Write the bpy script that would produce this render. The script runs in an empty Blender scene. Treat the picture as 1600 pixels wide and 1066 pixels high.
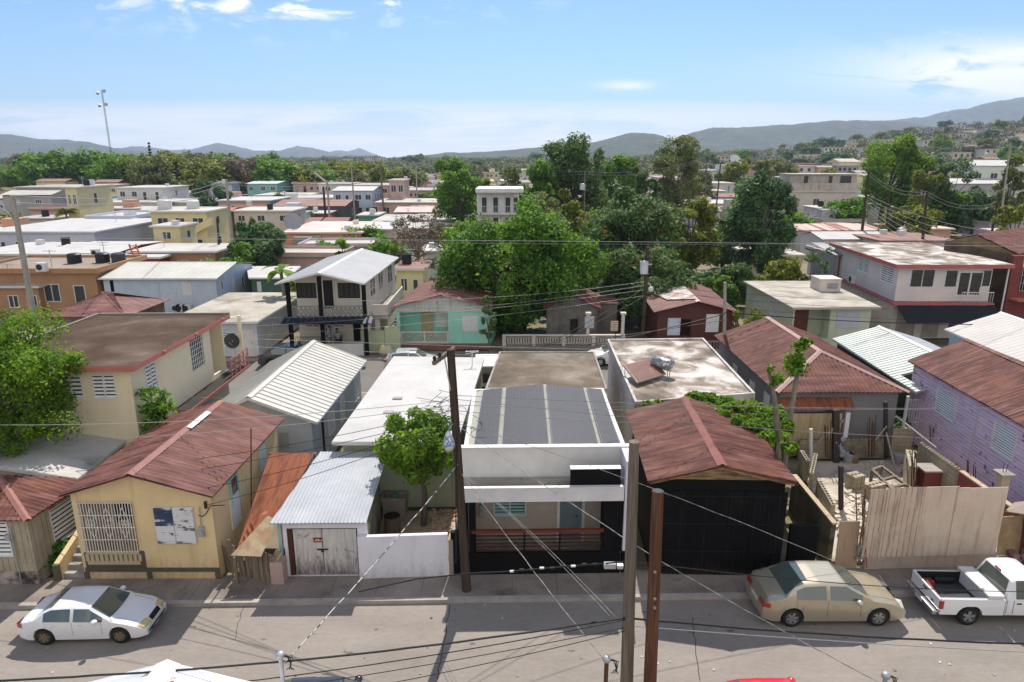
import bpy,bmesh,math,random
import numpy as np
from mathutils import Vector,Matrix
random.seed(7); np.random.seed(7)
R = math.radians
S = bpy.context.scene
COL = S.collection
# ------------------------------------------------------------------ camera
H = 14.0; TILT = R(15.1); FPX = 1067.0
cd = bpy.data.cameras.new('camera'); cd.sensor_width = 36; cd.lens = 24.0
cd.clip_start = 0.1; cd.clip_end = 30000
cam = bpy.data.objects.new('camera',cd); COL.objects.link(cam)
cam.location = (0,0,H); cam.rotation_euler = (math.pi/2 - TILT,0,0)
S.camera = cam
# ------------------------------------------------------------------ light
SUN_AZ = R(7.0)      # to the right of straight ahead
SUN_EL = R(52.0)
w = bpy.data.worlds.new('World'); S.world = w; w.use_nodes = True
nt = w.node_tree; nt.nodes.clear()
def wn(t,**k):
 n = nt.nodes.new(t)
 for a,b in k.items(): setattr(n,a,b)
 return n
def wmath(op,a,b=None,c=None,clamp=False):
 n = wn('ShaderNodeMath',operation=op); n.use_clamp = clamp
 for i,x in enumerate((a,b,c)):
  if x is None: continue
  if isinstance(x,(int,float)): n.inputs[i].default_value = x
  else: nt.links.new(x,n.inputs[i])
 return n.outputs[0]
out = wn('ShaderNodeOutputWorld'); bg = wn('ShaderNodeBackground')
sky = wn('ShaderNodeTexSky',sky_type='NISHITA'); sky.sun_disc = False
sky.sun_elevation = SUN_EL; sky.sun_rotation = SUN_AZ
sky.air_density = 1.0; sky.dust_density = 0.4; sky.ozone_density = 1.6; sky.altitude = 100
bg.inputs['Strength'].default_value = 0.10
tc = wn('ShaderNodeTexCoord'); sx = wn('ShaderNodeSeparateXYZ')
nt.links.new(tc.outputs['Generated'],sx.inputs[0])
yy = wmath('MAXIMUM',sx.outputs[1],0.02)
U = wmath('DIVIDE',sx.outputs[0],yy); V = wmath('DIVIDE',sx.outputs[2],yy)
def cnoise(su,sv,sc,det,dist,seed,lo,hi):
 c = wn('ShaderNodeCombineXYZ')
 nt.links.new(wmath('MULTIPLY',U,su),c.inputs[0]); nt.links.new(wmath('MULTIPLY',V,sv),c.inputs[1]); c.inputs[2].default_value = seed
 n = wn('ShaderNodeTexNoise'); n.inputs['Scale'].default_value = sc; n.inputs['Detail'].default_value = det
 n.inputs['Roughness'].default_value = 0.6; n.inputs['Distortion'].default_value = dist
 nt.links.new(c.outputs[0],n.inputs['Vector'])
 m = wn('ShaderNodeMapRange'); m.interpolation_type = 'SMOOTHSTEP'; m.inputs['From Min'].default_value = lo; m.inputs['From Max'].default_value = hi
 nt.links.new(n.outputs['Fac'],m.inputs['Value']); return m.outputs[0]
def region(u0,v0,ru,rv):
 a = wmath('DIVIDE',wmath('SUBTRACT',U,u0),ru); b = wmath('DIVIDE',wmath('SUBTRACT',V,v0),rv)
 d = wmath('ADD',wmath('MULTIPLY',a,a),wmath('MULTIPLY',b,b))
 return wmath('EXPONENT',wmath('MULTIPLY',d,-1.0))
puff = wmath('MULTIPLY',cnoise(1.0,3.0,13,6,.4,3.1,.47,.64),wmath('MULTIPLY',region(-.30,.222,.22,.040),2.0,clamp=True))
puff2 = wmath('MULTIPLY',cnoise(1.0,3.0,16,6,.4,8.3,.54,.66),wmath('MULTIPLY',region(-.72,.23,.07,.02),1.2,clamp=True))
wisp = wmath('MULTIPLY',cnoise(1.0,4.5,7,9,.7,5.5,.33,.50),wmath('MULTIPLY',region(.80,.112,.26,.034),2.0,clamp=True))
wisp2 = wmath('MULTIPLY',cnoise(1.0,4.0,9,5,.3,2.5,.50,.66),wmath('MULTIPLY',region(.68,.15,.16,.018),1.1,clamp=True))
wisp3 = wmath('MULTIPLY',region(.158,.095,.035,.006),0.75)
band = wmath('MULTIPLY',cnoise(1.0,9,4,7,.8,1.5,.25,.58),
    wmath('MULTIPLY',wmath('SUBTRACT',.078,V),40,clamp=True))
band = wmath('MULTIPLY',band,wmath('SUBTRACT',1.0,wmath('MULTIPLY',region(.75,.05,.36,.04),.6)))
low = wmath('MULTIPLY',wmath('SUBTRACT',.066,V),18,clamp=True)
low = wmath('MULTIPLY',low,.85)
cl = puff
for q in (puff2,wisp,wisp2,wisp3,wmath('MULTIPLY',band,1.0),low): cl = wmath('MAXIMUM',cl,q)
cl = wmath('MULTIPLY',cl,1.0)
mx = wn('ShaderNodeMix',data_type='RGBA'); nt.links.new(cl,mx.inputs['Factor'])
tint = wn('ShaderNodeMix',data_type='RGBA',blend_type='MULTIPLY'); tint.inputs['Factor'].default_value = 1
nt.links.new(sky.outputs[0],tint.inputs['A']); tint.inputs['B'].default_value = (.54,.77,1.0,1)
nt.links.new(tint.outputs['Result'],mx.inputs['A']); mx.inputs['B'].default_value = (9.6,9.6,9.6,1)
# unseen cloud bank added behind the viewer, opposite the sun, to fill shaded walls
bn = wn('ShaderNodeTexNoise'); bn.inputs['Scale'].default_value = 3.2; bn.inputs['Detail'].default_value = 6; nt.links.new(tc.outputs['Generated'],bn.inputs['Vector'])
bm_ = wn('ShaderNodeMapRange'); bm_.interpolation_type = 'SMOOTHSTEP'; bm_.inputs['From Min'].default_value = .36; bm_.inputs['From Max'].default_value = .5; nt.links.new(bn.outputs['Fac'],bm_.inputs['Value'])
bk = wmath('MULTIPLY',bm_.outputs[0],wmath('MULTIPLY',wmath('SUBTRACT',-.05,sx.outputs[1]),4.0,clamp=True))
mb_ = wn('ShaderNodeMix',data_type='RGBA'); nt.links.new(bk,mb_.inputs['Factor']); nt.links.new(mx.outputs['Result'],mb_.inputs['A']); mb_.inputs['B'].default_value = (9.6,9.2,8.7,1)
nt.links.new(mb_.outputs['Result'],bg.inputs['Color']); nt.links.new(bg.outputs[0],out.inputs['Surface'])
sl = bpy.data.lights.new('sun','SUN'); sl.energy = 5.0; sl.angle = R(0.53); sl.color = (1.0,.93,.83)
sun = bpy.data.objects.new('sun',sl); COL.objects.link(sun)
sdir = Vector((math.sin(SUN_AZ)*math.cos(SUN_EL),math.cos(SUN_AZ)*math.cos(SUN_EL),math.sin(SUN_EL)))
sun.rotation_euler = sdir.to_track_quat('Z','Y').to_euler()
S.view_settings.view_transform = 'Standard'; S.view_settings.look = 'None'
S.view_settings.exposure = 0.43; S.view_settings.gamma = 1
# ------------------------------------------------------------------ maths helpers
cT,sT = math.cos(TILT),math.sin(TILT)
def ray(px,py):
 a = px - 800; b = 533 - py
 return Vector((a,b*sT + FPX*cT,b*cT - FPX*sT))
def P(px,py,z=0.0):
 "surveyed point: where the sight line through a photo pixel meets height z"
 d = ray(px,py); t = (z - H)/d.z
 return Vector((d.x*t,d.y*t,z))
def PY(px,py,Y):
 d = ray(px,py); t = Y/d.y
 return Vector((d.x*t,Y,H + d.z*t))
def XY(px,py,Y): p = PY(px,py,Y); return p
def v3(p,z): return Vector((p[0],p[1],z))
# ------------------------------------------------------------------ mesh builder
class MB:
 def __init__(s): s.v = []; s.f = []; s.m = []; s.g = []
 def add(s,vs,fs,mi=0):
  vs = list(vs); s.g.append((vs,fs)); o = len(s.v); s.v += [tuple(p) for p in vs]
  for f in fs: s.f.append([i+o for i in f]); s.m.append(mi)
  return s
 def quad(s,a,b,c,d,mi=0): return s.add([a,b,c,d],[[0,1,2,3]],mi)
 def hexa(s,q0,q1,mi=0):
  "closed prism between two loops of same length"
  n = len(q0); fs = [list(range(n))[::-1],[n+i for i in range(n)]]
  for i in range(n): j = (i+1) % n; fs.append([i,j,n+j,n+i])
  return s.add(list(q0)+list(q1),fs,mi)
 def prism(s,poly,z0,z1,mi=0):
  return s.hexa([(p[0],p[1],z0) for p in poly],[(p[0],p[1],z1) for p in poly],mi)
 def box(s,x0,x1,y0,y1,z0,z1,mi=0): return s.prism([(x0,y0),(x1,y0),(x1,y1),(x0,y1)],z0,z1,mi)
 def beam(s,a,b,w,h=None,up=(0,0,1),mi=0):
  h = w if h is None else h
  a = Vector(a); b = Vector(b); d = (b-a).normalized(); u = Vector(up)
  if abs(d.dot(u)) > .98: u = Vector((0,1,0))
  r = d.cross(u).normalized(); u = r.cross(d)
  r *= w/2; u *= h/2
  return s.hexa([a-r-u,a+r-u,a+r+u,a-r+u],[b-r-u,b+r-u,b+r+u,b-r+u],mi)
 def tube(s,pts,rad,n=8,mi=0,caps=True):
  pts = [Vector(p) for p in pts]; k = len(pts)
  rad = rad if isinstance(rad,(list,tuple)) else [rad]*k
  vs = []; fs = []
  for i,p in enumerate(pts):
   d = (pts[min(i+1,k-1)] - pts[max(i-1,0)]).normalized()
   u = Vector((0,0,1)) if abs(d.z) < .9 else Vector((0,1,0))
   r = d.cross(u).normalized(); u = r.cross(d)
   for j in range(n):
    t = 2*math.pi*j/n; vs.append(p + (r*math.cos(t)+u*math.sin(t))*rad[i])
  for i in range(k-1):
   for j in range(n):
    a = i*n+j; b = i*n+(j+1) % n; fs.append([a,b,b+n,a+n])
  if caps: fs += [[j for j in range(n)][::-1],[(k-1)*n+j for j in range(n)]]
  return s.add(vs,fs,mi)
 def cyl(s,c,r,z0,z1,n=16,mi=0,r2=None):
  return s.tube([(c[0],c[1],z0),(c[0],c[1],z1)],[r,r if r2 is None else r2],n,mi)
 def ball(s,c,rx,ry,rz,n=12,m=8,mi=0):
  vs = []; fs = []
  for i in range(m+1):
   t = math.pi*i/m
   for j in range(n):
    q = 2*math.pi*j/n
    vs.append((c[0]+rx*math.sin(t)*math.cos(q),c[1]+ry*math.sin(t)*math.sin(q),c[2]+rz*math.cos(t)))
  for i in range(m):
   for j in range(n):
    a = i*n+j; b = i*n+(j+1) % n; fs.append([a,a+n,b+n,b])
  return s.add(vs,fs,mi)
 def build(s,name,mat,parent=None,smooth=False,loc=None,bevel=0):
  me = bpy.data.meshes.new(name)
  org = Vector((0,0,0))
  if loc is not None: org = Vector(loc)
  if parent is not None: org = Vector(parent['_o'])
  me.from_pydata([(v[0]-org[0],v[1]-org[1],v[2]-org[2]) for v in s.v],[],s.f)
  mats = mat if isinstance(mat,(list,tuple)) else [mat]
  for m_ in mats: me.materials.append(m_)
  if len(mats) > 1: me.polygons.foreach_set('material_index',s.m)
  if smooth: me.polygons.foreach_set('use_smooth',[True]*len(me.polygons))
  bm = bmesh.new(); bm.from_mesh(me); bmesh.ops.recalc_face_normals(bm,faces=bm.faces); bm.to_mesh(me); bm.free()
  me.update()
  o = bpy.data.objects.new(name,me); COL.objects.link(o)
  if parent is not None: o.parent = parent; o['_o'] = tuple(parent['_o'])
  else: o.location = org; o['_o'] = tuple(org)
  if bevel:
   b = o.modifiers.new('bevel','BEVEL'); b.width = bevel; b.segments = 2; b.limit_method = 'ANGLE'; b.angle_limit = R(40)
  return o
def each(mb,name,mat,parent,smooth=False):
 "every shape collected in mb becomes a part of its own"
 return [MB().add(v,f).build(name,mat,parent,smooth) for v,f in mb.g]
def tag(o,label=None,cat=None,group=None,kind=None):
 if label: o['label'] = label
 if cat: o['category'] = cat
 if group: o['group'] = group
 if kind: o['kind'] = kind
 return o
def thing(name,label,cat,loc=(0,0,0),group=None):
 o = bpy.data.objects.new(name,None); COL.objects.link(o)
 o.empty_display_size = .3; o.location = loc; o['_o'] = tuple(loc)
 return tag(o,label,cat,group)
def dup(root,loc=None,rz=None,sc=None,label=None):
 c = root.copy(); COL.objects.link(c)
 if loc is not None: c.location = loc
 if rz is not None: c.rotation_euler = (0,0,rz)
 if sc is not None: c.scale = sc if isinstance(sc,(tuple,list)) else (sc,)*3
 if label: c['label'] = label
 for ch in list(root.children):
  d = ch.copy(); COL.objects.link(d); d.parent = c
  for g in list(ch.children):
   e = g.copy(); COL.objects.link(e); e.parent = d
 return c
# ------------------------------------------------------------------ materials
MATS = {}
def c4(c): return (c[0],c[1],c[2],1)
def srgb(r,g,b):
 f = lambda x: (x/255/12.92) if x <= 10 else ((x/255+.055)/1.055)**2.4
 return (f(r),f(g),f(b))
def mat(name,ramp,scale=(1,1,1),nscale=1.5,detail=5,rough=.8,metal=0,bump=0,bscale=30,
  streak=None,lines=None,fine=.12,coat=0,spec=.22,alpha=None,transl=0,grime=None,dist=0,rvar=0,foot=None):
 """procedural surface. ramp: one colour or [(pos, colour)...] driven by noise; streak=(colour, amount): runs down walls;
    lines=[(axis, pitch, width, colour)] joints and grooves; grime=(colour, lo, hi, nscale) patches"""
 if name in MATS: return MATS[name]
 m = bpy.data.materials.new(name); m.use_nodes = True; MATS[name] = m
 t = m.node_tree; N = t.nodes; L = t.links
 b = N['Principled BSDF']
 def node(ty,**k):
  n = N.new(ty)
  for a_,b_ in k.items(): setattr(n,a_,b_)
  return n
 def math_(op,a,b2=None,clamp=False):
  n = node('ShaderNodeMath',operation=op); n.use_clamp = clamp
  for i,x in enumerate((a,b2)):
   if x is None: continue
   if isinstance(x,(int,float)): n.inputs[i].default_value = x
   else: L.new(x,n.inputs[i])
  return n.outputs[0]
 geo = node('ShaderNodeNewGeometry'); mp = node('ShaderNodeMapping'); mp.inputs['Scale'].default_value = scale
 L.new(geo.outputs['Position'],mp.inputs['Vector'])
 def noise(sc,det=5,vec=None,ro=.6,di=0):
  n = node('ShaderNodeTexNoise'); n.inputs['Scale'].default_value = sc; n.inputs['Detail'].default_value = det
  n.inputs['Roughness'].default_value = ro; n.inputs['Distortion'].default_value = di
  L.new(vec if vec is not None else mp.outputs[0],n.inputs['Vector']); return n.outputs['Fac']
 def mixc(f,a,c,bt='MIX'):
  n = node('ShaderNodeMix',data_type='RGBA',blend_type=bt)
  for s_,x in (('Factor',f),('A',a),('B',c)):
   if isinstance(x,(int,float)): n.inputs[s_].default_value = x
   elif isinstance(x,tuple): n.inputs[s_].default_value = c4(x)
   else: L.new(x,n.inputs[s_])
  return n.outputs['Result']
 if not isinstance(ramp,list): ramp = [(.3,tuple(x*.9 for x in ramp)),(.7,tuple(min(1,x*1.08) for x in ramp))]
 cr = node('ShaderNodeValToRGB'); e = cr.color_ramp.elements
 while len(e) < len(ramp): e.new(.5)
 for i,(p_,c_) in enumerate(ramp): e[i].position = p_; e[i].color = c4(c_)
 L.new(noise(nscale,detail,di=dist),cr.inputs[0]); colr = cr.outputs[0]
 if fine:
  f = noise(nscale*14,3,ro=.7); g = math_('ADD',math_('MULTIPLY',f,fine*2),1-fine)
  colr = mixc(1.0,colr,mixc(g,(0.,0.,0.),(1.,1.,1.)) if False else g,'MULTIPLY')
 if grime:
  gc,lo,hi,gs = grime
  mr = node('ShaderNodeMapRange'); mr.interpolation_type = 'SMOOTHSTEP'; mr.inputs['From Min'].default_value = lo; mr.inputs['From Max'].default_value = hi
  L.new(noise(gs,8,geo.outputs['Position'],.65,.3),mr.inputs['Value']); colr = mixc(mr.outputs[0],colr,gc)
 if streak:
  mp2 = node('ShaderNodeMapping'); mp2.inputs['Scale'].default_value = (5,5,.5); L.new(geo.outputs['Position'],mp2.inputs['Vector'])
  mr = node('ShaderNodeMapRange'); mr.interpolation_type = 'SMOOTHSTEP'; mr.inputs['From Min'].default_value = .5; mr.inputs['From Max'].default_value = .78
  L.new(noise(1.0,6,mp2.outputs[0],.6),mr.inputs['Value'])
  colr = mixc(math_('MULTIPLY',mr.outputs[0],streak[1]),colr,streak[0])
 if foot:      # splash dirt that has dried on the lowest part of a wall: (colour, top height, strength)
  sz = node('ShaderNodeSeparateXYZ'); L.new(geo.outputs['Position'],sz.inputs[0])
  mp3 = node('ShaderNodeMapping'); mp3.inputs['Scale'].default_value = (4,4,1.2); L.new(geo.outputs['Position'],mp3.inputs['Vector'])
  k = math_('ADD',math_('DIVIDE',math_('SUBTRACT',foot[1],sz.outputs[2]),foot[1]),math_('MULTIPLY',math_('SUBTRACT',noise(1.6,7,mp3.outputs[0],.7),.55),3.0))
  colr = mixc(math_('MULTIPLY',math_('MINIMUM',math_('MAXIMUM',k,0.0),1.0),foot[2]),colr,foot[0])
 gro = None
 if lines:
  sp = node('ShaderNodeSeparateXYZ'); L.new(geo.outputs['Position'],sp.inputs[0])
  for ax,pitch,wd,lc in lines:
   src = sp.outputs['xyz'.index(ax)]
   fr = math_('FRACT',math_('ADD',math_('DIVIDE',src,pitch),500.0))
   k = math_('LESS_THAN',fr,wd/pitch)
   wob = noise(3.0,3,geo.outputs['Position'])
   k = math_('MULTIPLY',k,math_('MULTIPLY',math_('SUBTRACT',wob,.25),2.6,clamp=True),clamp=True)
   colr = mixc(k,colr,lc); gro = k if gro is None else math_('MAXIMUM',gro,k)
 L.new(colr,b.inputs['Base Color'])
 b.inputs['Roughness'].default_value = rough; b.inputs['Metallic'].default_value = metal
 b.inputs['Specular IOR Level'].default_value = spec
 if rvar: L.new(math_('ADD',math_('MULTIPLY',noise(nscale*3),rvar),rough-rvar/2),b.inputs['Roughness'])
 if coat: b.inputs['Coat Weight'].default_value = coat; b.inputs['Coat Roughness'].default_value = .05
 if bump or gro is not None:
  bp = node('ShaderNodeBump'); bp.inputs['Strength'].default_value = 1; bp.inputs['Distance'].default_value = max(bump,.004)
  h = noise(bscale,4,geo.outputs['Position'])
  if gro is not None: h = math_('SUBTRACT',h,math_('MULTIPLY',gro,1.5))
  L.new(h,bp.inputs['Height']); L.new(bp.outputs[0],b.inputs['Normal'])
 if alpha is not None: b.inputs['Alpha'].default_value = alpha
 return m
def leafmat(name,c1,c2,c3=None,sc=.8,tr=.42,rough=.6):
 m = bpy.data.materials.new(name); m.use_nodes = True; t = m.node_tree; N = t.nodes; L = t.links; N.clear()
 o = N.new('ShaderNodeOutputMaterial'); geo = N.new('ShaderNodeNewGeometry')
 n = N.new('ShaderNodeTexNoise'); n.inputs['Scale'].default_value = sc; n.inputs['Detail'].default_value = 3
 L.new(geo.outputs['Position'],n.inputs['Vector'])
 a = N.new('ShaderNodeMath'); a.operation = 'MULTIPLY_ADD'; a.inputs[1].default_value = .55; L.new(geo.outputs['Random Per Island'],a.inputs[0])
 s2 = N.new('ShaderNodeMath'); s2.operation = 'SUBTRACT'; s2.inputs[1].default_value = .28; L.new(n.outputs['Fac'],s2.inputs[0]); L.new(s2.outputs[0],a.inputs[2])
 cr = N.new('ShaderNodeValToRGB'); e = cr.color_ramp.elements; e[0].position = .15; e[0].color = c4(c1); e[1].position = .75; e[1].color = c4(c2)
 if c3: k = e.new(.96); k.color = c4(c3)
 L.new(a.outputs[0],cr.inputs[0])
 p = N.new('ShaderNodeBsdfPrincipled'); p.inputs['Roughness'].default_value = rough; p.inputs['Specular IOR Level'].default_value = .15
 L.new(cr.outputs[0],p.inputs['Base Color'])
 tl = N.new('ShaderNodeBsdfTranslucent'); hs = N.new('ShaderNodeHueSaturation'); hs.inputs['Value'].default_value = 1.9; hs.inputs['Hue'].default_value = .485; hs.inputs['Saturation'].default_value = 1.05
 L.new(cr.outputs[0],hs.inputs['Color']); L.new(hs.outputs[0],tl.inputs['Color'])
 mx = N.new('ShaderNodeMixShader'); mx.inputs[0].default_value = tr; L.new(p.outputs[0],mx.inputs[1]); L.new(tl.outputs[0],mx.inputs[2])
 L.new(mx.outputs[0],o.inputs['Surface']); return m
# ------------------------------------------------------------------ palette
K_DARK = mat('dark_interior',(.012,.011,.010),fine=0,rough=.9)
M_WHITE = mat('white_paint',(.60,.60,.59),nscale=.8,rough=.55,streak=((.35,.33,.3),.25),fine=.05)
M_WHITE_CLEAN = mat('clean_white_paint',(.62,.61,.60),nscale=1.2,rough=.5,fine=.05,streak=((.36,.34,.32),.22))
M_ALU = mat('aluminium',(.62,.63,.64),rough=.4,metal=.3,fine=.05)
M_LOUV = mat('louvre_white',(.68,.69,.69),rough=.45,nscale=3,fine=.08)
M_LOUVG = mat('louvre_grey',(.42,.44,.45),rough=.45,nscale=3,fine=.08)
M_GLASS = mat('dark_glass',(.02,.024,.028),rough=.06,spec=.8,fine=0)
M_GLASSB = mat('blue_glass',(.05,.08,.10),rough=.1,spec=.8,fine=0)
M_BLACK = mat('black_paint',(.0055,.0055,.0065),rough=.7,nscale=2,fine=.3,bump=.002,spec=.12)
M_IRON = mat('dark_iron',(.03,.028,.027),rough=.6)
M_REBAR = mat('rusty_rebar',(.10,.05,.035),rough=.8)
M_STEEL = mat('galvanised_steel',[(.3,(.34,.35,.36)),(.7,(.5,.51,.52))],nscale=3,rough=.4,metal=.5)
M_WOOD_OLD = mat('weathered_wood',[(.3,(.10,.075,.055)),(.55,(.2,.16,.12)),(.75,(.3,.25,.2))],scale=(6,6,.6),nscale=2,rough=.9)
M_POLE = mat('pole_wood_grey',[(.3,(.10,.08,.065)),(.6,(.19,.16,.13)),(.8,(.26,.22,.18))],scale=(14,14,.5),nscale=1.5,rough=.9,bump=.006,bscale=25)
M_POLE_BR = mat('pole_wood_brown',[(.3,(.06,.028,.018)),(.6,(.13,.06,.035)),(.8,(.2,.11,.07))],scale=(14,14,.5),nscale=1.5,rough=.85,bump=.006,bscale=25)
M_POLE_DK = mat('pole_wood_dark',[(.3,(.03,.022,.017)),(.7,(.085,.06,.045))],scale=(12,12,.5),nscale=1.5,rough=.9)
M_CONC_POLE = mat('pole_concrete',[(.3,(.26,.24,.21)),(.7,(.36,.34,.3))],nscale=2,rough=.9)
M_RUST_BR = mat('red_brown_roof',[(.28,(.075,.032,.028)),(.42,(.135,.06,.052)),(.55,(.19,.085,.073)),(.72,(.26,.14,.125))],scale=(.5,1.6,1),nscale=1.5,detail=10,rough=.7,grime=((.20,.075,.03),.55,.70,1.1),lines=[('y',1.0,.045,(.04,.02,.017))])
M_RUST_RED = mat('rust_orange_roof',[(.28,(.08,.026,.018)),(.42,(.17,.05,.028)),(.54,(.27,.09,.042)),(.7,(.13,.045,.028))],scale=(3,.35,1),nscale=1.2,detail=8,rough=.75,grime=((.42,.2,.09),.62,.74,1.2))
M_RUST_N = mat('rusty_brown_roof',[(.30,(.05,.020,.017)),(.43,(.105,.038,.031)),(.54,(.15,.058,.046)),(.70,(.23,.12,.10))],scale=(.4,1.6,1),nscale=1.7,detail=10,rough=.72,grime=((.18,.07,.04),.54,.68,.8),lines=[('y',1.05,.05,(.045,.02,.015))])
M_ZINC = mat('galvanised_roof',[(.3,(.32,.34,.37)),(.6,(.38,.40,.43)),(.8,(.43,.45,.47))],nscale=1.0,rough=.6,metal=.0,grime=((.30,.17,.09),.66,.73,1.1))
M_ZINC_F = mat('blue_grey_sheet_roof',[(.3,(.25,.255,.27)),(.7,(.32,.325,.335))],nscale=.6,rough=.55,metal=.0,lines=[('y',2.4,.02,(.3,.3,.32))])
M_CREAM_RIB = mat('cream_rib_roof',[(.3,(.40,.39,.35)),(.7,(.49,.48,.44))],nscale=.8,rough=.5,grime=((.35,.33,.28),.62,.8,1.5))
M_ROOF_WHITE = mat('white_sealed_roof',[(.3,(.39,.38,.37)),(.55,(.45,.44,.43)),(.8,(.49,.48,.47))],nscale=.5,rough=.7,grime=((.5,.46,.42),.64,.85,1.3),bump=.004,bscale=6)
M_ROOF_STAIN = mat('stained_concrete_roof',[(.38,(.55,.52,.49)),(.455,(.44,.405,.37)),(.52,(.24,.195,.155)),(.64,(.10,.078,.06))],nscale=.5,detail=10,dist=.6,rough=.85,bump=.01,bscale=4)
M_ROOF_STAIN2 = mat('whitewashed_stained_roof',[(.3,(.54,.52,.50)),(.55,(.42,.4,.375)),(.72,(.2,.18,.16))],nscale=.6,detail=9,rough=.85,bump=.01,bscale=4)
M_ROOF_BROWN = mat('brown_felt_roof',[(.3,(.055,.037,.027)),(.5,(.085,.060,.045)),(.64,(.13,.098,.078)),(.76,(.24,.2,.17))],nscale=.35,detail=9,dist=.4,spec=.04,rough=1,bump=.006,bscale=5)
M_ROOF_TAN = mat('tan_concrete_roof',[(.3,(.085,.068,.052)),(.5,(.15,.122,.094)),(.72,(.27,.235,.195))],spec=.05,nscale=.45,detail=9,dist=.5,rough=.9,bump=.006,bscale=5)
M_ROOF_OFF = mat('offwhite_old_roof',[(.3,(.46,.43,.38)),(.52,(.34,.31,.26)),(.72,(.17,.14,.11))],nscale=.5,detail=9,dist=.5,rough=.85)
M_ROOF_PINKISH = mat('pink_tinted_roof',[(.3,(.62,.52,.48)),(.6,(.5,.4,.36)),(.85,(.35,.26,.22))],nscale=.3,detail=8,rough=.85)
M_CONC = mat('bare_concrete',[(.3,(.22,.2,.18)),(.6,(.34,.31,.28)),(.8,(.42,.39,.35))],nscale=1.0,detail=8,rough=.9,streak=((.08,.07,.06),.4),bump=.004)
M_MOSS = mat('mossy_wall',[(.3,(.10,.11,.06)),(.55,(.22,.21,.16)),(.75,(.36,.34,.29))],nscale=1.2,detail=8,rough=.95)
M_BLOCK = mat('concrete_block',[(.3,(.26,.22,.16)),(.6,(.38,.33,.24)),(.8,(.48,.42,.31))],nscale=1.5,detail=7,rough=.95,lines=[('z',.2,.018,(.12,.10,.08)),('x',.4,.018,(.15,.13,.1)),('y',.4,.018,(.15,.13,.1))],bump=.006)
M_YEL = mat('ochre_wall',(.66,.51,.29),nscale=.7,rough=.8,streak=((.28,.18,.1),.35),fine=.06,foot=((.3,.22,.14),1.1,.55))
M_YELBASE = mat('pale_ochre_base',(.46,.38,.25),nscale=.9,rough=.85,fine=.08)
M_OLIVE = mat('olive_trim',(.095,.088,.06),nscale=2,rough=.8)
M_CREAM = mat('cream_wall',(.68,.60,.43),nscale=.5,rough=.8,streak=((.4,.33,.22),.25),fine=.05)
M_PINK = mat('pink_trim',(.42,.16,.135),nscale=1.4,rough=.7,fine=.1)
M_SHACK = mat('shack_sheet_wall',[(.3,(.26,.22,.15)),(.6,(.38,.33,.25)),(.8,(.46,.42,.34))],nscale=1.3,rough=.8,streak=((.14,.1,.06),.5),lines=[('x',.2,.03,(.2,.16,.1)),('y',.2,.03,(.2,.16,.1))])
M_GREYB = mat('blue_grey_wall',(.40,.44,.49),nscale=.8,rough=.8,streak=((.18,.19,.2),.5),fine=.08,foot=((.16,.15,.14),1.2,.5))
M_GREYWALL = mat('grey_wall',(.19,.185,.19),nscale=.7,rough=.8,fine=.08)
M_GREEN_DK = mat('dark_green_wall',(.035,.055,.032),nscale=1.5,rough=.8)
M_GREEN_PALE = mat('pale_green_wall',(.40,.44,.30),nscale=1,rough=.85,streak=((.18,.18,.12),.4))
M_LAV = mat('lavender_white_wall',(.66,.65,.72),nscale=.6,rough=.7,fine=.05,streak=((.42,.4,.44),.35),foot=((.34,.31,.3),.8,.5))
M_BEIGE = mat('beige_plaster',(.40,.345,.29),nscale=1.4,rough=.85,fine=.1)
M_PURPLE = mat('purple_planks',[(.25,(.44,.32,.46)),(.5,(.63,.50,.64)),(.75,(.70,.58,.70))],scale=(.6,.6,5),nscale=1.5,detail=8,rough=.85,grime=((.10,.06,.12),.60,.68,2.6),lines=[('z',.16,.02,(.10,.06,.13))])
M_TURQ = mat('turquoise_wall',(.30,.60,.50),nscale=.8,rough=.75,streak=((.3,.38,.32),.5),fine=.06)
M_PEELW = mat('peeling_grey_white',[(.3,(.42,.4,.38)),(.6,(.5,.48,.46)),(.8,(.3,.27,.25))],nscale=1.5,detail=8,rough=.85,streak=((.1,.08,.07),.5))
M_BROWNWALL = mat('red_brown_wall',(.10,.035,.028),nscale=1.2,rough=.85,streak=((.04,.02,.02),.5))
M_PALEGREEN = mat('mint_cream_wall',(.50,.54,.42),nscale=.8,rough=.8,streak=((.3,.3,.2),.35))
M_OFFWHITE = mat('offwhite_wall',(.55,.50,.45),nscale=.6,rough=.8,streak=((.35,.28,.24),.3))
M_DOORW = mat('weathered_white_door',[(.3,(.44,.42,.41)),(.6,(.56,.55,.54)),(.8,(.38,.33,.30))],scale=(3,1,.6),nscale=2.0,detail=9,rough=.85,grime=((.14,.07,.05),.60,.72,2.2),foot=((.07,.035,.028),1.15,.95),streak=((.2,.15,.13),.6))
M_FENCE = mat('beige_fence_sheet',[(.3,(.52,.41,.32)),(.6,(.60,.49,.39)),(.8,(.46,.35,.27))],nscale=1.0,detail=7,rough=.8,streak=((.2,.14,.1),.45),foot=((.3,.2,.14),.9,.4))
M_FENCE_C = mat('beige_corrugated_sheet',[(.3,(.52,.41,.32)),(.6,(.60,.49,.39)),(.8,(.40,.3,.23))],nscale=1.4,detail=8,rough=.8,streak=((.12,.09,.07),.8),lines=[('x',.19,.05,(.26,.19,.15))])  # dark lines paint the shade in the corrugation grooves
M_PANEL = mat('solar_panel',(.05,.05,.056),nscale=2,rough=.5,spec=.2,fine=.15,lines=[('x',.16,.012,(.10,.11,.14)),('y',.16,.012,(.10,.11,.14))])
M_MAROON = mat('maroon_wall',(.20,.055,.05),nscale=1.3,rough=.85,streak=((.08,.03,.03),.4))
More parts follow.
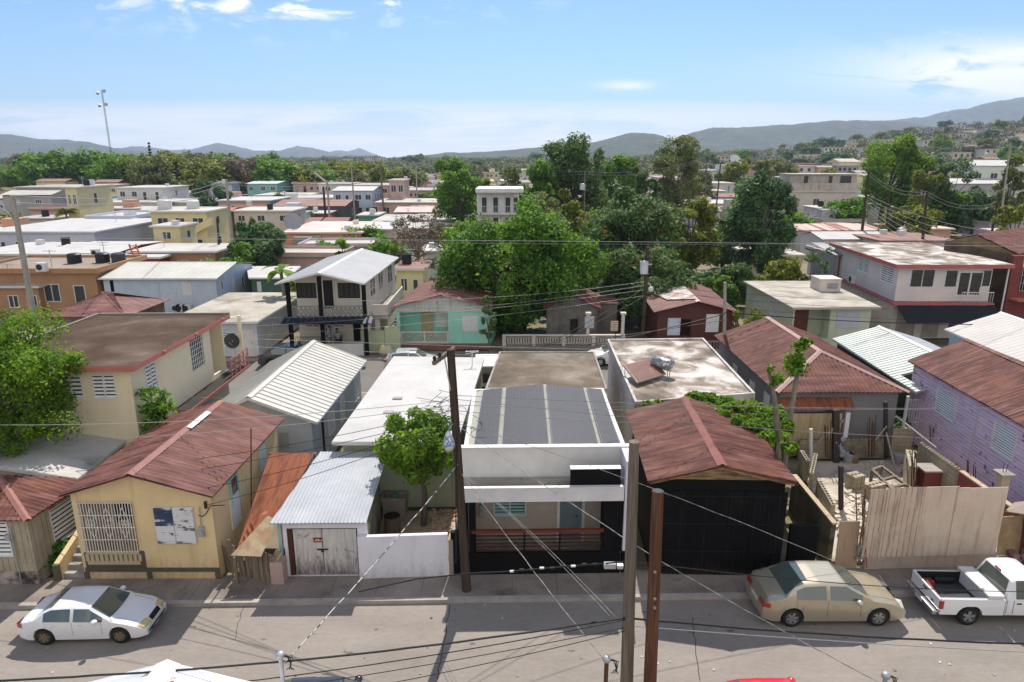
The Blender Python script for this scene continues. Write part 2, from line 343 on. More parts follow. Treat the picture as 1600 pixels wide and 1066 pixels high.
M_ORANGE = mat('orange_wall',(.36,.21,.12),nscale=.7,rough=.8,streak=((.25,.12,.06),.3))
M_SALMON = mat('salmon_wall',(.55,.30,.20),nscale=.7,rough=.8,streak=((.35,.2,.15),.3))
M_REDW = mat('red_wall',(.28,.06,.04),nscale=.8,rough=.8)
M_LBLUE = mat('light_blue_wall',(.46,.53,.62),nscale=.7,rough=.75,streak=((.3,.33,.38),.3),lines=[('z',.25,.015,(.3,.35,.42))])
M_TEAL = mat('teal_paint',(.12,.30,.30),nscale=1,rough=.7)
M_YELLOWC = mat('yellow_cream_wall',(.62,.55,.32),nscale=.7,rough=.8)
M_WBLOCK = mat('old_white_block',[(.3,(.5,.46,.42)),(.6,(.42,.37,.33)),(.8,(.18,.14,.12))],nscale=.7,detail=9,rough=.9,streak=((.06,.05,.045),.75))
M_PINKW = mat('faded_pink_wall',(.50,.34,.30),nscale=.7,rough=.85,streak=((.22,.14,.12),.5))
M_LILAC = mat('lilac_wall',(.50,.44,.50),nscale=.7,rough=.85,streak=((.3,.25,.28),.4))
M_TERRAC = mat('red_tile_roof',(.48,.17,.10),nscale=1,rough=.8)
M_FASCIA_G = mat('green_white_fascia',(.46,.5,.44),rough=.6)
M_DKRED = mat('dark_red_rail',(.14,.035,.02),rough=.55)
M_PLASTIC_BLK = mat('black_plastic',(.02,.02,.022),rough=.45)
M_STUCCO_GREY = mat('grey_render',(.30,.30,.31),nscale=1,rough=.9,streak=((.15,.14,.13),.4))
# ------------------------------------------------------------------ frames, walls, openings
class Fr:
 "a vertical wall plane from a to b seen from outside (a on the left)"
 def __init__(s,a,b):
  s.a = Vector((a[0],a[1])); s.b = Vector((b[0],b[1])); s.L = (s.b-s.a).length
  s.u = (s.b-s.a)/s.L; s.n = Vector((-s.u.y,s.u.x))
 def pt(s,u,z,d=0.0):
  q = s.a + s.u*u + s.n*d; return Vector((q.x,q.y,z))
 def px(s,x,y):
  d = ray(x,y); o = Vector((0,0)) - s.a
  den = d.x*s.n.x + d.y*s.n.y
  t = -(o.x*s.n.x + o.y*s.n.y)/den
  q = Vector((d.x*t,d.y*t)); return ((q-s.a).dot(s.u),H + d.z*t)
 def rect(s,x0,y0,x1,y1):
  u0,z1 = s.px(x0,y0); u1,z0 = s.px(x1,y1)
  return [min(u0,u1),max(u0,u1),min(z0,z1),max(z0,z1)]
 def box(s,mb,u0,u1,z0,z1,d0,d1,mi=0):
  q = lambda z: [s.pt(u0,z,d0),s.pt(u1,z,d0),s.pt(u1,z,d1),s.pt(u0,z,d1)]
  mb.hexa(q(z0),q(z1),mi)
def wall_face(mb,fr,z0,z1,ops,mi=0,rec=.1):
 us = sorted({0.0,fr.L} | {x for o in ops for x in o[0][:2]}); zs = sorted({z0,z1} | {x for o in ops for x in o[0][2:4]})
 for i in range(len(us)-1):
  for j in range(len(zs)-1):
   uc = (us[i]+us[i+1])/2; zc = (zs[j]+zs[j+1])/2
   if any(o[0][0] < uc < o[0][1] and o[0][2] < zc < o[0][3] for o in ops): continue
   mb.quad(fr.pt(us[i],zs[j]),fr.pt(us[i+1],zs[j]),fr.pt(us[i+1],zs[j+1]),fr.pt(us[i],zs[j+1]),mi)
 for o in ops:
  u0,u1,a,b = o[0]; d = o[2].get('depth',rec) if len(o) > 2 else rec
  mb.quad(fr.pt(u0,a),fr.pt(u1,a),fr.pt(u1,a,d),fr.pt(u0,a,d),mi)
  mb.quad(fr.pt(u0,b),fr.pt(u1,b),fr.pt(u1,b,d),fr.pt(u0,b,d),mi)
  mb.quad(fr.pt(u0,a),fr.pt(u0,b),fr.pt(u0,b,d),fr.pt(u0,a,d),mi)
  mb.quad(fr.pt(u1,a),fr.pt(u1,b),fr.pt(u1,b,d),fr.pt(u1,a,d),mi)
  if d > .3: mb.quad(fr.pt(u0,a,d),fr.pt(u1,a,d),fr.pt(u1,b,d),fr.pt(u0,b,d),mi)
def opening(root,fr,r,kind,o=None,off=0.0):
 "fills one opening with a window, door or grille part"
 o = o or {}; u0,u1,z0,z1 = r; W = u1-u0; t = o.get('t',.045)
 fm = o.get('frame',M_WHITE_CLEAN); lm = o.get('fill',M_LOUV); n = o.get('n',2)
 lab = o.get('label')
 if kind in ('jal','glass','win'):
  mb = MB(); d0,d1 = off-.02,off+.06
  fr.box(mb,u0,u1,z0,z0+t,d0,d1); fr.box(mb,u0,u1,z1-t,z1,d0,d1)
  for i in range(n+1):
   c = u0 + t/2 + (W-t)*i/n
   fr.box(mb,c-t/2,c+t/2,z0+t,z1-t,d0,d1)
  if o.get('sill'): fr.box(mb,u0-.06,u1+.06,z0-.07,z0-.003,-.06,.03)
  f = mb.build('window',fm,root)
  if lab: f['label'] = lab
  mb = MB()
  if kind == 'jal':
   p = o.get('pitch',.15); k = max(3,int((z1-z0-2*t)/p)); p = (z1-z0-2*t)/k
   for i in range(n):
    a = u0 + t + (W-t)*i/n; b = u0 + (W-t)*(i+1)/n
    for j in range(k):
     z = z0 + t + p*j
     mb.hexa([fr.pt(a,z,off+.0),fr.pt(b,z,off+.0),fr.pt(b,z+.008,off+.0),fr.pt(a,z+.008,off+.0)],
       [fr.pt(a,z+p*.52,off+.03),fr.pt(b,z+p*.52,off+.03),fr.pt(b,z+p*.52+.008,off+.03),fr.pt(a,z+p*.52+.008,off+.03)])
   mb.build('louvre',lm,f)
   q = MB(); q.quad(fr.pt(u0,z0,off+.07),fr.pt(u1,z0,off+.07),fr.pt(u1,z1,off+.07),fr.pt(u0,z1,off+.07)); q.build('pane',M_GLASS,f)
  else:
   fr.box(mb,u0+t,u1-t,z0+t,z1-t,off+.02,off+.035); mb.build('pane',o.get('glass',M_GLASS),f)
  return f
 if kind == 'door':
  mb = MB(); fr.box(mb,u0,u0+t,z0,z1,off-.02,off+.06); fr.box(mb,u1-t,u1,z0,z1,off-.02,off+.06); fr.box(mb,u0+t,u1-t,z1-t,z1,off-.02,off+.06)
  fr.box(mb,u0+t,u1-t,z0,z1-t,off+.02,off+.05)
  hh = z1-z0-t
  for a,b in ((.08,.45),(.52,.92)):
   fr.box(mb,u0+t+.1,u1-t-.1,z0+hh*a,z0+hh*b,off+.008,off+.018)
  d = mb.build('door',o.get('fill',M_WHITE_CLEAN),root)
  if lab: d['label'] = lab
  hb = MB(); hb.ball(fr.pt(u1-t-.09,z0+1.0,off-.02),.03,.03,.03,8,6); hb.build('handle',M_IRON,d)
  return d
 if kind == 'panel':
  mb = MB(); fr.box(mb,u0+.003,u1-.003,z0+.003,z1-.003,off-.03,off+.04); d = mb.build(o.get('name','shutter'),o.get('fill',M_WHITE),root)
  if lab: d['label'] = lab
  return d
 if kind == 'grille':
  mb = MB(); k = o.get('k',12)
  for i in range(k+1):
   u = u0 + W*i/k; fr.box(mb,u-.012,u+.012,z0,z1,off-.03,off-.006)
  for j in range(o.get('h',3)+1):
   z = z0+(z1-z0)*j/o.get('h',3); fr.box(mb,u0,u1,z-.012,z+.012,off-.045,off-.031)
  d = mb.build('window_grille',fm,root)
  if lab: d['label'] = lab
  return d
def quad_in(q,ov):
 "inset of a ccw quad (FL, FR, BR, BL) by (front, right, back, left)"
 fl,fr_,br,bl = [Vector((p[0],p[1])) for p in q]
 U = (fr_-fl).normalized(); Vv = (bl-fl).normalized()
 f,r,b,l = ov if isinstance(ov,(tuple,list)) else (ov,)*4
 return [fl+U*l+Vv*f,fr_-U*r+Vv*f,br-U*r-Vv*b,bl+U*l-Vv*b]
def walls(root,q,z0,z1,m,ops=None,name='wall',extra=None):
 ops = ops or {}; mb = MB()
 for k,(i,j) in {'F': (0,1),'R': (1,2),'B': (2,3),'L': (3,0)}.items():
  fr = Fr(q[i],q[j]); lst = []
  for o in ops.get(k,[]):
   r = o[0]
   if len(r) == 5: r = fr.rect(*r[1:])        # ('px', x0, y0, x1, y1)
   r = [max(.02,r[0]),min(fr.L-.02,r[1]),max(z0+.02,r[2]),min(z1-.02,r[3])]
   if r[1]-r[0] < .08 or r[3]-r[2] < .08: continue
   lst.append((r,o[1],o[2] if len(o) > 2 else {}))
  wall_face(mb,fr,z0,z1,lst)
  for r,kind,oo in lst:
   if kind != 'hole': opening(root,fr,r,kind,oo)
 if extra: extra(mb)
 return mb.build(name,m,root)
def sheet(mb,A,B,C,D,pitch=.15,amp=.015,prof='sin',thick=.03,mi=0,wob=.0,sag=0):
 A,B,C,D = [Vector(p) for p in (A,B,C,D)]
 e = (B-A); L = e.length; e.normalize(); n = e.cross(D-A).normalized()
 if n.z < 0: n = -n
 if abs(n.z) < .05 and n.y > 0: n = -n
 upd = n.cross(e).normalized()
 if upd.dot(D-A) < 0: upd = -upd
 dx,dh = (D-A).dot(e),(D-A).dot(upd); cx,ch = (C-A).dot(e),(C-A).dot(upd)
 k = max(1,int(round(L/pitch))); pitch = L/k; ss = []
 pat = [(0,0),(.25,1),(.5,0),(.75,-1)] if prof == 'sin' else [(0,0),(.74,0),(.80,1),(.93,1)]
 if amp == 0: pat = [(0,0)]
 for i in range(k):
  for a,b in pat: ss.append(((i+a)*pitch,b*amp))
 ss.append((L,0))
 tri = dx > .2 or cx < L-.2
 rows = 5 if sag or wob else 2
 vs = []; ph = random.random()*9
 for s_,o in ss:
  if tri:
   t = 1.0
   if dx > .2: t = min(t,s_/dx)
   if cx < L-.2: t = min(t,(L-s_)/(L-cx))
   t = max(0,t); top = A + e*s_ + upd*dh*t
  else:
   f = s_/L; top = D.lerp(C,f)
  bot = A + e*s_
  for r in range(rows):
   f = r/(rows-1); p = bot.lerp(top,f)
   w_ = wob*(math.sin(s_*1.9+ph+f*3)+math.sin(s_*4.7+ph*2+f*5)*.6) - sag*math.sin(math.pi*f)
   vs.append(p + n*(o+w_))
 N = len(ss); fs = []
 for i in range(N-1):
  for r in range(rows-1):
   a = i*rows+r; fs.append([a,a+rows,a+rows+1,a+1])
 mb.add(vs,fs,mi)
 t = n*(-thick-amp-wob*2-sag)
 c = [A,B,C,D] if (C-D).length > .05 else [A,B,C]
 lo = [p+t for p in c]; hi = [p+n*(-amp*1.0-.002-wob*2-sag) for p in c]
 mb.hexa(lo,hi,mi)
def cap(mb,a,b,w=.32,drop=.07,t=.012,lift=.03):
 "ridge capping along a-b"
 a = Vector(a); b = Vector(b); d = (b-a).normalized(); s = d.cross(Vector((0,0,1))).normalized()*w/2
 up = Vector((0,0,lift)); dn = Vector((0,0,lift-drop)); tt = Vector((0,0,t))
 for sg in (1,-1):
  mb.hexa([a+up,a+s*sg+dn,b+s*sg+dn,b+up],[a+up+tt,a+s*sg+dn+tt,b+s*sg+dn+tt,b+up+tt])
def gable_y(name,label,eFL,eFR,depth,ze,ridge_px=None,rise=None,t=.5,z0=0.1,ov=(.35,.35,.3,.35),wm=None,rm=None,cm=None,
   pitch=.15,amp=.015,prof='sin',ops=None,group=None,fascia=None,gm=None,wob=0,zeR=None,cat='house',ext=None):
 "house with its ridge running away from the street. eFL, eFR: front eave corners; depth: vector to the back"
 A = v3(eFL,ze); B = v3(eFR,zeR if zeR else ze); dp = v3(depth,0)
 if ridge_px is not None:
  fr = Fr(A,B); u,z = fr.px(*ridge_px); RF = fr.pt(u,z)
 else: RF = A.lerp(B,t) + Vector((0,0,rise))
 RB = RF+dp
 root = thing(name,label,cat,((A.x+B.x)/2,A.y,z0),group)
 mb = MB(); sheet(mb,A+dp,A,RF,RB,pitch,amp,prof,wob=wob); sheet(mb,B,B+dp,RB,RF,pitch,amp,prof,wob=wob)
 roof = mb.build('roof',rm,root)
 mb = MB(); cap(mb,RF,RB,lift=amp+.012); mb.build('ridge_cap',cm or rm,roof)
 q = quad_in([A,B,B+dp,A+dp],ov)
 th = .04 + amp*2 + wob*3
 def zroof(p):
  fr = Fr(A,B); u = (Vector((p[0],p[1]))-Vector((A.x,A.y))).dot(fr.u); ur = (Vector((RF.x,RF.y))-Vector((A.x,A.y))).dot(fr.u)
  return (A.z + (RF.z-A.z)*u/ur if u < ur else RF.z + (B.z-RF.z)*(u-ur)/(fr.L-ur)) - th
 zw = min(zroof(q[0]),zroof(q[1]))
 fr = Fr(A,B); ur = (Vector((RF.x,RF.y))-Vector((A.x,A.y))).dot(fr.u)
 zl,zrr = zroof(q[0]),zroof(q[1]); ua = (q[0]-Vector((A.x,A.y))).dot(fr.u); ub = (q[1]-Vector((A.x,A.y))).dot(fr.u); fm = (ur-ua)/(ub-ua)
 def gab(mb):
  for i,j in ((0,1),(3,2)):
   a,b = q[i],q[j]; m = a + (b-a)*fm
   mb.add([v3(a,zw),v3(b,zw),v3(b,zrr),v3(m,RF.z-th),v3(a,zl)],[[0,1,2,3,4]])
  for i,j in ((1,2),(3,0)):
   a,b = q[i],q[j]
   zs = zrr if i == 1 else zl
   if zs > zw+.01: mb.quad(v3(a,zw),v3(b,zw),v3(b,zs),v3(a,zs))
 if gm:
  walls(root,q,z0,zw,wm,ops); g = MB(); gab(g); g.build('gable',gm,root)
 else: walls(root,q,z0,zw,wm,ops,extra=gab)
 if fascia:
  mb = MB()
  for a,b in ((A,RF),(RF,B)): mb.beam(a+Vector((0,-.012,-.05)),b+Vector((0,-.012,-.05)),.025,.13)
  for a,b in ((A,A+dp),(B,B+dp)): mb.beam(a+Vector((0,0,-.05)),b+Vector((0,0,-.05)),.025,.1)
  mb.build('fascia',fascia,roof)
 return root,q,(A,B,RF,RB,zw)
def flat(name,label,q,z,z0=0.1,ov=.25,wm=None,rm=None,tm=None,thick=.16,curb=0,ops=None,group=None,cat='house',drop=None):
 "flat or slightly pitched concrete roof over walls. q: roof corners FL FR BR BL; drop: per-corner z offsets"
 q = [Vector((p[0],p[1])) for p in q]; dz = drop or [0]*4
 root = thing(name,label,cat,((q[0].x+q[1].x)/2,q[0].y,z0),group)
 mb = MB(); mb.hexa([v3(p,z-thick+d) for p,d in zip(q,dz)],[v3(p,z+d) for p,d in zip(q,dz)])
 r = mb.build('roof',tm or wm,root)
 if curb:
  mb = MB(); qi = quad_in(q,curb[1])
  for i in range(4):
   j = (i+1) % 4; d0,d1 = dz[i],dz[j]
   mb.hexa([v3(q[i],z+d0+.002),v3(q[j],z+d1+.002),v3(qi[j],z+d1+.002),v3(qi[i],z+d0+.002)],
     [v3(q[i],z+d0+curb[0]),v3(q[j],z+d1+curb[0]),v3(qi[j],z+d1+curb[0]),v3(qi[i],z+d0+curb[0])])
  mb.build('parapet',tm or wm,r)
 else: qi = quad_in(q,.02)
 mb = MB(); mb.hexa([v3(p,z+d+.003) for p,d in zip(qi,dz)],[v3(p,z+d+.012) for p,d in zip(qi,dz)]); mb.build('roof_surface',rm,r)
 wq = quad_in(q,ov); zt = z-thick+min(dz)
 walls(root,wq,z0,zt,wm,ops)
 if max(dz)-min(dz) > .05:
  mb = MB()
  for i in range(4):
   j = (i+1) % 4; mb.quad(v3(wq[i],zt),v3(wq[j],zt),v3(wq[j],z-thick+dz[j]),v3(wq[i],z-thick+dz[i]))
  mb.build('wall',wm,root)
 return root,wq
def gable_x(name,label,FL,FR,depth,ze,rise,z0=.1,ov=.3,wm=None,rm=None,pitch=.3,amp=.015,prof='rib',ops=None,t=.5,fascia=None,group=None,cat='house',hip=0):
 "house with its ridge parallel to the street"
 A,B = v3(FL,ze),v3(FR,ze); dp = v3(depth,0); C,D = B+dp,A+dp
 e = (B-A).normalized()
 RL = A+dp*t+Vector((0,0,rise))+e*hip; RR = B+dp*t+Vector((0,0,rise))-e*hip
 root = thing(name,label,cat,((A.x+B.x)/2,A.y,z0),group)
 mb = MB(); sheet(mb,A,B,RR,RL,pitch,amp,prof); sheet(mb,C,D,RL,RR,pitch,amp,prof)
 if hip: sheet(mb,B,C,RR,RR,pitch,amp,prof); sheet(mb,D,A,RL,RL,pitch,amp,prof)
 r = mb.build('roof',rm,root)
 mb = MB(); cap(mb,RL,RR,lift=amp+.02)
 if hip:
  for a,b in ((A,RL),(B,RR)): cap(mb,a,b,lift=amp+.02,w=.26)
 mb.build('ridge_cap',rm,r)
 q = quad_in([A,B,C,D],ov); zw = ze-.07-amp*2
 def gab(mb):
  if hip: return
  for i,j in ((1,2),(3,0)):
   a,b = q[i],q[j]; tt = t if i == 1 else 1-t; m = a.lerp(b,tt)
   mb.add([v3(a,zw),v3(b,zw),v3(m,ze+rise-.1-amp*2)],[[0,1,2]])
 walls(root,q,z0,zw,wm,ops,extra=gab)
 if fascia:
  mb = MB(); mb.beam(A+Vector((0,-.012,-.06)),B+Vector((0,-.012,-.06)),.025,.14); mb.build('fascia',fascia,r)
 return root,q
# ------------------------------------------------------------------ ground, streets, hills
def sm(t): t = max(0.,min(1.,t)); return t*t*(3-2*t)
def lerp_tab(x,tab):
 if x <= tab[0][0]: return tab[0][1]
 for (a,b),(c,d) in zip(tab,tab[1:]):
  if x <= c: return b + (d-b)*(x-a)/(c-a)
 return tab[-1][1]
CREST = [(-.9,2),(-.3,4),(-.15,5),(.1,5),(.27,11),(.36,16),(.45,26),(.55,38),(.65,44),(.9,50),(2,30),(6,0)]
def gz(x,y):
 if y < 150: return 0.0
 u = x/y; c = lerp_tab(u,CREST)
 s = sm((y-200)/(850-200))
 fall = 1 - .45*sm((y-950)/900)
 bump = math.sin(x*.013+1)*math.sin(y*.009+2)*3*sm((y-350)/500)
 return max(0,(c*s+bump)*fall*(1-sm((y-2300)/900)))
def ground():
 rs = [0,6,12,20,30,45,65,90,120,150] + [150*1.07**i for i in range(1,64)]
 na = 240; vs = [(0,0,0)]; fs = []
 for r in rs[1:]:
  for k in range(na):
   a = 2*math.pi*k/na; x,y = r*math.sin(a),r*math.cos(a); vs.append((x,y,gz(x,y)))
 for k in range(na): fs.append([0,1+(k+1) % na,1+k])
 for i in range(len(rs)-2):
  for k in range(na):
   a = 1+i*na+k; b = 1+i*na+(k+1) % na; fs.append([a,b,b+na,a+na])
 m = mat('ground_earth',[(.3,(.16,.13,.09)),(.5,(.22,.18,.13)),(.62,(.10,.11,.045)),(.8,(.28,.24,.19))],nscale=.22,detail=10,rough=.95,grime=((.07,.085,.03),.5,.7,.015))
 mb = MB().add(vs,fs); o = mb.build('ground',m,smooth=True); tag(o,kind='structure')
ground()
SK = 0.022    # the streets run a little askew
def strip(name,x0,x1,y0,y1,z0,z1,m,n=1):
 mb = MB(); mb.prism([(x0,y0+SK*x0),(x1,y0+SK*x1),(x1,y1+SK*x1),(x0,y1+SK*x0)],z0,z1)
 return tag(mb.build(name,m),kind='structure')
M_ASPH = mat('asphalt_worn',[(.25,(.19,.168,.147)),(.5,(.232,.206,.182)),(.75,(.27,.241,.214))],scale=(.35,1,1),nscale=.7,detail=10,rough=.9,bump=.006,bscale=40,fine=.2,grime=((.17,.14,.115),.60,.82,.6))
M_ASPH2 = mat('asphalt_grey',[(.25,(.13,.12,.11)),(.75,(.18,.165,.15))],nscale=.35,detail=8,rough=.9,bump=.005)
M_WALK = mat('sidewalk_concrete',[(.28,(.12,.10,.088)),(.5,(.21,.18,.158)),(.72,(.29,.255,.225))],nscale=.5,detail=10,rough=.9,bump=.005,fine=.2,lines=[('x',1.5,.02,(.09,.08,.07))],grime=((.09,.075,.065),.55,.75,.8))
M_KERB = mat('kerb_concrete',[(.3,(.24,.22,.2)),(.6,(.36,.33,.3)),(.8,(.2,.17,.15))],nscale=1.5,detail=8,rough=.9)
strip('road',-90,90,12.9,19.22,-.05,.012,M_ASPH)
strip('kerb',-90,90,19.22,19.40,-.05,.14,M_KERB)
strip('sidewalk',-90,90,19.40,20.75,-.05,.128,M_WALK)
strip('kerb',-90,90,12.72,12.9,-.05,.14,M_KERB)
strip('sidewalk',-90,90,11.4,12.72,-.05,.128,M_WALK)
strip('road',-90,90,39.6,46.8,-.05,.012,M_ASPH2)
strip('kerb',-90,90,46.8,46.98,-.05,.14,M_KERB)
strip('kerb',-90,90,39.42,39.6,-.05,.14,M_KERB)
strip('sidewalk',-90,90,46.98,48.4,-.05,.128,M_WALK)
strip('sidewalk',-90,90,38.2,39.42,-.05,.128,M_WALK)
# asphalt cracks: dark sealed seams in the surface of the road
def seam(pts,wd=.02):
 mb = MB(); z = .0165
 for a,b in zip(pts,pts[1:]):
  a = P(*a,z); b = P(*b,z); d = (b-a).normalized(); s = Vector((-d.y,d.x,0))*wd/2
  mb.quad(a-s,b-s,b+s,a+s)
 tag(mb.build('road',mat('crack_seam',(.035,.03,.027),rough=.9)),kind='structure')
rnd = random.Random(3)
def jag(a,b,n,amp):
 out_ = []
 for i in range(n+1):
  f = i/n; out_.append((a[0]+(b[0]-a[0])*f+rnd.uniform(-amp,amp),a[1]+(b[1]-a[1])*f+rnd.uniform(-amp,amp)*.3))
 return out_
seam(jag((704,946),(682,1062),14,2),.022)
seam(jag((1082,965),(1092,1064),14,2),.022)
seam(jag((380,945),(366,1000),8,2),.016)
# oil drips, tyre scuffs and mended patches lying on the asphalt
def blot(x,y,rx,ry,m,z,n=22,seed=0):
 r_ = random.Random(seed); c = P(x,y,z); mb = MB(); v = []
 for i in range(n): a = 2*math.pi*i/n; k = r_.uniform(.7,1.15); v.append((c.x+rx*k*math.cos(a),c.y+ry*k*math.sin(a),z))
 mb.add(v,[list(range(n))]); tag(mb.build('road',m),kind='structure')
M_OIL = mat('oil_stain',[(.3,(.10,.088,.076)),(.7,(.15,.13,.112))],nscale=5,rough=.8); M_PATCH = mat('asphalt_patch',[(.3,(.155,.138,.122)),(.7,(.195,.172,.152))],nscale=2,rough=.95,bump=.006)
for i in range(22): blot(rnd.uniform(20,1580),rnd.uniform(950,1058),rnd.uniform(.03,.13),rnd.uniform(.02,.07),M_OIL,.0142+.00008*i,14,i)
# hills: ranges with a real ridge, foot and gullies
M_HILL = mat('hill_scrub',[(.3,(.025,.035,.02)),(.5,(.045,.055,.032)),(.7,(.08,.075,.05))],nscale=.006,detail=12,rough=1,fine=.4,grime=((.3,.22,.15),.66,.78,.004))
M_HILL_G = mat('hill_green',[(.3,(.02,.032,.015)),(.5,(.04,.055,.025)),(.7,(.075,.08,.04))],nscale=.02,detail=12,rough=1,fine=.45,grime=((.28,.2,.13),.68,.76,.008))
def hrange(pts,D,depth,seed,m,rough=.10):
 from mathutils import noise
 us = [((x-800)/1105,y) for x,y in pts]; nu,nr = 260,40; vs = []; fs = []
 tab = [(u,max(2,(245-y)/1105*D*1.0+H)) for u,y in us]
 u0,u1 = tab[0][0],tab[-1][0]
 for i in range(nu+1):
  u = u0+(u1-u0)*i/nu; h = lerp_tab(u,tab)
  for j in range(nr+1):
   f = j/nr; y = D - depth*.6 + depth*f; x = u*y
   pr = sm(f/.6) if f < .6 else 1-.6*sm((f-.6)/.4)
   n = noise.fractal(Vector((x*.0022,y*.0022,seed)),1,2,6); n2 = abs(noise.noise(Vector((x*.006,y*.0015,seed+5))))
   ed = min(1,(i/nu)*14,(1-i/nu)*14) if pts[0][0] > 0 or True else 1
   z = h*pr*(1+rough*n*(1.2-.6*pr)) - h*.45*n2*pr*(1-pr)*4
   z += noise.fractal(Vector((x*.02,y*.02,seed)),1,2,3)*D*.0012*pr
   vs.append((x,y,max(-3,z if ed >= 1 else z)))
 for i in range(nu):
  for j in range(nr):
   a = i*(nr+1)+j; fs.append([a,a+nr+1,a+nr+2,a+1])
 o = MB().add(vs,fs).build('hills',m,smooth=True); tag(o,kind='structure')
hrange([(-700,215),(-300,200),(0,211),(30,214),(60,219),(100,220),(140,223),(180,232),(240,238),(330,243),(420,250)],3600,2400,1.0,M_HILL)
hrange([(100,250),(170,234),(210,229),(240,231),(265,235),(300,234),(342,224),(365,228),(400,236),(440,236),(465,229),(490,232),(520,239),(545,241),(575,246)],5200,2200,7.0,M_HILL)
hrange([(430,252),(500,240),(530,235),(545,237),(563,232),(580,239),(600,248)],7200,1800,12.0,M_HILL)
hrange([(590,252),(650,244),(700,239),(740,239),(800,235),(850,230),(930,222),(985,209),(1020,211),(1050,219),(1090,226),(1180,235),(1300,245)],2500,1300,21.0,M_HILL_G)
hrange([(980,250),(1040,225),(1080,209),(1110,203),(1150,202),(1200,198),(1235,196),(1270,193),(1300,191),(1340,192),(1400,193),(1450,200),(1560,210),(1700,225),(1900,250)],3300,1600,33.0,M_HILL_G)
hrange([(1250,235),(1330,200),(1380,192),(1430,186),(1470,177),(1500,174),(1540,163),(1575,160),(1620,158),(1750,165),(1900,190),(2200,215)],4600,2000,44.0,M_HILL_G)
# ------------------------------------------------------------------ front row of houses along the near street
G = .13
# A  low shack cut by the left edge
def shack():
 q = [P(-170,813,2.65),P(43,813,2.65)]; q += [q[1]+Vector((.3,2.95,0)),q[0]+Vector((.25,2.95,0))]
 root = thing('shack','low cream sheet-metal shack with red-brown hip roof at the left end of the near street','house',(q[1].x-2,q[1].y,G))
 w = quad_in(q,.25); A,B,C,D = [v3(p,2.65) for p in q]
 r1 = P(-4,742,3.3); r2 = r1+Vector((-2.2,0,0))
 mb = MB(); sheet(mb,A,B,r1,r2,.2,.02,wob=.004); sheet(mb,B,C,r1,r1,.2,.02,wob=.004); sheet(mb,C,D,r2,r1,.2,.02)
 r = mb.build('roof',M_RUST_N,root); mb = MB(); cap(mb,B,r1,lift=.045,w=.24); mb.build('ridge_cap',mat('pink_cap',(.30,.14,.12)),r)
 walls(root,w,G,2.6,M_SHACK,{'F': [(('px',-20,815,22,870),'jal',{'n': 1})],'R': [([.9,2.3,.95,2.35],'jal',{'n': 1})]})
 mb = MB(); w2 = quad_in(q,.23); mb.prism([w2[0],w2[1],w2[1]+Vector((0,.25)),w2[0]+Vector((0,.25))],G,.6)
 mb.build('base',mat('sooty_base',[(.4,(.42,.36,.33)),(.6,(.05,.04,.035))],nscale=1.4),root)
 f = Fr(w[0],w[1]); mb = MB(); u,z = f.px(20,838); mb.tube([f.pt(u,G,-.05),f.pt(u,2.3,-.05)],.02,6); mb.cyl(f.pt(u-.12,0,-.06),.09,z-.1,z+.1,12); mb.build('meter',M_STEEL,root)
shack()
# B  whitewashed sloping slab roof
def whiteslab():
 bl,br_,fr_ = P(108,646,3.3),P(217,671,2.75),P(121,748,2.75)
 fl = P(17,705,3.3); fl = v3(fl + (bl-fl)*0 ,3.3)
 fl = Vector((bl.x-.15,fr_.y+.1,3.3))
 q = [fl,fr_,br_,bl]
 flat('white_roofed_house','low house under a cracked whitewashed roof sloping right, behind the left shack',q,2.9,G,.3,M_CREAM,M_ROOF_STAIN2,M_WHITE,.14,drop=[.4,-.15,-.15,.4])
 q2 = [fl+Vector((-7,0,0)),fl+Vector((-.05,0,0)),bl+Vector((-.05,0,0)),bl+Vector((-7,0,0))]
 flat('white_roofed_house','low whitewashed house roof under the big tree at the left edge',q2,3.2,G,.3,M_CREAM,M_ROOF_STAIN2,M_WHITE,.14)
whiteslab()
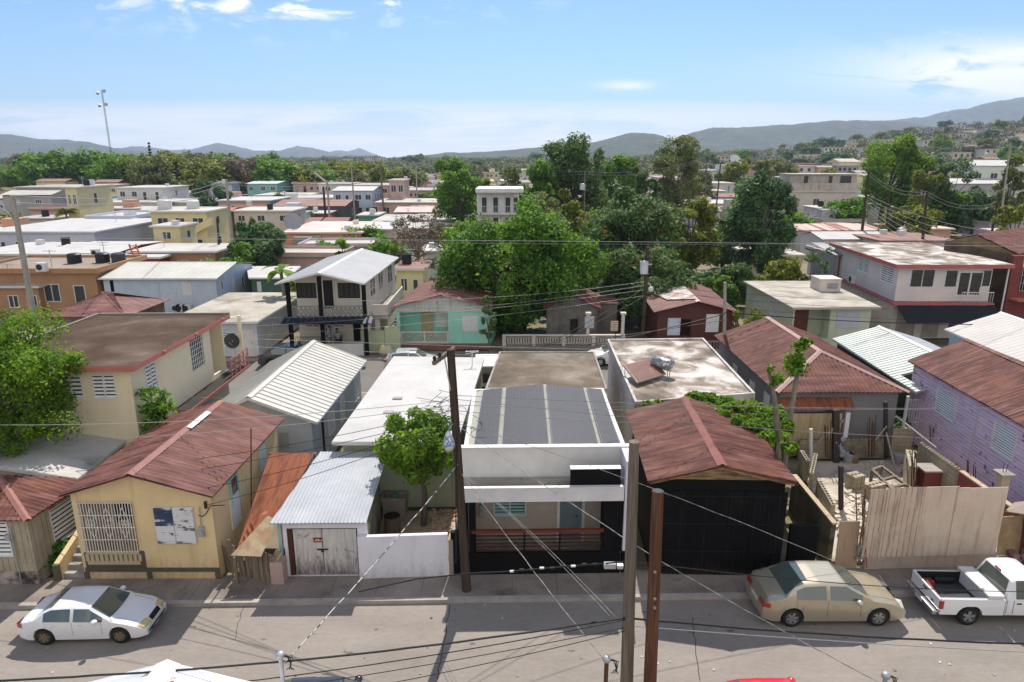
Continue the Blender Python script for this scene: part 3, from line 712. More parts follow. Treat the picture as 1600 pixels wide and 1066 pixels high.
# C  cream two-storey house with pink trim
def cream():
 z = 6.0
 fr_ = P(208,573,z); br_ = P(359,491,z); L = 10.4
 d = br_-fr_; d.z = 0; x = Vector((1,SK,0)); fl = fr_-x*L*.66; bl = fl+d
 q = [fl,fr_,br_,bl]
 root = thing('cream_house','cream two-storey house with brown flat roof and pink roof edge on the left','house',(fr_.x-4,fr_.y,G))
 mb = MB(); mb.prism(q,z-.22,z); r = mb.build('roof',M_PINK,root)
 qi = quad_in(q,(.02,.02,.02,.02)); mb = MB(); mb.prism(qi,z+.003,z+.012); mb.build('roof_surface',M_ROOF_BROWN,r)
 mb = MB(); bq = quad_in(q,.14); q3 = Vector((q[3].x,q[3].y))
 mb.prism([q[0],bq[0],bq[3],q[3]],z+.014,z+.1); mb.prism([bq[3]+Vector((.01,.005)),bq[2],q[2],q3+Vector((.2,0))],z+.014,z+.1); mb.build('parapet',mat('grey_kerb_roof',(.22,.2,.18)),r)
 w = quad_in(q,(.3,.35,.3,.3))
 fF = Fr(w[0],w[1]); fR = Fr(w[1],w[2])
 ops = {'F': [(('px',141,586,184,623),'jal',{}),(('px',88,588,132,623),'jal',{}),([1.0,2.2,3.9,5.0],'jal',{})],
     'R': [(('px',224,568,247,603),'jal',{}),(('px',294,527,320,568),'grille',{'k': 7,'h': 7,'label': 'white square-grid security grille'}),
     ([fR.L-1.5,fR.L-.1,3.2,5.6],'hole',{'depth': 1.3})]}
 walls(root,w,3.0,z-.22,M_CREAM,ops)
 # dark glass behind the grille
 r_ = fR.rect(294,527,320,568); mb = MB(); fR.box(mb,r_[0]+.01,r_[1]-.01,r_[2]+.01,r_[3]-.01,.06,.09); mb.build('pane',M_GLASS,root)
 # lower storey
 mb = MB(); walls(root,w,G,3.0,M_CREAM,{'R': [([5.6,6.6,1.1,2.2],'jal',{}),([2.2,3.0,1.1,2.2],'jal',{})]})
 mb = MB(); fR.box(mb,3.0,fR.L+1.3,2.82,2.95,-.75,-.003); mb.build('ledge',M_PINK,root)
 mb = MB(); fR.box(mb,3.03,fR.L+1.28,2.954,2.965,-.72,-.01); mb.build('ledge_surface',mat('black_ledge',(.03,.025,.022)),root)
 # balcony rail and post at the back corner
 mb = MB()
 for k in range(5):
  u = fR.L-1.0+k*.55; fR.box(mb,u-.03,u+.03,2.96,3.9,-.72,-.66)
 for zz in (3.3,3.6,3.9): fR.box(mb,fR.L-1.0,fR.L+1.25,zz-.025,zz+.025,-.70,-.67)
 mb.build('balcony_rail',M_PINK,root)
 mb = MB(); fR.box(mb,fR.L+.9,fR.L+1.05,2.97,z-.23,-.6,-.45); mb.build('post',M_CREAM,root)
 # vents, downpipe stubs
 mb = MB()
 for u in (2.0,5.0,8.0): fR.box(mb,u,u+.14,z-.14,z-.02,-.45,-.36)
 each(mb,'spout',M_PINK,root)
 d_ = thing('satellite_dish','dark satellite dish on the back balcony of the cream two-storey house','satellite dish',PY(362,533,fR.b.y+.6))
 c = PY(362,533,fR.b.y+.6); mb = MB()
 N = 16; vs = [c+Vector((0,.12,0))]; fs = []
 for i in range(1,4):
  for j in range(N):
   a = 2*math.pi*j/N; rr = .42*i/3; vs.append(c+Vector((rr*math.cos(a),.12-.12*(i/3)**2,rr*math.sin(a))))
 for j in range(N): fs.append([0,1+j,1+(j+1) % N])
 for i in range(2):
  for j in range(N): a = 1+i*N+j; b = 1+i*N+(j+1) % N; fs.append([a,b,b+N,a+N])
 mb.add(vs,fs); mb.add([v+Vector((0,.015,0)) for v in vs],fs); mb.build('dish',mat('dish_dark',(.05,.05,.055)),d_)
 mb = MB(); mb.tube([c+Vector((0,.1,0)),c+Vector((0,.25,-.3)),c+Vector((0,.25,-1.2))],.03,8); mb.tube([c+Vector((0,.1,-.3)),c+Vector((0,-.35,0))],.012,6); mb.build('mount',M_STEEL,d_)
cream()
# D  ochre house with red-brown corrugated gable
def ochre():
 ze = 3.45; A = P(88,776,ze); B = P(332,776,ze); Bb = P(445,653,ze)
 dep = v3(Bb-B,0)
 ov = (.45,.30,.25,.12)
 q = quad_in([A,B,B+dep,A+dep],ov); fF,fR = Fr(q[0],q[1]),Fr(q[1],q[2])
 pr = fF.rect(122,786,221,881)
 win = fF.rect(240,793,308,848)
 ops = {'F': [(pr,'hole',{'depth': 1.5})],'R': [(('px',404,700,417,726),'panel',{'label': 'white shutter on the side wall'})]}
 root,q,info = gable_y('ochre_house','ochre yellow house with red-brown corrugated gable roof and white porch grille',A,B,dep,ze,(200,742),ov=ov,z0=G,
       wm=M_YEL,rm=M_RUST_BR,cm=mat('dusty_pink_cap',(.28,.14,.125),nscale=3),pitch=.2,amp=.022,ops=ops,wob=.008)
 # porch inside
 f = fF; u0,u1,z0,z1 = pr
 mb = MB(); f.box(mb,u0+.9,u0+1.3,z0+.35,z1-.25,1.42,1.49); f.box(mb,u0+1.5,u0+2.0,z0+.35,z1-.2,1.40,1.49); mb.build('door',mat('dark_brown_door',(.05,.03,.02)),root)
 mb = MB(); f.box(mb,u0+.2,u0+.75,z0+.7,z1-.3,1.44,1.49); mb.build('shutter',M_BLACK,root)
 # balustrade with slots
 zb = z0+.06; zt_ = f.px(180,861)[1]
 mb = MB(); f.box(mb,u0,u1,zt_-.10,zt_,-.06,.08); f.box(mb,u0,u1,z0,z0+.12,-.06,.08); n = 11
 for i in range(n+1):
  u = u0+(u1-u0)*i/n; f.box(mb,u-.055,u+.055,z0+.121,zt_-.101,-.04,.06)
 mb.build('balustrade',M_YELBASE,root)
 mb = MB(); W = u1-u0
 for i in range(20):
  u = u0+W*i/19; f.box(mb,u-.011,u+.011,zt_+.003,z1+.08,-.09,-.07)
 for k in range(5):
  z = zt_+.03+(z1-zt_+.02)*k/4; f.box(mb,u0-.05,u1+.05,z-.012,z+.012,-.112,-.092)
 for c in (.22,.52,.82):       # ornamental lyres
  for s in (-1,1):
   pts = [f.pt(u0+W*c+s*.17*math.sin(t*math.pi)*(1 if t < .7 else .8),zt_+.55+1.1*t,-.08) for t in [i/10 for i in range(11)]]; mb.tube(pts,.012,5)
   pts = [f.pt(u0+W*c+s*(.05+.05*math.cos(t*2*math.pi)),zt_+1.1+.12*math.sin(t*2*math.pi),-.08) for t in [i/10 for i in range(11)]]; mb.tube(pts,.01,5)
 for k in range(5):
  for s_ in (0,): f.box(mb,u0-.05,u0-.03,zt_+.03+(z1-zt_)*k/4-.01,zt_+.03+(z1-zt_)*k/4+.01,-.09,.3)
 mb.build('porch_grille',M_WHITE_CLEAN,root)
 # painted wooden jalousie, blue quarter upper left
 u0_,u1_,z0_,z1_ = win; um,zm = f.px(273,820)
 mb = MB(); f.box(mb,u0_-.03,u1_+.03,z0_-.03,z1_+.03,-.03,-.003); wf = mb.build('window',mat('shutter_frame',(.5,.5,.5)),root)
 wf['label'] = 'shutter painted white with a blue upper left quarter, peeling'
 flk = mat('peeling_white_slat',[(.5,(.62,.62,.64)),(.57,(.55,.55,.57)),(.60,(.10,.10,.11))],scale=(1,1,3),nscale=1.6,detail=10,rough=.7,fine=.05)
 flb = mat('peeling_blue_slat',[(.46,(.035,.055,.10)),(.57,(.06,.085,.14)),(.61,(.5,.51,.55))],scale=(1,1,3),nscale=2.2,detail=10,rough=.7,fine=.05)
 mb = MB(); mq = MB(); n = 16; hh = (z1_-z0_)/n
 for i in range(n):
  z = z0_+hh*i
  def sl_(m_,a,b): m_.hexa([f.pt(a,z+.005,-.075),f.pt(b,z+.005,-.075),f.pt(b,z+.02,-.075),f.pt(a,z+.02,-.075)],[f.pt(a,z+hh-.01,-.035),f.pt(b,z+hh-.01,-.035),f.pt(b,z+hh,-.035),f.pt(a,z+hh,-.035)])
  if z+hh/2 > zm: sl_(mq,u0_,um-.012); sl_(mb,um+.012,u1_)
  else: sl_(mb,u0_,um-.012); sl_(mb,um+.012,u1_)
 mb.build('louvre',flk,wf); mq.build('louvre',flb,wf)
 # olive bands
 mb = MB(); zb1,zb0 = f.px(150,887)[1],f.px(150,893)[1]; L = f.L
 def ul(x,y): return f.px(x,y)[0]
 f.box(mb,ul(133,885),L+.01,zb0,zb1,-.03,-.003)
 for a in (ul(131,890),ul(229,890),L-.16): f.box(mb,a,a+.17,G,zb0-.002,-.032,-.003)
 f.box(mb,pr[0]-.1,pr[0]-.003,zb1+.002,zt_,-.032,-.003); f.box(mb,pr[1]+.003,pr[1]+.16,zb1+.002,zt_,-.032,-.003)
 f.box(mb,pr[0],pr[1],zb1+.002,z0-.003,-.034,-.003)
 mb.build('trim',M_OLIVE,root)
 # meter, wires
 mb = MB(); u,z = f.px(316,829); f.box(mb,u-.09,u+.09,z-.2,z+.16,-.08,-.003); mb.tube([f.pt(u,z,-.09),f.pt(u,z,-.19)],.075,14)
 mb.tube([f.pt(u,z+.16,-.04),f.pt(u+.02,z+.9,-.05)],.018,6); mb.build('meter',M_STEEL,root)
 mb = MB(); pts = [f.pt(*f.px(x,y),-.06) for x,y in ((311,804),(318,806),(324,800),(330,789),(352,788))]; mb.tube(pts,.016,5)
 u,z = f.px(322,788); f.box(mb,u-.03,u+.04,z-.12,z+.12,-.1,-.02); mb.build('cable',M_IRON,root)
 # side window with turquoise frame
 r_ = fR.rect(356,752,373,779); mb = MB(); u0,u1,z0,z1 = r_
 for a in ((u0,u0+.06,z0,z1),(u1-.06,u1,z0,z1),(u0,u1,z1,z1+.06)): fR.box(mb,*a,-.08,-.003)
 w_ = mb.build('window',mat('turquoise_frame',(.25,.5,.5)),root); w_['label'] = 'side window with a turquoise frame and white lower panel'
 mb = MB(); fR.box(mb,u0+.06,u1-.06,z0,z1,-.03,-.003); mb.build('pane',M_GLASS,w_)
 r2 = fR.rect(357,781,376,812); mb = MB(); fR.box(mb,r2[0],r2[1],r2[2],r2[3],-.05,-.003); mb.build('shutter',M_WHITE,w_)
 # rust run at the front right corner
 # antenna mast on the right side
 t = thing('antenna_mast','thin rusty antenna mast standing at the right eave of the ochre house','antenna',fR.pt(2.2,G,-.2))
 c = fR.pt(2.2,G,-.2); tp = PY(392,668,c.y); mb = MB(); mb.tube([c,tp],.025,6); mb.build('mast',M_REBAR,t)
 # white patch sheets on the ridge
 A_,B_,RF,RB,zw = info
 mb = MB(); a = RF.lerp(RB,.56)+Vector((.03,0,.055)); b = RF.lerp(RB,.80)+Vector((.03,0,.055))
 sl = (B_-RF).normalized()*.2; mb.hexa([a,a+sl,b+sl,b],[p+Vector((0,0,.012)) for p in (a,a+sl,b+sl,b)]); mb.build('roof_patch',M_WHITE,root)
 # steps and stair wall on the left
 st = thing('stair','concrete entrance steps with a cream side wall left of the ochre house','stairs',P(105,910,G))
 c0 = P(82,910,G); mb = MB(); y = q[0].y
 x0,x1 = q[0].x-.85,q[0].x-.02
 for i in range(4): mb.box(x0+.1,x1,y+.05+i*.28,y+.33+i*.28,G,G+.16*(i+1))
 mb.box(x0+.1,x1,y+1.18,y+1.9,G,G+.7); mb.build('step',M_CONC,st)
 mb = MB()
 for k in (0,1):
  mb.v += [(x0-.1+.18*k,y-.05,G),(x0-.1+.18*k,y+1.9,G),(x0-.1+.18*k,y+1.9,1.25),(x0-.1+.18*k,y+1.3,1.2),(x0-.1+.18*k,y-.05,.74)]
 for f_ in ([0,1,2,3,4],[9,8,7,6,5],[0,4,9,5],[4,3,8,9],[3,2,7,8],[2,1,6,7],[1,0,5,6]): mb.f.append(f_); mb.m.append(0)
 mb.build('stair_wall',M_YEL,st)
 mb = MB(); mb.box(x0-.12,x0+.1,y-.14,y-.053,G,.72); mb.build('post',M_OLIVE,st)
 mb = MB(); mb.box(x0-.1,x0+.4,y+1.93,y+2.3,G,1.6); mb.build('planter',M_YEL,st)
 return q
QD = ochre()
# E  rusty lean-to passage and picket wall
def leanto():
 a,b = P(422,706,2.9),P(492,706,2.9); c,d = P(410,850,1.3),P(366,868,1.2)
 t = thing('lean_to_roof','lean-to roof of bright rust-red corrugated sheets beside the ochre house','shed',(c.x,c.y,G))
 mb = MB(); sheet(mb,d,a,b,c,.5,.0,thick=.02)
 mb = MB(); sheet(mb,c,d,a,b,.2,.035,thick=.02,wob=.012); r = mb.build('roof',M_RUST_RED,t)
 e1,e2 = P(372,868,1.62),P(424,806,1.95); e3,e4 = P(432,792,2.0),P(398,834,1.92)
 mb = MB(); mb.hexa([P(360,868,1.24),P(408,870,1.2),P(434,812,1.98),P(418,806,2.06)],[P(360,868,1.26),P(408,870,1.22),P(434,812,2.0),P(418,806,2.08)])
 mb.build('roof_patch',mat('buff_sheet',[(.4,(.45,.36,.24)),(.65,(.34,.2,.1))],nscale=2),t)
 mb = MB()
 for p in (a,b,c,d): mb.beam(v3(p,G),v3(p,p.z-.05),.09)
 each(mb,'post',M_WOOD_OLD,t)
 f = thing('picket_wall','leaning wall of dark weathered boards beside the garage with missing slats','fence',P(380,908,G))
 p0,p1 = P(338,890,G),P(428,912,G); rr = random.Random(4)
 n = 17
 for i in range(n):
  if i in (6,): continue
  f_ = i/n; a_ = p0.lerp(p1,f_); h = 1.15+rr.uniform(-.15,.18) - .35*(abs(f_-.45) < .1)
  top = a_+Vector((rr.uniform(-.06,.06),rr.uniform(-.08,.05),h)); wv = (p1-p0).normalized()*rr.uniform(.13,.19)
  mb = MB(); th = Vector((0,.025,0)); mb.hexa([a_,a_+wv,a_+wv+th,a_+th],[top,top+wv,top+wv+th,top+th]); mb.build('board',M_WOOD_OLD,f)
 mb = MB(); mb.beam(p0+Vector((0,.06,.5)),p1+Vector((0,.06,.5)),.05,.09); mb.build('rail',M_WOOD_OLD,f)
 l = thing('loose_boards','loose pale boards leaning in the gap left of the garage door','lumber',P(430,880,G))
 mb = MB()
 for x0,y0,x1,y1 in ((426,880,437,858),(428,884,439,866),(424,876,434,858)): mb.beam(P(x0,y0,.7),P(x1,y1,1.3),.05,.09)
 each(mb,'board',mat('pale_board',(.4,.33,.22)),l)
 pk = MB(); a = P(425,912,G); pk.box(a.x,a.x+.42,a.y-.05,a.y+.4,G,.95); tag(pk.build('pier',mat('dusty_pink_pier',(.42,.30,.27),streak=((.1,.06,.05),.5)),loc=a),'low dusty pink pier left of the garage doors','pier')
 pt = thing('gate_post','pale turquoise post left of the garage','post',P(441,890,G)); mb = MB(); a = P(443,900,G); mb.box(a.x-.06,a.x+.06,a.y,a.y+.12,.96,2.2); mb.build('post',mat('turq_post',(.28,.42,.40),streak=((.1,.1,.1),.5)),pt)
leanto()
# F  grey-blue house with cream ribbed roof
def ribbed():
 ze = 3.0; B = P(496,660,ze); Bb = P(573,563,ze); dep = v3(Bb-B,0); A = Vector((B.x-5.3,B.y-.1,ze))
 ops = {'R': [(('px',501,652,509,712),'door',{'fill': mat('dark_red_door',(.06,.02,.018))}),(('px',511,649,524,670),'jal',{}),(('px',530,622,540,652),'jal',{}),(('px',552,592,562,620),'jal',{})],
     'F': [(('px',436,676,452,700),'panel',{'fill': M_STUCCO_GREY,'label': 'grey boarded opening'})]}
 root,q,info = gable_y('ribbed_roof_house','blue-grey house with a cream ribbed metal gable roof behind the ochre house',A,B,dep,ze,rise=1.15,t=.46,ov=(.25,.35,.25,.3),z0=G,
       wm=M_GREYB,rm=M_CREAM_RIB,pitch=.40,amp=.035,prof='rib',ops=ops,fascia=M_ALU)
 q2 = [P(405,632,2.7),P(440,632,2.7)]
ribbed()
# G  long white flat roof
def whitelong():
 z = 3.2; fl = P(518,691,z); bl = P(615,557,z); br_ = P(757,559,z); fr_ = P(714,691,z)
 root,wq = flat('white_flat_house','long low house with a bright white flat roof in the middle of the block',[fl,fr_,br_,bl],z,G,(.45,.15,.2,.3),M_GREEN_PALE,M_ROOF_WHITE,M_WHITE,.14,
   ops={'L': [([2,3,1.2,2.2],'jal',{}),([6,7,1.2,2.2],'jal',{})]})
 mb = MB(); a = P(558,632,z+.005); b = P(520,688,z+.005); mb.hexa([a,P(578,632,z+.013),P(541,688,z+.013),b],[v+Vector((0,0,.05)) for v in (a,P(578,632,z+.013),P(541,688,z+.013),b)])
 for (x,y) in ((621,623),(607,645)):
  c = P(x,y,z+.02); mb = MB(); mb.box(c.x-.22,c.x+.22,c.y-.14,c.y+.14,z+.016,z+.07)
  o = mb.build('vent_cover',mat('grey_vent',(.3,.29,.28)),loc=c,bevel=.01); tag(o,'grey vent cover on the white roof, %s' % ('the farther of two' if y < 630 else 'the nearer of two'),'vent')
 # roof antenna mast
 t = thing('tv_antenna','small white television antenna at the far edge of the white roof','antenna',P(738,585,z))
 c = P(738,572,z+.013); mb = MB(); top = c+Vector((0,0,.8)); mb.tube([c,top],.025,6); mb.beam(top+Vector((-.35,0,0)),top+Vector((.35,0,.03)),.03); mb.beam(top+Vector((-.35,-.2,-.08)),top+Vector((.3,.25,-.08)),.02)
 for k in (-.3,-.1,.1,.3): mb.beam(top+Vector((k,-.15,.02)),top+Vector((k,.15,.02)),.015)
 mb.build('mast',M_WHITE_CLEAN,t)
 return wq
whitelong()
# H  garage
def garage():
 zf = 2.28; A,B = P(421,818,zf),P(572,817,zf); C,D = P(596,712,2.75),P(500,706,2.75)
 root = thing('garage','small garage with a light blue-grey corrugated roof and weathered white double doors','garage',((A.x+B.x)/2,A.y,G))
 mb = MB(); sheet(mb,A,B,C,D,.13,.016,thick=.02,wob=.002); r = mb.build('roof',M_ZINC,root)
 q = [Vector((A.x+.35,A.y+.22)),Vector((B.x-.02,B.y+.22)),Vector((C.x-.12,C.y-.1)),Vector((D.x+.1,D.y-.1))]
 f = Fr(q[0],q[1]); dr = f.rect(447,826,563,905); dr[2] = G+.02
 def wf(mb):
  wall_face(mb,f,G,zf-.06,[(dr,'',{'depth': .14})])
 mb = MB(); wf(mb)
 for (i,j) in ((2,3),(3,0)):
  a,b = q[i],q[j]; za = 2.66 if i == 2 else 2.66; zb_ = 2.66 if j == 3 else 2.2
  mb.quad(v3(a,G),v3(b,G),v3(b,zb_),v3(a,za))
 mb.build('wall',M_LAV,root)
 mb = MB(); a,b = q[1],q[2]; mb.hexa([v3(a,G),v3(b,G),v3(b+Vector((-.12,0)),G),v3(a+Vector((-.12,.0)),G)],[v3(a,2.2),v3(b,2.66),v3(b+Vector((-.12,0)),2.66),v3(a+Vector((-.12,0)),2.2)])
 sw = mb.build('wall',M_MOSS,root); sw['label'] = 'mossy side wall'
 u0,u1,z0,z1 = dr; um = (u0+u1)/2-.02
 mb = MB(); f.box(mb,u0,u0+.16,z0,z1,.03,.13); f.box(mb,u0+.16,u1,z1-.03,z1,.05,.13); mb.build('door_frame',mat('dark_rust_post',(.08,.03,.022)),root)
 for k,(a,b) in enumerate(((u0+.2,um-.012),(um+.012,u1-.05))):
  mb = MB(); f.box(mb,a,b,z0+.04,z1-.06,.04,.09)
  for t in (0,1): f.box(mb,a if t == 0 else b-.09,a+.09 if t == 0 else b,z0+.04,z1-.06,.033,.039)
  d = mb.build('door',M_DOORW,root)
  if k == 0: mb = MB(); f.box(mb,b-.18,b+.2,1.13,1.17,.0,.03); f.box(mb,b-.04,b+.04,1.05,1.13,-.01,.03); mb.build('handle',M_IRON,d)
 s = f.rect(489,841,503,848); mb = MB(); f.box(mb,*s,.01,.03); sg = thing('warning_sign','small red and black sign on the left garage door','sign',f.pt(s[0],s[2],.02))
 mb.build('sign_board',mat('sign_red',(.5,.02,.02),fine=0),sg)
 mb = MB(); f.box(mb,s[0]+.03,s[1]-.02,s[2]+(s[3]-s[2])*.58,s[3]-.01,.004,.009); mb.build('header',M_BLACK,sg)
 mb = MB(); x = s[0]+.05
 for wd_ in (.04,.02,.05,.03,.045): f.box(mb,x,x+wd_,s[2]+.065,s[2]+.10,.004,.009); x += wd_+.014
 x = s[0]+.08
 for wd_ in (.05,.06): f.box(mb,x,x+wd_,s[3]-.055,s[3]-.03,-.002,.003); x += wd_+.02
 mb.build('lettering',M_WHITE_CLEAN,sg)
 return q
QG = garage()
# I  white street wall, the yard behind it
def yard():
 q = [P(562,905,G),P(701,900,G)]; d = (q[1]-q[0]).normalized(); n = Vector((-d.y,d.x,0))*.16
 mb = MB(); mb.prism([q[0],q[1],q[1]+n,q[0]+n],G,1.72); o = mb.build('yard_wall',M_LAV,loc=q[0],bevel=.01)
 tag(o,'smooth white street wall in front of the yard with the bright green tree','wall')
 mb = MB(); a = QG[1]; b = Vector((-2.0,24.4)); mb.prism([(a.x,a.y),(q[1].x,q[1].y+.2),(-1.5,25.0),(QG[2].x,25.0)],.0,.11)
 tag(mb.build('ground',mat('yard_dirt',[(.35,(.30,.22,.15)),(.6,(.42,.32,.23)),(.8,(.18,.13,.08))],nscale=1.3,detail=9,bump=.03,bscale=6,rough=1)),kind='structure')
 mb = MB(); a = P(722,862,.6); mb.prism([(q[1].x+.02,q[1].y),(q[1].x+.17,q[1].y),(-1.42,25.2),(-1.6,25.2)],G,1.5)
 tag(mb.build('yard_wall',M_CONC,loc=q[1]),'bare side wall between the tree yard and the black and white house','wall')
 mb = MB(); rr = random.Random(8)
 for i in range(140):
  x,y = rr.uniform(673,712),rr.uniform(795,832); c = P(x,y,.15); s = rr.uniform(.04,.13)
  mb.ball((c.x,c.y,.12+s*.2),s,s*rr.uniform(.7,1.2),s*.6,6,4)
 tag(mb.build('rubble',mat('rubble_red',[(.35,(.38,.25,.16)),(.6,(.5,.38,.28)),(.8,(.2,.13,.08))],nscale=4,rough=1),loc=P(690,815,.1)),'heap of reddish rubble on the yard floor right of the tree','rubble',kind='stuff')
 t = thing('oil_drum','old open drum standing in the tree yard','barrel',P(614,835,.11)); c = P(614,838,.11)
 mb = MB(); mb.cyl(c,.3,.11,.98,20); [mb.cyl(c,.312,z,z+.03,20) for z in (.38,.68,.95)]; mb.build('drum',mat('drum_brown',(.12,.09,.07),streak=((.3,.2,.1),.4)),t)
 mb = MB(); mb.cyl(c,.27,.982,.985,20); mb.build('lid',K_DARK,t)  # no real lid: dark disc painting the shade inside the open drum
 t = thing('concrete_sink','outdoor concrete wash basin against the mossy garage wall','sink',P(618,800,.11)); c = P(618,802,.11)
 mb = MB(); mb.box(c.x-.45,c.x+.45,c.y-.3,c.y+.3,.11,.8); mb.box(c.x-.5,c.x+.5,c.y-.35,c.y-.25,.803,.93); mb.box(c.x-.5,c.x+.5,c.y+.25,c.y+.35,.803,.93); mb.box(c.x-.5,c.x-.4,c.y-.248,c.y+.248,.803,.93); mb.box(c.x+.4,c.x+.5,c.y-.248,c.y+.248,.803,.93)
 mb.build('basin',M_CONC,t); mb = MB(); mb.ball((c.x,c.y,.9),.2,.15,.1,10,6); mb.build('green_bag',mat('bag_green',(.08,.22,.2)),t)
yard()
# K  black and white house with solar roof
def solar():
 base = P(740,894,G); yb = base.y; xl = P(735,880,G).x; sk = SK
 zt = 4.35; a = P(722,697,zt); b = P(987,703,zt)
 xl,xr = a.x,b.x; yp = (a.y+b.y)/2; yf = 20.62
 root = thing('solar_house','black and white single-storey house with four dark solar panels covering its roof','house',((xl+xr)/2,yf,G))
 def Y(x,y): return y + SK*(x-(xl+xr)/2)
 def bx(mb,x0,x1,y0,y1,z0,z1): mb.prism([(x0,Y(x0,y0)),(x1,Y(x1,y0)),(x1,Y(x1,y1)),(x0,Y(x0,y1))],z0,z1)
 yk = P(853,608,4.1).y+.2
 # parapet front (white) and side walls
 mb = MB(); bx(mb,xl,xr,yp,yp+.18,3.25,zt); bx(mb,xl,xl+.15,yp+.19,yk,G,4.0); bx(mb,xr-.15,xr,yp+.19,yk,G,4.0); bx(mb,xl,xr,yk+.01,yk+.15,G,4.0)
 mb.build('wall',M_WHITE_CLEAN,root)
 mb = MB(); bx(mb,xl-.03,xr+.03,yp-.03,yp+.22,zt+.003,zt+.045); mb.build('coping',M_WHITE_CLEAN,root)
 # roof: two low slopes with the ridge running back, light corrugated sheet
 xm = P(856,697,4.15).x; A = Vector((xl+.05,Y(xl,yp+.25),3.93)); B = Vector((xr-.05,Y(xr,yp+.25),3.93)); RF = Vector((xm,Y(xm,yp+.25),4.2))
 dp = Vector((0.1,yk-yp-.1,.0)); up = Vector((0,0,.1))
 mb = MB(); sheet(mb,A+dp,A,RF,RF+dp,.13,.02); sheet(mb,B,B+dp,RF+dp,RF,.13,.02)
 roof = mb.build('roof',mat('offwhite_rib',(.5,.5,.43),rough=.5),root)
 # four panels
 def rp(x,f):   # point on roof at x, fraction f back
  s = A if x < xm else B; z = RF.z + (s.z-RF.z)*abs(x-xm)/abs(s.x-xm); return Vector((x,0,z+.07)),f
 y0 = yp+.3; y1 = yk-.1
 for i,(p0,p1,n0,n1) in enumerate(((739,777,0,0),(784,857,0,0),(863,936,0,0),(943,985,0,0))):
  fx = lambda px_: P(px_,696,4.2).x
  x0,x1 = fx(p0),fx(p1)
  if i == 3: x1 = xr-.22
  if i == 0: x0 = xl+.36
  zz = lambda x: (RF.z + ((A if x < xm else B).z-RF.z)*abs(x-xm)/abs((A if x < xm else B).x-xm)) + .05
  xs = [x0,x1] if not (x0 < xm < x1) else [x0,xm,x1]
  mb = MB()
  for c,d in zip(xs,xs[1:]):
   lo = [Vector((c,Y(c,y0),zz(c))),Vector((d,Y(d,y0),zz(d))),Vector((d+.1,Y(d,y1),zz(d))),Vector((c+.1,Y(c,y1),zz(c)))]
   mb.hexa(lo,[p+Vector((0,0,.045)) for p in lo])
  p = mb.build('solar_panel',M_PANEL,root)
  mb = MB()
  for c in (x0,x1): mb.beam((c,Y(c,y0),zz(c)+.025),(c+.1,Y(c,y1),zz(c)+.025),.02,.06)
  mb.build('panel_frame',mat('panel_frame',(.2,.21,.24)),p)
 # strip between parapet and canopy: concrete porch roof
 mb = MB(); bx(mb,xl+.05,xr-.3,yf,yp-.003,3.0,3.12); bx(mb,xl+.05,xr-.3,yp-.35,yp-.05,3.122,3.28); mb.build('porch_roof',M_CONC,root)
 mb = MB(); bx(mb,xl+.07,xr-1.9,yf+.14,yf+.6,3.122,3.16); mb.build('porch_roof_edge',mat('warm_cement',(.52,.43,.34)),root)
 xc = P(975,780,3.0).x
 mb = MB(); bx(mb,xl,xc,yf-.1,yf+.02,2.93,3.42); mb.build('canopy',mat('canopy_white',(.6,.6,.62),fine=.03),root)
 mb = MB(); bx(mb,xl-.02,xc+.01,yf-.12,yf+.03,3.423,3.455); mb.build('coping',M_WHITE_CLEAN,root)
 s0 = P(893,765,3.45); s1 = P(972,765,3.45)
 mb = MB(); bx(mb,s0.x,s1.x,yf+.10,yf+.35,3.13,4.0); sb = mb.build('sign_box',M_BLACK,root)
 mb = MB(); bx(mb,s0.x-.01,s1.x+.01,yf+.09,yf+.36,4.002,4.012); mb.build('coping',M_ALU,sb)
 mb = MB(); bx(mb,xc+.03,xr,yf-.1,yp+.2-.22,1.05,zt-.0); mb.build('fin_wall',mat('fin_white',(.56,.56,.60),fine=.03),root)
 # porch
 ym = yf+1.5
 x0,x1 = P(742,860,1).x,P(942,860,1).x
 f = Fr(Vector((xl+.15,Y(xl,ym))),Vector((xc-.1,Y(xc,ym))))
 mb = MB(); wr = f.rect(771,779,822,806); dr = f.rect(875,780,908,838); dr[2] = .5
 wr[3] = 2.75; dr[3] = 2.6
 wall_face(mb,f,.45,2.98,[(wr,'',{}),(dr,'',{})]); mb.build('porch_wall',M_BEIGE,root)
 opening(root,f,wr,'jal',{'frame': mat('teal_white_frame',(.5,.58,.56)),'fill': mat('teal_slat',(.25,.42,.40)),'n': 2,'pitch': .12,'label': 'pale green louvred porch window'})
 opening(root,f,dr,'door',{'frame': M_WHITE_CLEAN,'fill': mat('grey_glass_door',(.16,.20,.22)),'label': 'grey glazed porch door in a white frame','t': .1})
 mb = MB(); [f.box(mb,*k_,-.03,-.003) for k_ in ((dr[0]-.1,dr[0]-.002,.46,dr[3]+.08),(dr[1]+.002,dr[1]+.1,.46,dr[3]+.08),(dr[0],dr[1],dr[3]+.002,dr[3]+.08))]; mb.build('door_frame',M_WHITE_CLEAN,root)
 mb = MB(); bx(mb,xl+.15,xc,yf+.1,ym+.4,G,.45); mb.build('porch_floor',M_CONC,root)
 mb = MB(); bx(mb,xl+.02,xc-.02,yf,yf+.14,G,.95); bx(mb,xl+.28,xl+.5,yf,yf+.22,.953,2.92); bx(mb,xl-.35,xl,yf,yf+.2,G,1.75)
 bx(mb,x1,xc+.02,yf+.02,yf+.9,.953,2.92); bx(mb,xc+.04,xr,yf+.01,yf+.2,G,1.04); bx(mb,xl+.03,xl+.15,yf+.2,ym,.46,2.9)
 mb.build('street_wall',M_BLACK,root)
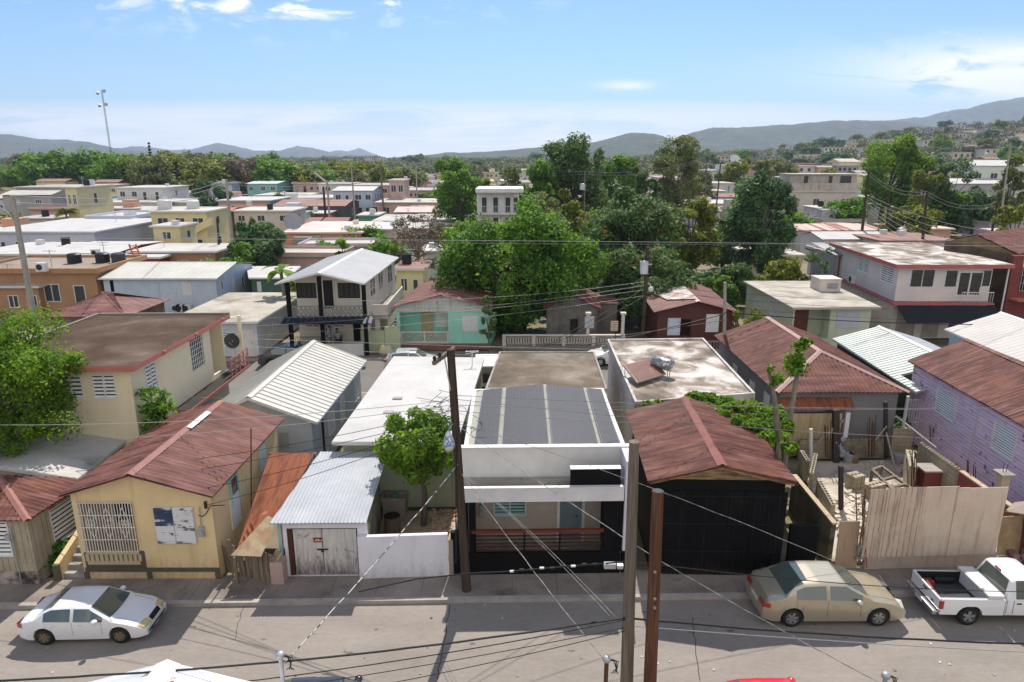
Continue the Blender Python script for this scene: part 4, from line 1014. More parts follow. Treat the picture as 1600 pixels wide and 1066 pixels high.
 rl = MB(); bx(rl,x0-.1,x1,yf-.02,yf+.1,1.72,1.82); ra = rl.build('railing',M_DKRED,root)
 mb = MB()
 for k in range(5): bx(mb,x0-.1,x1,yf+.03,yf+.06,1.0+.14*k,1.05+.14*k)
 mb.build('rail_slat',mat('slat_brown',(.045,.022,.016)),ra)
 mb = MB()
 for x in (x0,(x0+x1)/2-.5,(x0+x1)/2+.7,x1-.05): bx(mb,x-.03,x+.03,yf+.0,yf+.026,.954,1.72)
 each(mb,'rail_post',M_BLACK,ra)
 u,z = f.px(741,800); mb = MB(); f.box(mb,.42,.6,1.5,2.0,-.1,-.003); mb.tube([f.pt(.5,2.0,-.06),f.pt(.5,2.95,-.06)],.02,6); mb.tube([f.pt(.5,1.75,-.1),f.pt(.5,1.75,-.2)],.08,12); mb.build('meter',M_STEEL,root)
 # service mast on the ledge
 t = thing('service_mast','short grey service mast on the porch roof of the solar house','pipe',P(741,740,3.3)); c = P(741,742,3.13)
 mb = MB(); mb.tube([c,c+Vector((0,0,.75))],.035,8); mb.ball(c+Vector((0,0,.78)),.07,.07,.06); mb.build('pipe',M_STEEL,t)
 return xl,xr,yk
XL,XR,YK = solar()
# L brown flat roof behind
flat('brown_flat_house','low house with a bare brown-grey flat roof directly behind the solar house',[P(758,609,3.3),P(949,609,3.3),P(929,551,3.3),P(780,551,3.3)],3.3,G,.12,M_OFFWHITE,M_ROOF_TAN,M_CONC,.16,
  curb=(.06,.1),ops={'R': [([3,4,1.2,2.3],'jal',{})]})
# M stained concrete roof with solar water heater
def heater():
 z = 3.5; q = [P(992,632,z),P(1180,618,z),P(1099,531,z),P(949,533,z)]
 flat('stained_roof_house','concrete house whose flat white roof is badly stained and carries a solar water heater',q,z,G,.1,M_OFFWHITE,M_ROOF_STAIN,mat('fascia_stained',[(.4,(.55,.52,.49)),(.7,(.22,.19,.16))],nscale=1),.2,curb=(.12,.12),
   ops={'L': [([2,3,1.3,2.4],'jal',{}),([5.5,6.5,1.3,2.4],'jal',{})]})
 zz = z+.02; t = thing('solar_water_heater','solar water heater on the stained white roof: two rusty tilted collectors and a silver tank','water heater',P(1005,590,zz))
 a,b,c,d = P(995,600,zz+.15),P(1040,586,zz+.15),P(1018,562,zz+.5),P(974,573,zz+.5)
 def lp(u,v): return a.lerp(b,u).lerp(d.lerp(c,u),v)
 for v0,v1 in ((0.0,.48),(.52,1.0)):
  mb = MB(); k = [lp(0,v0),lp(1,v0),lp(1,v1),lp(0,v1)]; n = (k[1]-k[0]).cross(k[3]-k[0]).normalized()
  mb.hexa(k,[p+n*.09 for p in k]); pn = mb.build('collector',mat('collector_frame',(.35,.31,.28)),t)
  k2 = [lp(.03,v0+.02),lp(.97,v0+.02),lp(.97,v1-.02),lp(.03,v1-.02)]; mb = MB(); mb.hexa([p+n*.092 for p in k2],[p+n*.1 for p in k2]); mb.build('collector_glass',mat('collector_rust',(.17,.075,.05),nscale=3,rough=.35),pn)
 e,f = P(1021,564,zz+.6),P(1050,572,zz+.6); mb = MB(); mb.tube([e.lerp(f,-.05),e,e.lerp(f,.04),e.lerp(f,.96),f,f.lerp(e,-.05)],[.12,.26,.3,.3,.26,.12],18)
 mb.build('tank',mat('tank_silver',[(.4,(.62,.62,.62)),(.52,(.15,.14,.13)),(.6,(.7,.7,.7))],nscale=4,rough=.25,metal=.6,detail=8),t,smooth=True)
 mb = MB()
 for p in (e.lerp(f,.2),e.lerp(f,.85)):
  for s in (-.25,.25): mb.beam(v3(p+Vector((0,s,0)),zz),p+Vector((0,s*.8,-.15)),.04)
 for u in (.05,.95): mb.beam(v3(lp(u,.98),zz),lp(u,.98),.035)
 each(mb,'leg',M_STEEL,t)
heater()
# N red-brown gable roof over a black sheet wall
def blackwall():
 ze = 3.75; A,B = P(1012,752,ze),P(1248,755,ze); bl = P(978,641,ze); dep = v3(bl-A,0)
 wood = mat('weathered_gable_boards',[(.3,(.05,.035,.02)),(.5,(.22,.15,.08)),(.65,(.36,.27,.16)),(.8,(.12,.09,.06))],scale=(.8,1,7),nscale=1.6,detail=8,rough=.9)
 root,q,info = gable_y('black_walled_house','house with a rusty red-brown gable roof over a tall black sheet front wall',A,B,dep,ze,(1129,727),ov=(.3,.3,.2,.3),z0=G,
  wm=M_BLACK,rm=M_RUST_N,cm=mat('dull_red_cap',(.22,.09,.075),nscale=2),pitch=.2,amp=.022,gm=wood,wob=.016)
 f = Fr(q[0],q[1]); A_,B_,RF,RB,zw = info
 mb = MB(); fr = Fr(A_,B_)
 mb.beam(A_+Vector((.1,.06,-.08)),RF+Vector((0,.06,-.1)),.04,.12); mb.beam(RF+Vector((0,.06,-.1)),B_+Vector((-.1,.06,-.08)),.04,.12)
 mb.build('barge_board',wood,root)
 # black corrugated cladding proud of the wall, plus the fringe of screws
 mb = MB(); a = f.pt(-.05,G,-.05); b = f.pt(f.L+.1,G,-.05); sheet(mb,a,b,b+Vector((0,0,3.15)),a+Vector((0,0,3.15)),.16,.012,thick=.01); mb.build('cladding',mat('black_cladding',[(.3,(.004,.004,.005)),(.6,(.007,.007,.008)),(.8,(.016,.015,.015))],nscale=1.2,rough=.7,spec=.1,lines=[('z',1.03,.02,(.03,.03,.03)),('x',.81,.02,(.02,.02,.02))],foot=((.05,.04,.035),.6,.5)),root)
 g = [P(1226,868,G),P(1270,872,G)]
 t = MB(); a = P(1228,890,G); b = P(1272,891,G); t.prism([(a.x,a.y),(b.x,b.y),(b.x,b.y+.15),(a.x,a.y+.15)],G,1.85)
 tag(t.build('low_wall',M_BLACK,loc=a,bevel=.02),'low black wall right of the tall black sheet wall','wall')
blackwall()
# Q grey house with hipped red-brown roof
def hipgrey():
 ze = 3.3; A,B = P(1213,613,ze),P(1422,613,ze); bl = P(1119,524,ze); dep = v3(bl-A,0); dep.x = .1
 A = v3(A,ze); B = v3(B,ze); C = B+dep; D = A+dep
 fr = Fr(A,B); m = (A+B)/2
 apex = PY(1276,548,A.y+3.0); RB = PY(1237,515,D.y-.1); RB.z = apex.z
 apex = Vector((m.x+.1,apex.y,apex.z)); RB = Vector((apex.x+.05,D.y,apex.z))
 root = thing('hip_roof_house','grey house with a red-brown hipped corrugated roof behind the ruined lot','house',(m.x,A.y,G))
 mb = MB(); sheet(mb,A,B,apex,apex,.2,.022); sheet(mb,B,C,RB,apex,.2,.022,wob=.005); sheet(mb,D,A,apex,RB,.2,.022,wob=.005)
 r = mb.build('roof',M_RUST_N,root)
 mb = MB(); cap(mb,A,apex,lift=.05,w=.28); cap(mb,B,apex,lift=.05,w=.28); cap(mb,apex,RB,lift=.04); mb.build('ridge_cap',mat('whitish_cap',(.38,.26,.23),nscale=5,fine=.3),r)
 q = quad_in([A,B,C,D],(.3,.35,.2,.3))
 f = Fr(q[0],q[1])
 walls(root,q,G,ze-.06,M_GREYWALL,{'L': [([3.0,3.8,1.1,2.5],'jal',{}),([6.0,6.8,1.1,2.5],'jal',{}),([8.2,9.0,.9,2.6],'panel',{})]})
 # lean-to with rust red roof
 a,b = P(1222,641,2.55),P(1336,639,2.55); c = Vector((b.x,q[1].y-.05,2.95)); d = Vector((a.x,q[0].y-.05,2.95))
 l = thing('lean_to','lean-to with rust-red sheet roof and stained board wall fronting the grey hipped house','shed',(a.x,a.y,G))
 mb = MB(); sheet(mb,a,b,c,d,.18,.02,thick=.015); mb.build('roof',M_RUST_RED,l)
 sw = mat('stained_ply',[(.3,(.46,.40,.28)),(.55,(.4,.3,.16)),(.75,(.26,.15,.06))],scale=(3,3,.5),nscale=1.4,detail=8)
 mb = MB(); x0,x1 = a.x+.15,P(1300,660,1.5).x; mb.box(x0,x1,a.y+.2,a.y+.26,G,2.3); mb.box(x0,x0+.06,a.y+.27,c.y,G,2.3); mb.box(x1-.06,x1,a.y+.27,c.y,G,2.3); mb.build('wall',sw,l)
 mb = MB(); mb.box(b.x-.35,b.x-.15,a.y+.2,a.y+.4,G,2.33); mb.build('post',M_LAV,l)
 # patch of white sheet on left slope
 return q
hipgrey()
# R white and green ribbed roof, its front half squeezed against the purple house
def greenrib():
 ze,zr = 3.0,3.8; A = P(1433,613,ze); D = P(1301,529,ze); yb = D.y; ym = 33.6; xm = D.x+2.8; xr = xm+2.7
 t = thing('green_striped_house','house with a white metal gable roof whose left slope is lined with green ribs','house',(A.x+2.4,ym,G))
 Am = Vector((A.x+.05,ym,ze)); R0,R1 = Vector((xm-.1,ym,zr)),Vector((xm,yb,zr)); m = mat('white_green_roof',(.46,.49,.455),rough=.45,nscale=.6)
 mb = MB(); sheet(mb,D,Am,R0,R1,.32,.03,'rib'); sheet(mb,Am+Vector((0,-.01,0)),A,A+Vector((.42,0,.12)),Am+Vector((.42,-.01,.12)),.32,.03,'rib'); r = mb.build('roof',m,t)
 mb = MB(); sheet(mb,(xr,ym,ze),(xr,yb,ze),R1,R0,.18,.012); mb.build('roof',M_ZINC,t)['label'] = 'smoother white right slope'
 mb = MB(); cap(mb,R0,R1,lift=.05); mb.build('ridge_cap',M_WHITE_CLEAN,r)
 mb = MB(); mb.beam(A+Vector((0,0,-.06)),D+Vector((0,0,-.06)),.03,.12); mb.build('fascia',M_FASCIA_G,r)
 q = [Vector((A.x+.3,ym+.2)),Vector((xr-.3,ym+.2)),Vector((xr-.3,yb-.2)),Vector((D.x+.25,yb-.2))]
 def g(mb): mb.add([v3(q[0],2.9),v3(q[1],2.9),Vector((xm-.1,q[0].y,zr-.1))],[[0,1,2]])
 walls(t,q,G,2.9,M_GREEN_DK,{'L': [([2,3,1.2,2.2],'jal',{})]},extra=g)
 f = Fr(Vector((A.x-.25,A.y+.35)),Vector((A.x+.5,A.y+.35))); gt = thing('barred_gate','white barred gate between the grey hipped house and the purple house','gate',v3(f.a,G)); opening(gt,f,[0,f.L,G,2.5],'grille',{'k': 6,'h': 2})
 t = thing('white_pipe','white pipe column between the grey hipped house and the green-ribbed roof','pipe',A); mb = MB()
 mb.tube([Vector((A.x-.4,A.y,G)),Vector((A.x-.4,A.y,2.8))],.07,10); mb.build('pipe',M_WHITE,t)
greenrib()
# S purple plank house
def purple():
 ze = 4.1; D = P(1418,563,ze); A = P(1600,666,ze); d = v3(D-A,0); A = A - d.normalized()*4.6; dep = v3(D-A,0); B = A+Vector((5.6,.1,0))
 ov = (.2,.3,.25,.28)
 q = quad_in([A,B,B+dep,A+dep],ov)
 fL = Fr(q[3],q[0])
 ops = {'L': [(fL.rect(1465,605,1490,662),'jal',{'pitch': .1,'n': 1}),(fL.rect(1555,655,1582,723),'jal',{'pitch': .1,'n': 1})]}
 root,q,info = gable_y('purple_house','peeling purple plank house with white louvred windows and rusty roof at the right edge',A,B,dep,ze,rise=1.1,t=.5,ov=ov,z0=G,
  wm=M_PURPLE,rm=M_RUST_N,pitch=.22,amp=.022,ops=ops,wob=.01)
 mb = MB(); u,z = fL.px(1530,640); fL.box(mb,u-.05,u+.05,G,ze-.2,-.04,-.003); u,z = fL.px(1447,600); fL.box(mb,-.02,.08,G,ze-.2,-.04,-.003); each(mb,'trim',M_LILAC,root)
purple()
# T bluish house, pale gable roof
def bluish():
 ze = 3.8; D = P(1476,514,ze); A = P(1586,562,ze); d = v3(D-A,0); A = A-d*.25; dep = v3(D-A,0); B = A+Vector((6.6,.1,0))
 gable_y('pale_blue_house','pale blue house with an off-white gable roof beside the green-ribbed house',A,B,dep,ze,rise=1.05,t=.5,ov=.25,z0=G,
  wm=mat('pale_blue_wall',(.42,.48,.50),lines=[('y',1.1,.06,(.6,.62,.62))]),rm=mat('warm_white_roof',(.42,.395,.37),nscale=.5,rough=.6),pitch=.4,amp=.012,prof='rib',cm=M_WHITE,fascia=M_WHITE,
  ops={'L': [([3,3.8,1.2,2.7],'panel',{}),([6,6.8,1.2,2.7],'panel',{})]})
bluish()
# ------------------------------------------------------------------ the ruined lot and its street fence
def ruin():
 fl = [P(1256,722,.1),P(1445,718,.1),Vector((18.5,21.5,.1)),Vector((11.2,21.4,.1))]
 mb = MB(); mb.prism([fl[3],fl[2],fl[1],fl[0]],.02,.11)
 m = mat('ruin_floor',[(.3,(.52,.47,.41)),(.5,(.42,.37,.31)),(.66,(.24,.2,.16)),(.8,(.13,.1,.08))],nscale=.9,detail=10,dist=.6,rough=.95,bump=.02,bscale=7)
 tag(mb.build('ground',m),kind='structure')
 def wall(pts,h,m,lab,th=.16,name='block_wall',top=True,cat='wall'):
  o = thing(name,lab,cat,v3(pts[0],.11))
  mb = MB()
  for a,b in zip(pts,pts[1:]):
   a = Vector((a[0],a[1])); b = Vector((b[0],b[1])); d = (b-a).normalized(); n = Vector((-d.y,d.x))*th
   hh = h if not isinstance(h,tuple) else h
   h0,h1 = (h,h) if not isinstance(h,tuple) else h
   mb.hexa([v3(a,.11),v3(b,.11),v3(b+n,.11),v3(a+n,.11)],[v3(a,h0),v3(b,h1),v3(b+n,h1),v3(a+n,h0)])
  mb.build('wall',m,o)
  if top:
   mb = MB(); rr = random.Random(len(lab))
   for a,b in zip(pts,pts[1:]):
    a = Vector((a[0],a[1])); b = Vector((b[0],b[1])); L = (b-a).length; d = (b-a)/L; n = Vector((-d.y,d.x))
    k = int(L/.2)
    h0,h1 = (h,h) if not isinstance(h,tuple) else h
    for i in range(k):      # dark plates painting the shade in the hollow cores of the top course
     c = a+d*(.2*i+.1)+n*(th/2); z = h0+(h1-h0)*i/max(k,1)
     mb.hexa([v3(c-d*.06-n*.045,z+.003),v3(c+d*.06-n*.045,z+.003),v3(c+d*.06+n*.045,z+.003),v3(c-d*.06+n*.045,z+.003)],[v3(c-d*.06-n*.045,z+.008),v3(c+d*.06-n*.045,z+.008),v3(c+d*.06+n*.045,z+.008),v3(c-d*.06+n*.045,z+.008)])
   mb.build('core_shade',K_DARK,o)['kind'] = 'stuff'
  return o
 y = P(1300,717,.11).y
 wall([P(1247,717,.11),P(1300,717,.11)],1.05,M_BLOCK,'low yellowish block wall at the back left of the ruined lot')
 wall([P(1311,716,.11),P(1382,716,.11)],1.08,M_BLOCK,'low yellowish block wall at the back middle of the ruined lot')
 wall([P(1390,713,.11),P(1422,713,.11)],1.55,M_BLOCK,'taller short block wall at the back right of the ruined lot')
 wall([(18.55,28.6),(18.55,25.9)][::-1],1.55,M_BLOCK,'right boundary block wall of the ruin, back stretch beside the purple house')
 wall([(18.55,21.3),(18.55,25.7)],1.5,M_MAROON,'maroon-painted right boundary wall of the ruin with a pale top',top=False)
 mb = MB(); mb.prism([(18.36,21.3),(18.58,21.3),(18.58,25.7),(18.36,25.7)],1.503,1.56); tag(mb.build('coping',mat('tan_coping',(.42,.33,.22)),loc=(18.5,23,1.5)),'tan coping on the maroon wall','coping')
 wall([(11.25,21.2),(11.35,24.9)],(1.7,1.6),mat('old_soot_block',[(.3,(.2,.17,.12)),(.6,(.1,.085,.06)),(.8,(.05,.04,.03))],nscale=1.5,lines=[('z',.2,.02,(.03,.03,.02)),('y',.4,.02,(.03,.03,.02))]),
   'dark sooty block wall running back from the street between black wall and ruin',top=False)
 mb = MB(); mb.prism([(11.07,21.15),(11.25,21.15),(11.35,24.9),(11.17,24.9)],1.71,1.78); tag(mb.build('coping',mat('tan_coping',(.42,.33,.22)),loc=(11.1,23,1.7)),'long tan timber lying on the sooty block wall','timber')
 wall([P(1252,735,.11),P(1262,752,.11)][::-1],1.1,M_BLOCK,'short block stub near the white pipe, farther one')
 wall([P(1267,775,.11),P(1274,742,.11)],1.15,M_BLOCK,'dark block stub between the white pipe and the street wall')
 wall([P(1303,812,.11),P(1280,772,.11)],(.75,.8),M_BLOCK,'low stepped block wall along the left of the ruin floor')
 wall([P(1334,768,.11),P(1350,764,.11)],.75,M_BLOCK,'free-standing block stub in the middle of the ruin floor',th=.5)
 wall([P(1360,782,.11),P(1383,776,.11)],.7,M_BLOCK,'block stub at the near end of the long timber frame',th=.4)
 wall([P(1427,770,.11),P(1421,742,.11)],1.3,M_BLOCK,'tall block pier with standing rods beside the maroon tank',th=.3)
 wall([P(1472,768,.11),P(1486,766,.11)],.7,M_BLOCK,'small block stack in the right corner behind the fence',th=.5)
 # maroon tank
 t = thing('maroon_cabinet','maroon masonry cabinet with a grey lid in the ruin','cistern',P(1455,770,.11)); c = P(1454,768,.11)
 mb = MB(); mb.box(c.x-.35,c.x+.35,c.y,c.y+.7,.11,1.0); mb.build('body',M_MAROON,t); mb = MB(); mb.box(c.x-.42,c.x+.42,c.y-.07,c.y+.77,1.003,1.08); mb.build('lid',M_CONC,t)
 # timber frame lying on the floor
 t = thing('timber_frame','long weathered timber frame lying across the ruin floor','timber frame',P(1400,750,.11))
 mb = MB(); w_ = .1
 a,b,c,d = P(1363,735,.75),P(1378,729,.75),P(1432,770,.6),P(1405,775,.6)
 for p,q in ((a,b),(b,c),(a,d),(d,c),(a.lerp(d,.4),b.lerp(c,.4)),(a.lerp(d,.7),b.lerp(c,.7))): mb.beam(p,q,.12,.1)
 for p in (a,b,c,d): mb.beam(v3(p,.12),v3(p,p.z-.06),.1)
 each(mb,'beam',M_WOOD_OLD,t)
 # pipes, planks, columns
 def stick(name,lab,cat,a,b,r,m,n=8,sq=False):
  mb = MB(); (mb.beam(a,b,r*2) if sq else mb.tube([a,b],r,n)); o = mb.build(name,m,loc=a); tag(o,lab,cat); return o
 def up(x,y,y2,z=.11): a = P(x,y,z); return a,PY(x,y2,a.y)
 a,b = up(1267,726,670); stick('white_pipe','thick white pipe standing in the left of the ruin','pipe',a,b,.085,M_WHITE_CLEAN,12)
 stick('prop','long grey plank propped across the back left wall of the ruin','plank',P(1248,718,.3),PY(1318,656,y-.3),.045,M_CONC,sq=True)
 a,b = up(1306,722,640); stick('column','dark rusty column rising at the back left of the ruin','column',a,b,.13,mat('dark_scorched',(.05,.038,.035)),sq=True)
 a,b = up(1314,800,728); stick('column','thin dark column standing near the rubble in the ruin','column',a,b,.075,mat('dark_scorched',(.05,.038,.035)),sq=True)
 a,b = up(1384,716,628); stick('column','dark slender column at the back right of the ruin','column',a,b,.075,mat('dark_scorched',(.05,.038,.035)),sq=True)
 stick('prop','short pole leaning against the back right column of the ruin','plank',P(1366,690,1.1),PY(1386,666,y-.1),.035,M_CONC)
 stick('prop','grey pole leaning over the ruin from the back wall to the floor','plank',P(1402,745,.12),PY(1385,676,y-.4),.04,M_CONC)
 stick('prop','long pale rail leaning along the top of the right boundary wall','rail',PY(1400,650,y+.1),P(1463,700,1.6),.04,mat('pale_rail',(.4,.37,.34)))
 for i,(x,yb,yt,n,lab) in enumerate(((1362,714,655,6,'cluster of rusty reinforcing rods at the middle of the back wall'),(1297,716,660,5,'cluster of rusty rods beside the dark back column'),
         (1424,764,708,6,'rusty rods rising from the tall block pier'),(1459,700,665,4,'short rods on the boundary wall by the purple house, back'),
         (1517,772,722,5,'rods with stirrups on the boundary wall by the purple house, front'),(1348,862,772,5,'rods sticking up left of the beige fence'))):
  t = thing('rebar',lab,'rebar',P(x,yb,.5)); rr = random.Random(i); a,b = up(x,yb,yt,.5 if i not in (5,) else .2)
  mb = MB()
  for k in range(n):
   o = Vector((rr.uniform(-.22,.22),rr.uniform(-.15,.15),0)); mb.tube([a+o,b+o*1.3+Vector((rr.uniform(-.08,.08),0,rr.uniform(-.3,.2)))],.02,5)
  mb.build('rods',M_REBAR,t)
 # junk
 t = thing('blue_tarp','crumpled blue tarp hanging on the dark back column','tarp',P(1306,715,.11)); mb = MB(); c = P(1306,720,.11); rr = random.Random(6)
 for i in range(6): mb.ball((c.x+rr.uniform(-.2,.25),c.y-.22,.5+i*.16),.14,.06,.14,7,5)
 mb.build('tarp',mat('tarp_blue',[(.4,(.12,.22,.38)),(.6,(.3,.32,.34))],nscale=5),t)
 for x,y_,lab,m in ((1324,722,'round dark drum by the back wall, left one',M_STUCCO_GREY),(1334,722,'round brown drum by the back wall, right one',M_WOOD_OLD),(1403,724,'grey bucket at the foot of the taller back wall',M_STUCCO_GREY)):
  c = P(x,y_,.11); mb = MB(); mb.cyl(c,.2,.11,.55,14,r2=.25); tag(mb.build('bucket',m,loc=c),lab,'bucket')
 mb = MB(); rr = random.Random(12)
 for i in range(260):
  x,yy_ = rr.gauss(1328,14),rr.gauss(804,16); c = P(x,yy_,.11); s = rr.uniform(.03,.14)
  a = rr.uniform(0,3); d = Vector((math.cos(a),math.sin(a)))*s; n = Vector((-d.y,d.x))*rr.uniform(.4,1)
  c2 = Vector((c.x,c.y)); mb.prism([c2-d-n,c2+d-n,c2+d+n,c2-d+n],.11,.11+rr.uniform(.02,.16))
 for i in range(120):
  c = P(rr.uniform(1345,1440),rr.uniform(722,765),.11); s = rr.uniform(.03,.1); mb.box(c.x-s,c.x+s,c.y-s*.6,c.y+s*.6,.11,.11+s)
 tag(mb.build('rubble',mat('rubble_pale',[(.35,(.45,.38,.3)),(.6,(.56,.5,.43)),(.8,(.2,.14,.1))],nscale=4,rough=1),loc=P(1328,804,.1)),'pale broken rubble strewn over the ruin floor','rubble',kind='stuff')
 # street fence
 base = P(1353,890,.13); b2 = P(1560,884,.13); f = Fr(base,b2)
 t = thing('sheet_fence','tall beige fence of corrugated and flat sheets with a concrete foot closing off the ruin','fence',base)
 def uv(X,Y): return f.px(1240+X/3.947,640+Y/3.947)
 mb = MB(); f.box(mb,-.05,f.L-.1,.12,.62,.02,.16); mb.build('base_strip',mat('fence_foot',(.42,.34,.28),streak=((.2,.14,.1),.4)),t)
 ys = .60
 for X0,X1,Yt,corr,lab in ((450,548,498,1,None),(552,780,488,1,'corrugated sheet with dirty vertical streaks'),(783,985,480,0,None),(975,1045,482,0,None),(1040,1283,486,0,'widest flat sheet')):
  u0 = uv(X0,700)[0]; u1 = uv(X1,700)[0]; zt = uv(X0,Yt)[1]
  mb = MB()
  if corr: sheet(mb,f.pt(u0,ys,-.0),f.pt(u1,ys,0),f.pt(u1,zt,0),f.pt(u0,zt,0),.19,.03,thick=.012)
  else:
   d = -.03 if X0 == 975 else 0
   f.box(mb,u0,u1,ys,zt,d,d+.02)
  p = mb.build('sheet_panel',M_FENCE_C if corr else M_FENCE,t)
  if lab: p['label'] = lab
 mb = MB(); [f.box(mb,u,u+.08,.63,2.9,.05,.13) for u in (.1,1.4,2.6,3.8)]; each(mb,'post',M_WOOD_OLD,t)
 s = P(1304,888,.13); s2 = P(1338,888,.13)
 tp0,tp1 = PY(1313,815,s.y+.35),PY(1344,815,s.y+.35)
 mb = MB(); mb.hexa([s,s2,s2+Vector((0,.03,0)),s+Vector((0,.03,0))],[tp0,tp1,tp1+Vector((0,.03,0)),tp0+Vector((0,.03,0))]); tag(mb.build('leaning_board',mat('tan_board',(.34,.24,.16),streak=((.2,.12,.08),.4)),loc=s),'tan board leaning left of the beige sheet fence','board')
 t = thing('scrap_gate','narrow gap closed with sticks and a shelf left of the beige fence','gate',P(1346,888,.13)); c = P(1346,888,.13); mb = MB(); rr = random.Random(9)
 for i in range(6): mb.tube([c+Vector((-.15+.07*i,.1,0)),c+Vector((-.1+.06*i+rr.uniform(-.1,.1),.15,2.1+rr.uniform(-.3,.5)))],.02,5)
 each(mb,'stick',M_WOOD_OLD,t); mb = MB(); mb.box(c.x-.25,c.x+.2,c.y-.05,c.y+.3,.5,.56); mb.box(c.x-.2,c.x+.15,c.y,c.y+.3,.75,.95); each(mb,'shelf',M_CONC,t)
 mb = MB(); mb.tube([P(1354,886,.2)+Vector((0,-.05,0)),PY(1352,850,c.y-.06),PY(1353,838,c.y-.06)],.015,6); tag(mb.build('cord',mat('red_cord',(.5,.04,.08)),loc=c),'red cord hanging at the left end of the beige fence','cord')
 # pier and scrap on the right
 a = P(1563,790,.11); zt = 1.9
 t = thing('masonry_pier','cream masonry pier with a square cap behind the right end of the beige fence','pier',Vector((16.9,21.4,.11)))
 c = PY(1563,770,21.7); mb = MB(); mb.box(c.x-.14,c.x+.14,21.55,21.85,.11,3.35); mb.build('pier',mat('pier_cream',(.36,.30,.22),streak=((.12,.09,.07),.5)),t)
 mb = MB(); mb.box(c.x-.24,c.x+.24,21.45,21.95,3.353,3.43); mb.build('cap',M_CONC,t); mb = MB(); [mb.tube([(c.x+dx,21.7,3.43),(c.x+dx*1.5,21.7,3.75)],.012,5) for dx in (-.05,.05)]; each(mb,'rod',M_REBAR,t)
 s,s2 = P(1557,868,.13),P(1592,866,.13); tp0,tp1 = PY(1566,808,s.y+.3),PY(1600,806,s.y+.3)
 mb = MB(); mb.hexa([s,s2,s2+Vector((0,.03,0)),s+Vector((0,.03,0))],[tp0,tp1,tp1+Vector((0,.03,0)),tp0+Vector((0,.03,0))]); tag(mb.build('leaning_board',mat('tan_board2',[(.45,(.34,.24,.13)),(.6,(.42,.32,.2))],nscale=1.5),loc=s),'warped brown board leaning behind the white pickup cab','board')
 mb = MB(); k = [PY(1570,800,21.3),PY(1612,806,21.3),PY(1625,782,22.6),PY(1585,786,22.6)]; mb.hexa(k,[p+Vector((0,0,.03)) for p in k]); tag(mb.build('scrap_sheet',mat('grey_tan_sheet',(.26,.22,.18)),loc=k[0]),'grey-tan sheet lying slanted over the scrap at the right edge','sheet')
 mb = MB(); rr = random.Random(15)
 for i in range(160):
  c = P(rr.uniform(1575,1640),rr.uniform(815,880),.13); s = rr.uniform(.04,.12); mb.box(c.x-s,c.x+s,c.y-s*.6,c.y+s*.6,.13,.13+s*rr.uniform(.5,3))
 tag(mb.build('rubble',mat('rubble_dark',[(.35,(.2,.09,.08)),(.6,(.3,.22,.2)),(.8,(.05,.03,.03))],nscale=4,rough=1),loc=P(1600,850,.1)),'dark reddish debris at the right edge behind the pickup','rubble',kind='stuff')
ruin()
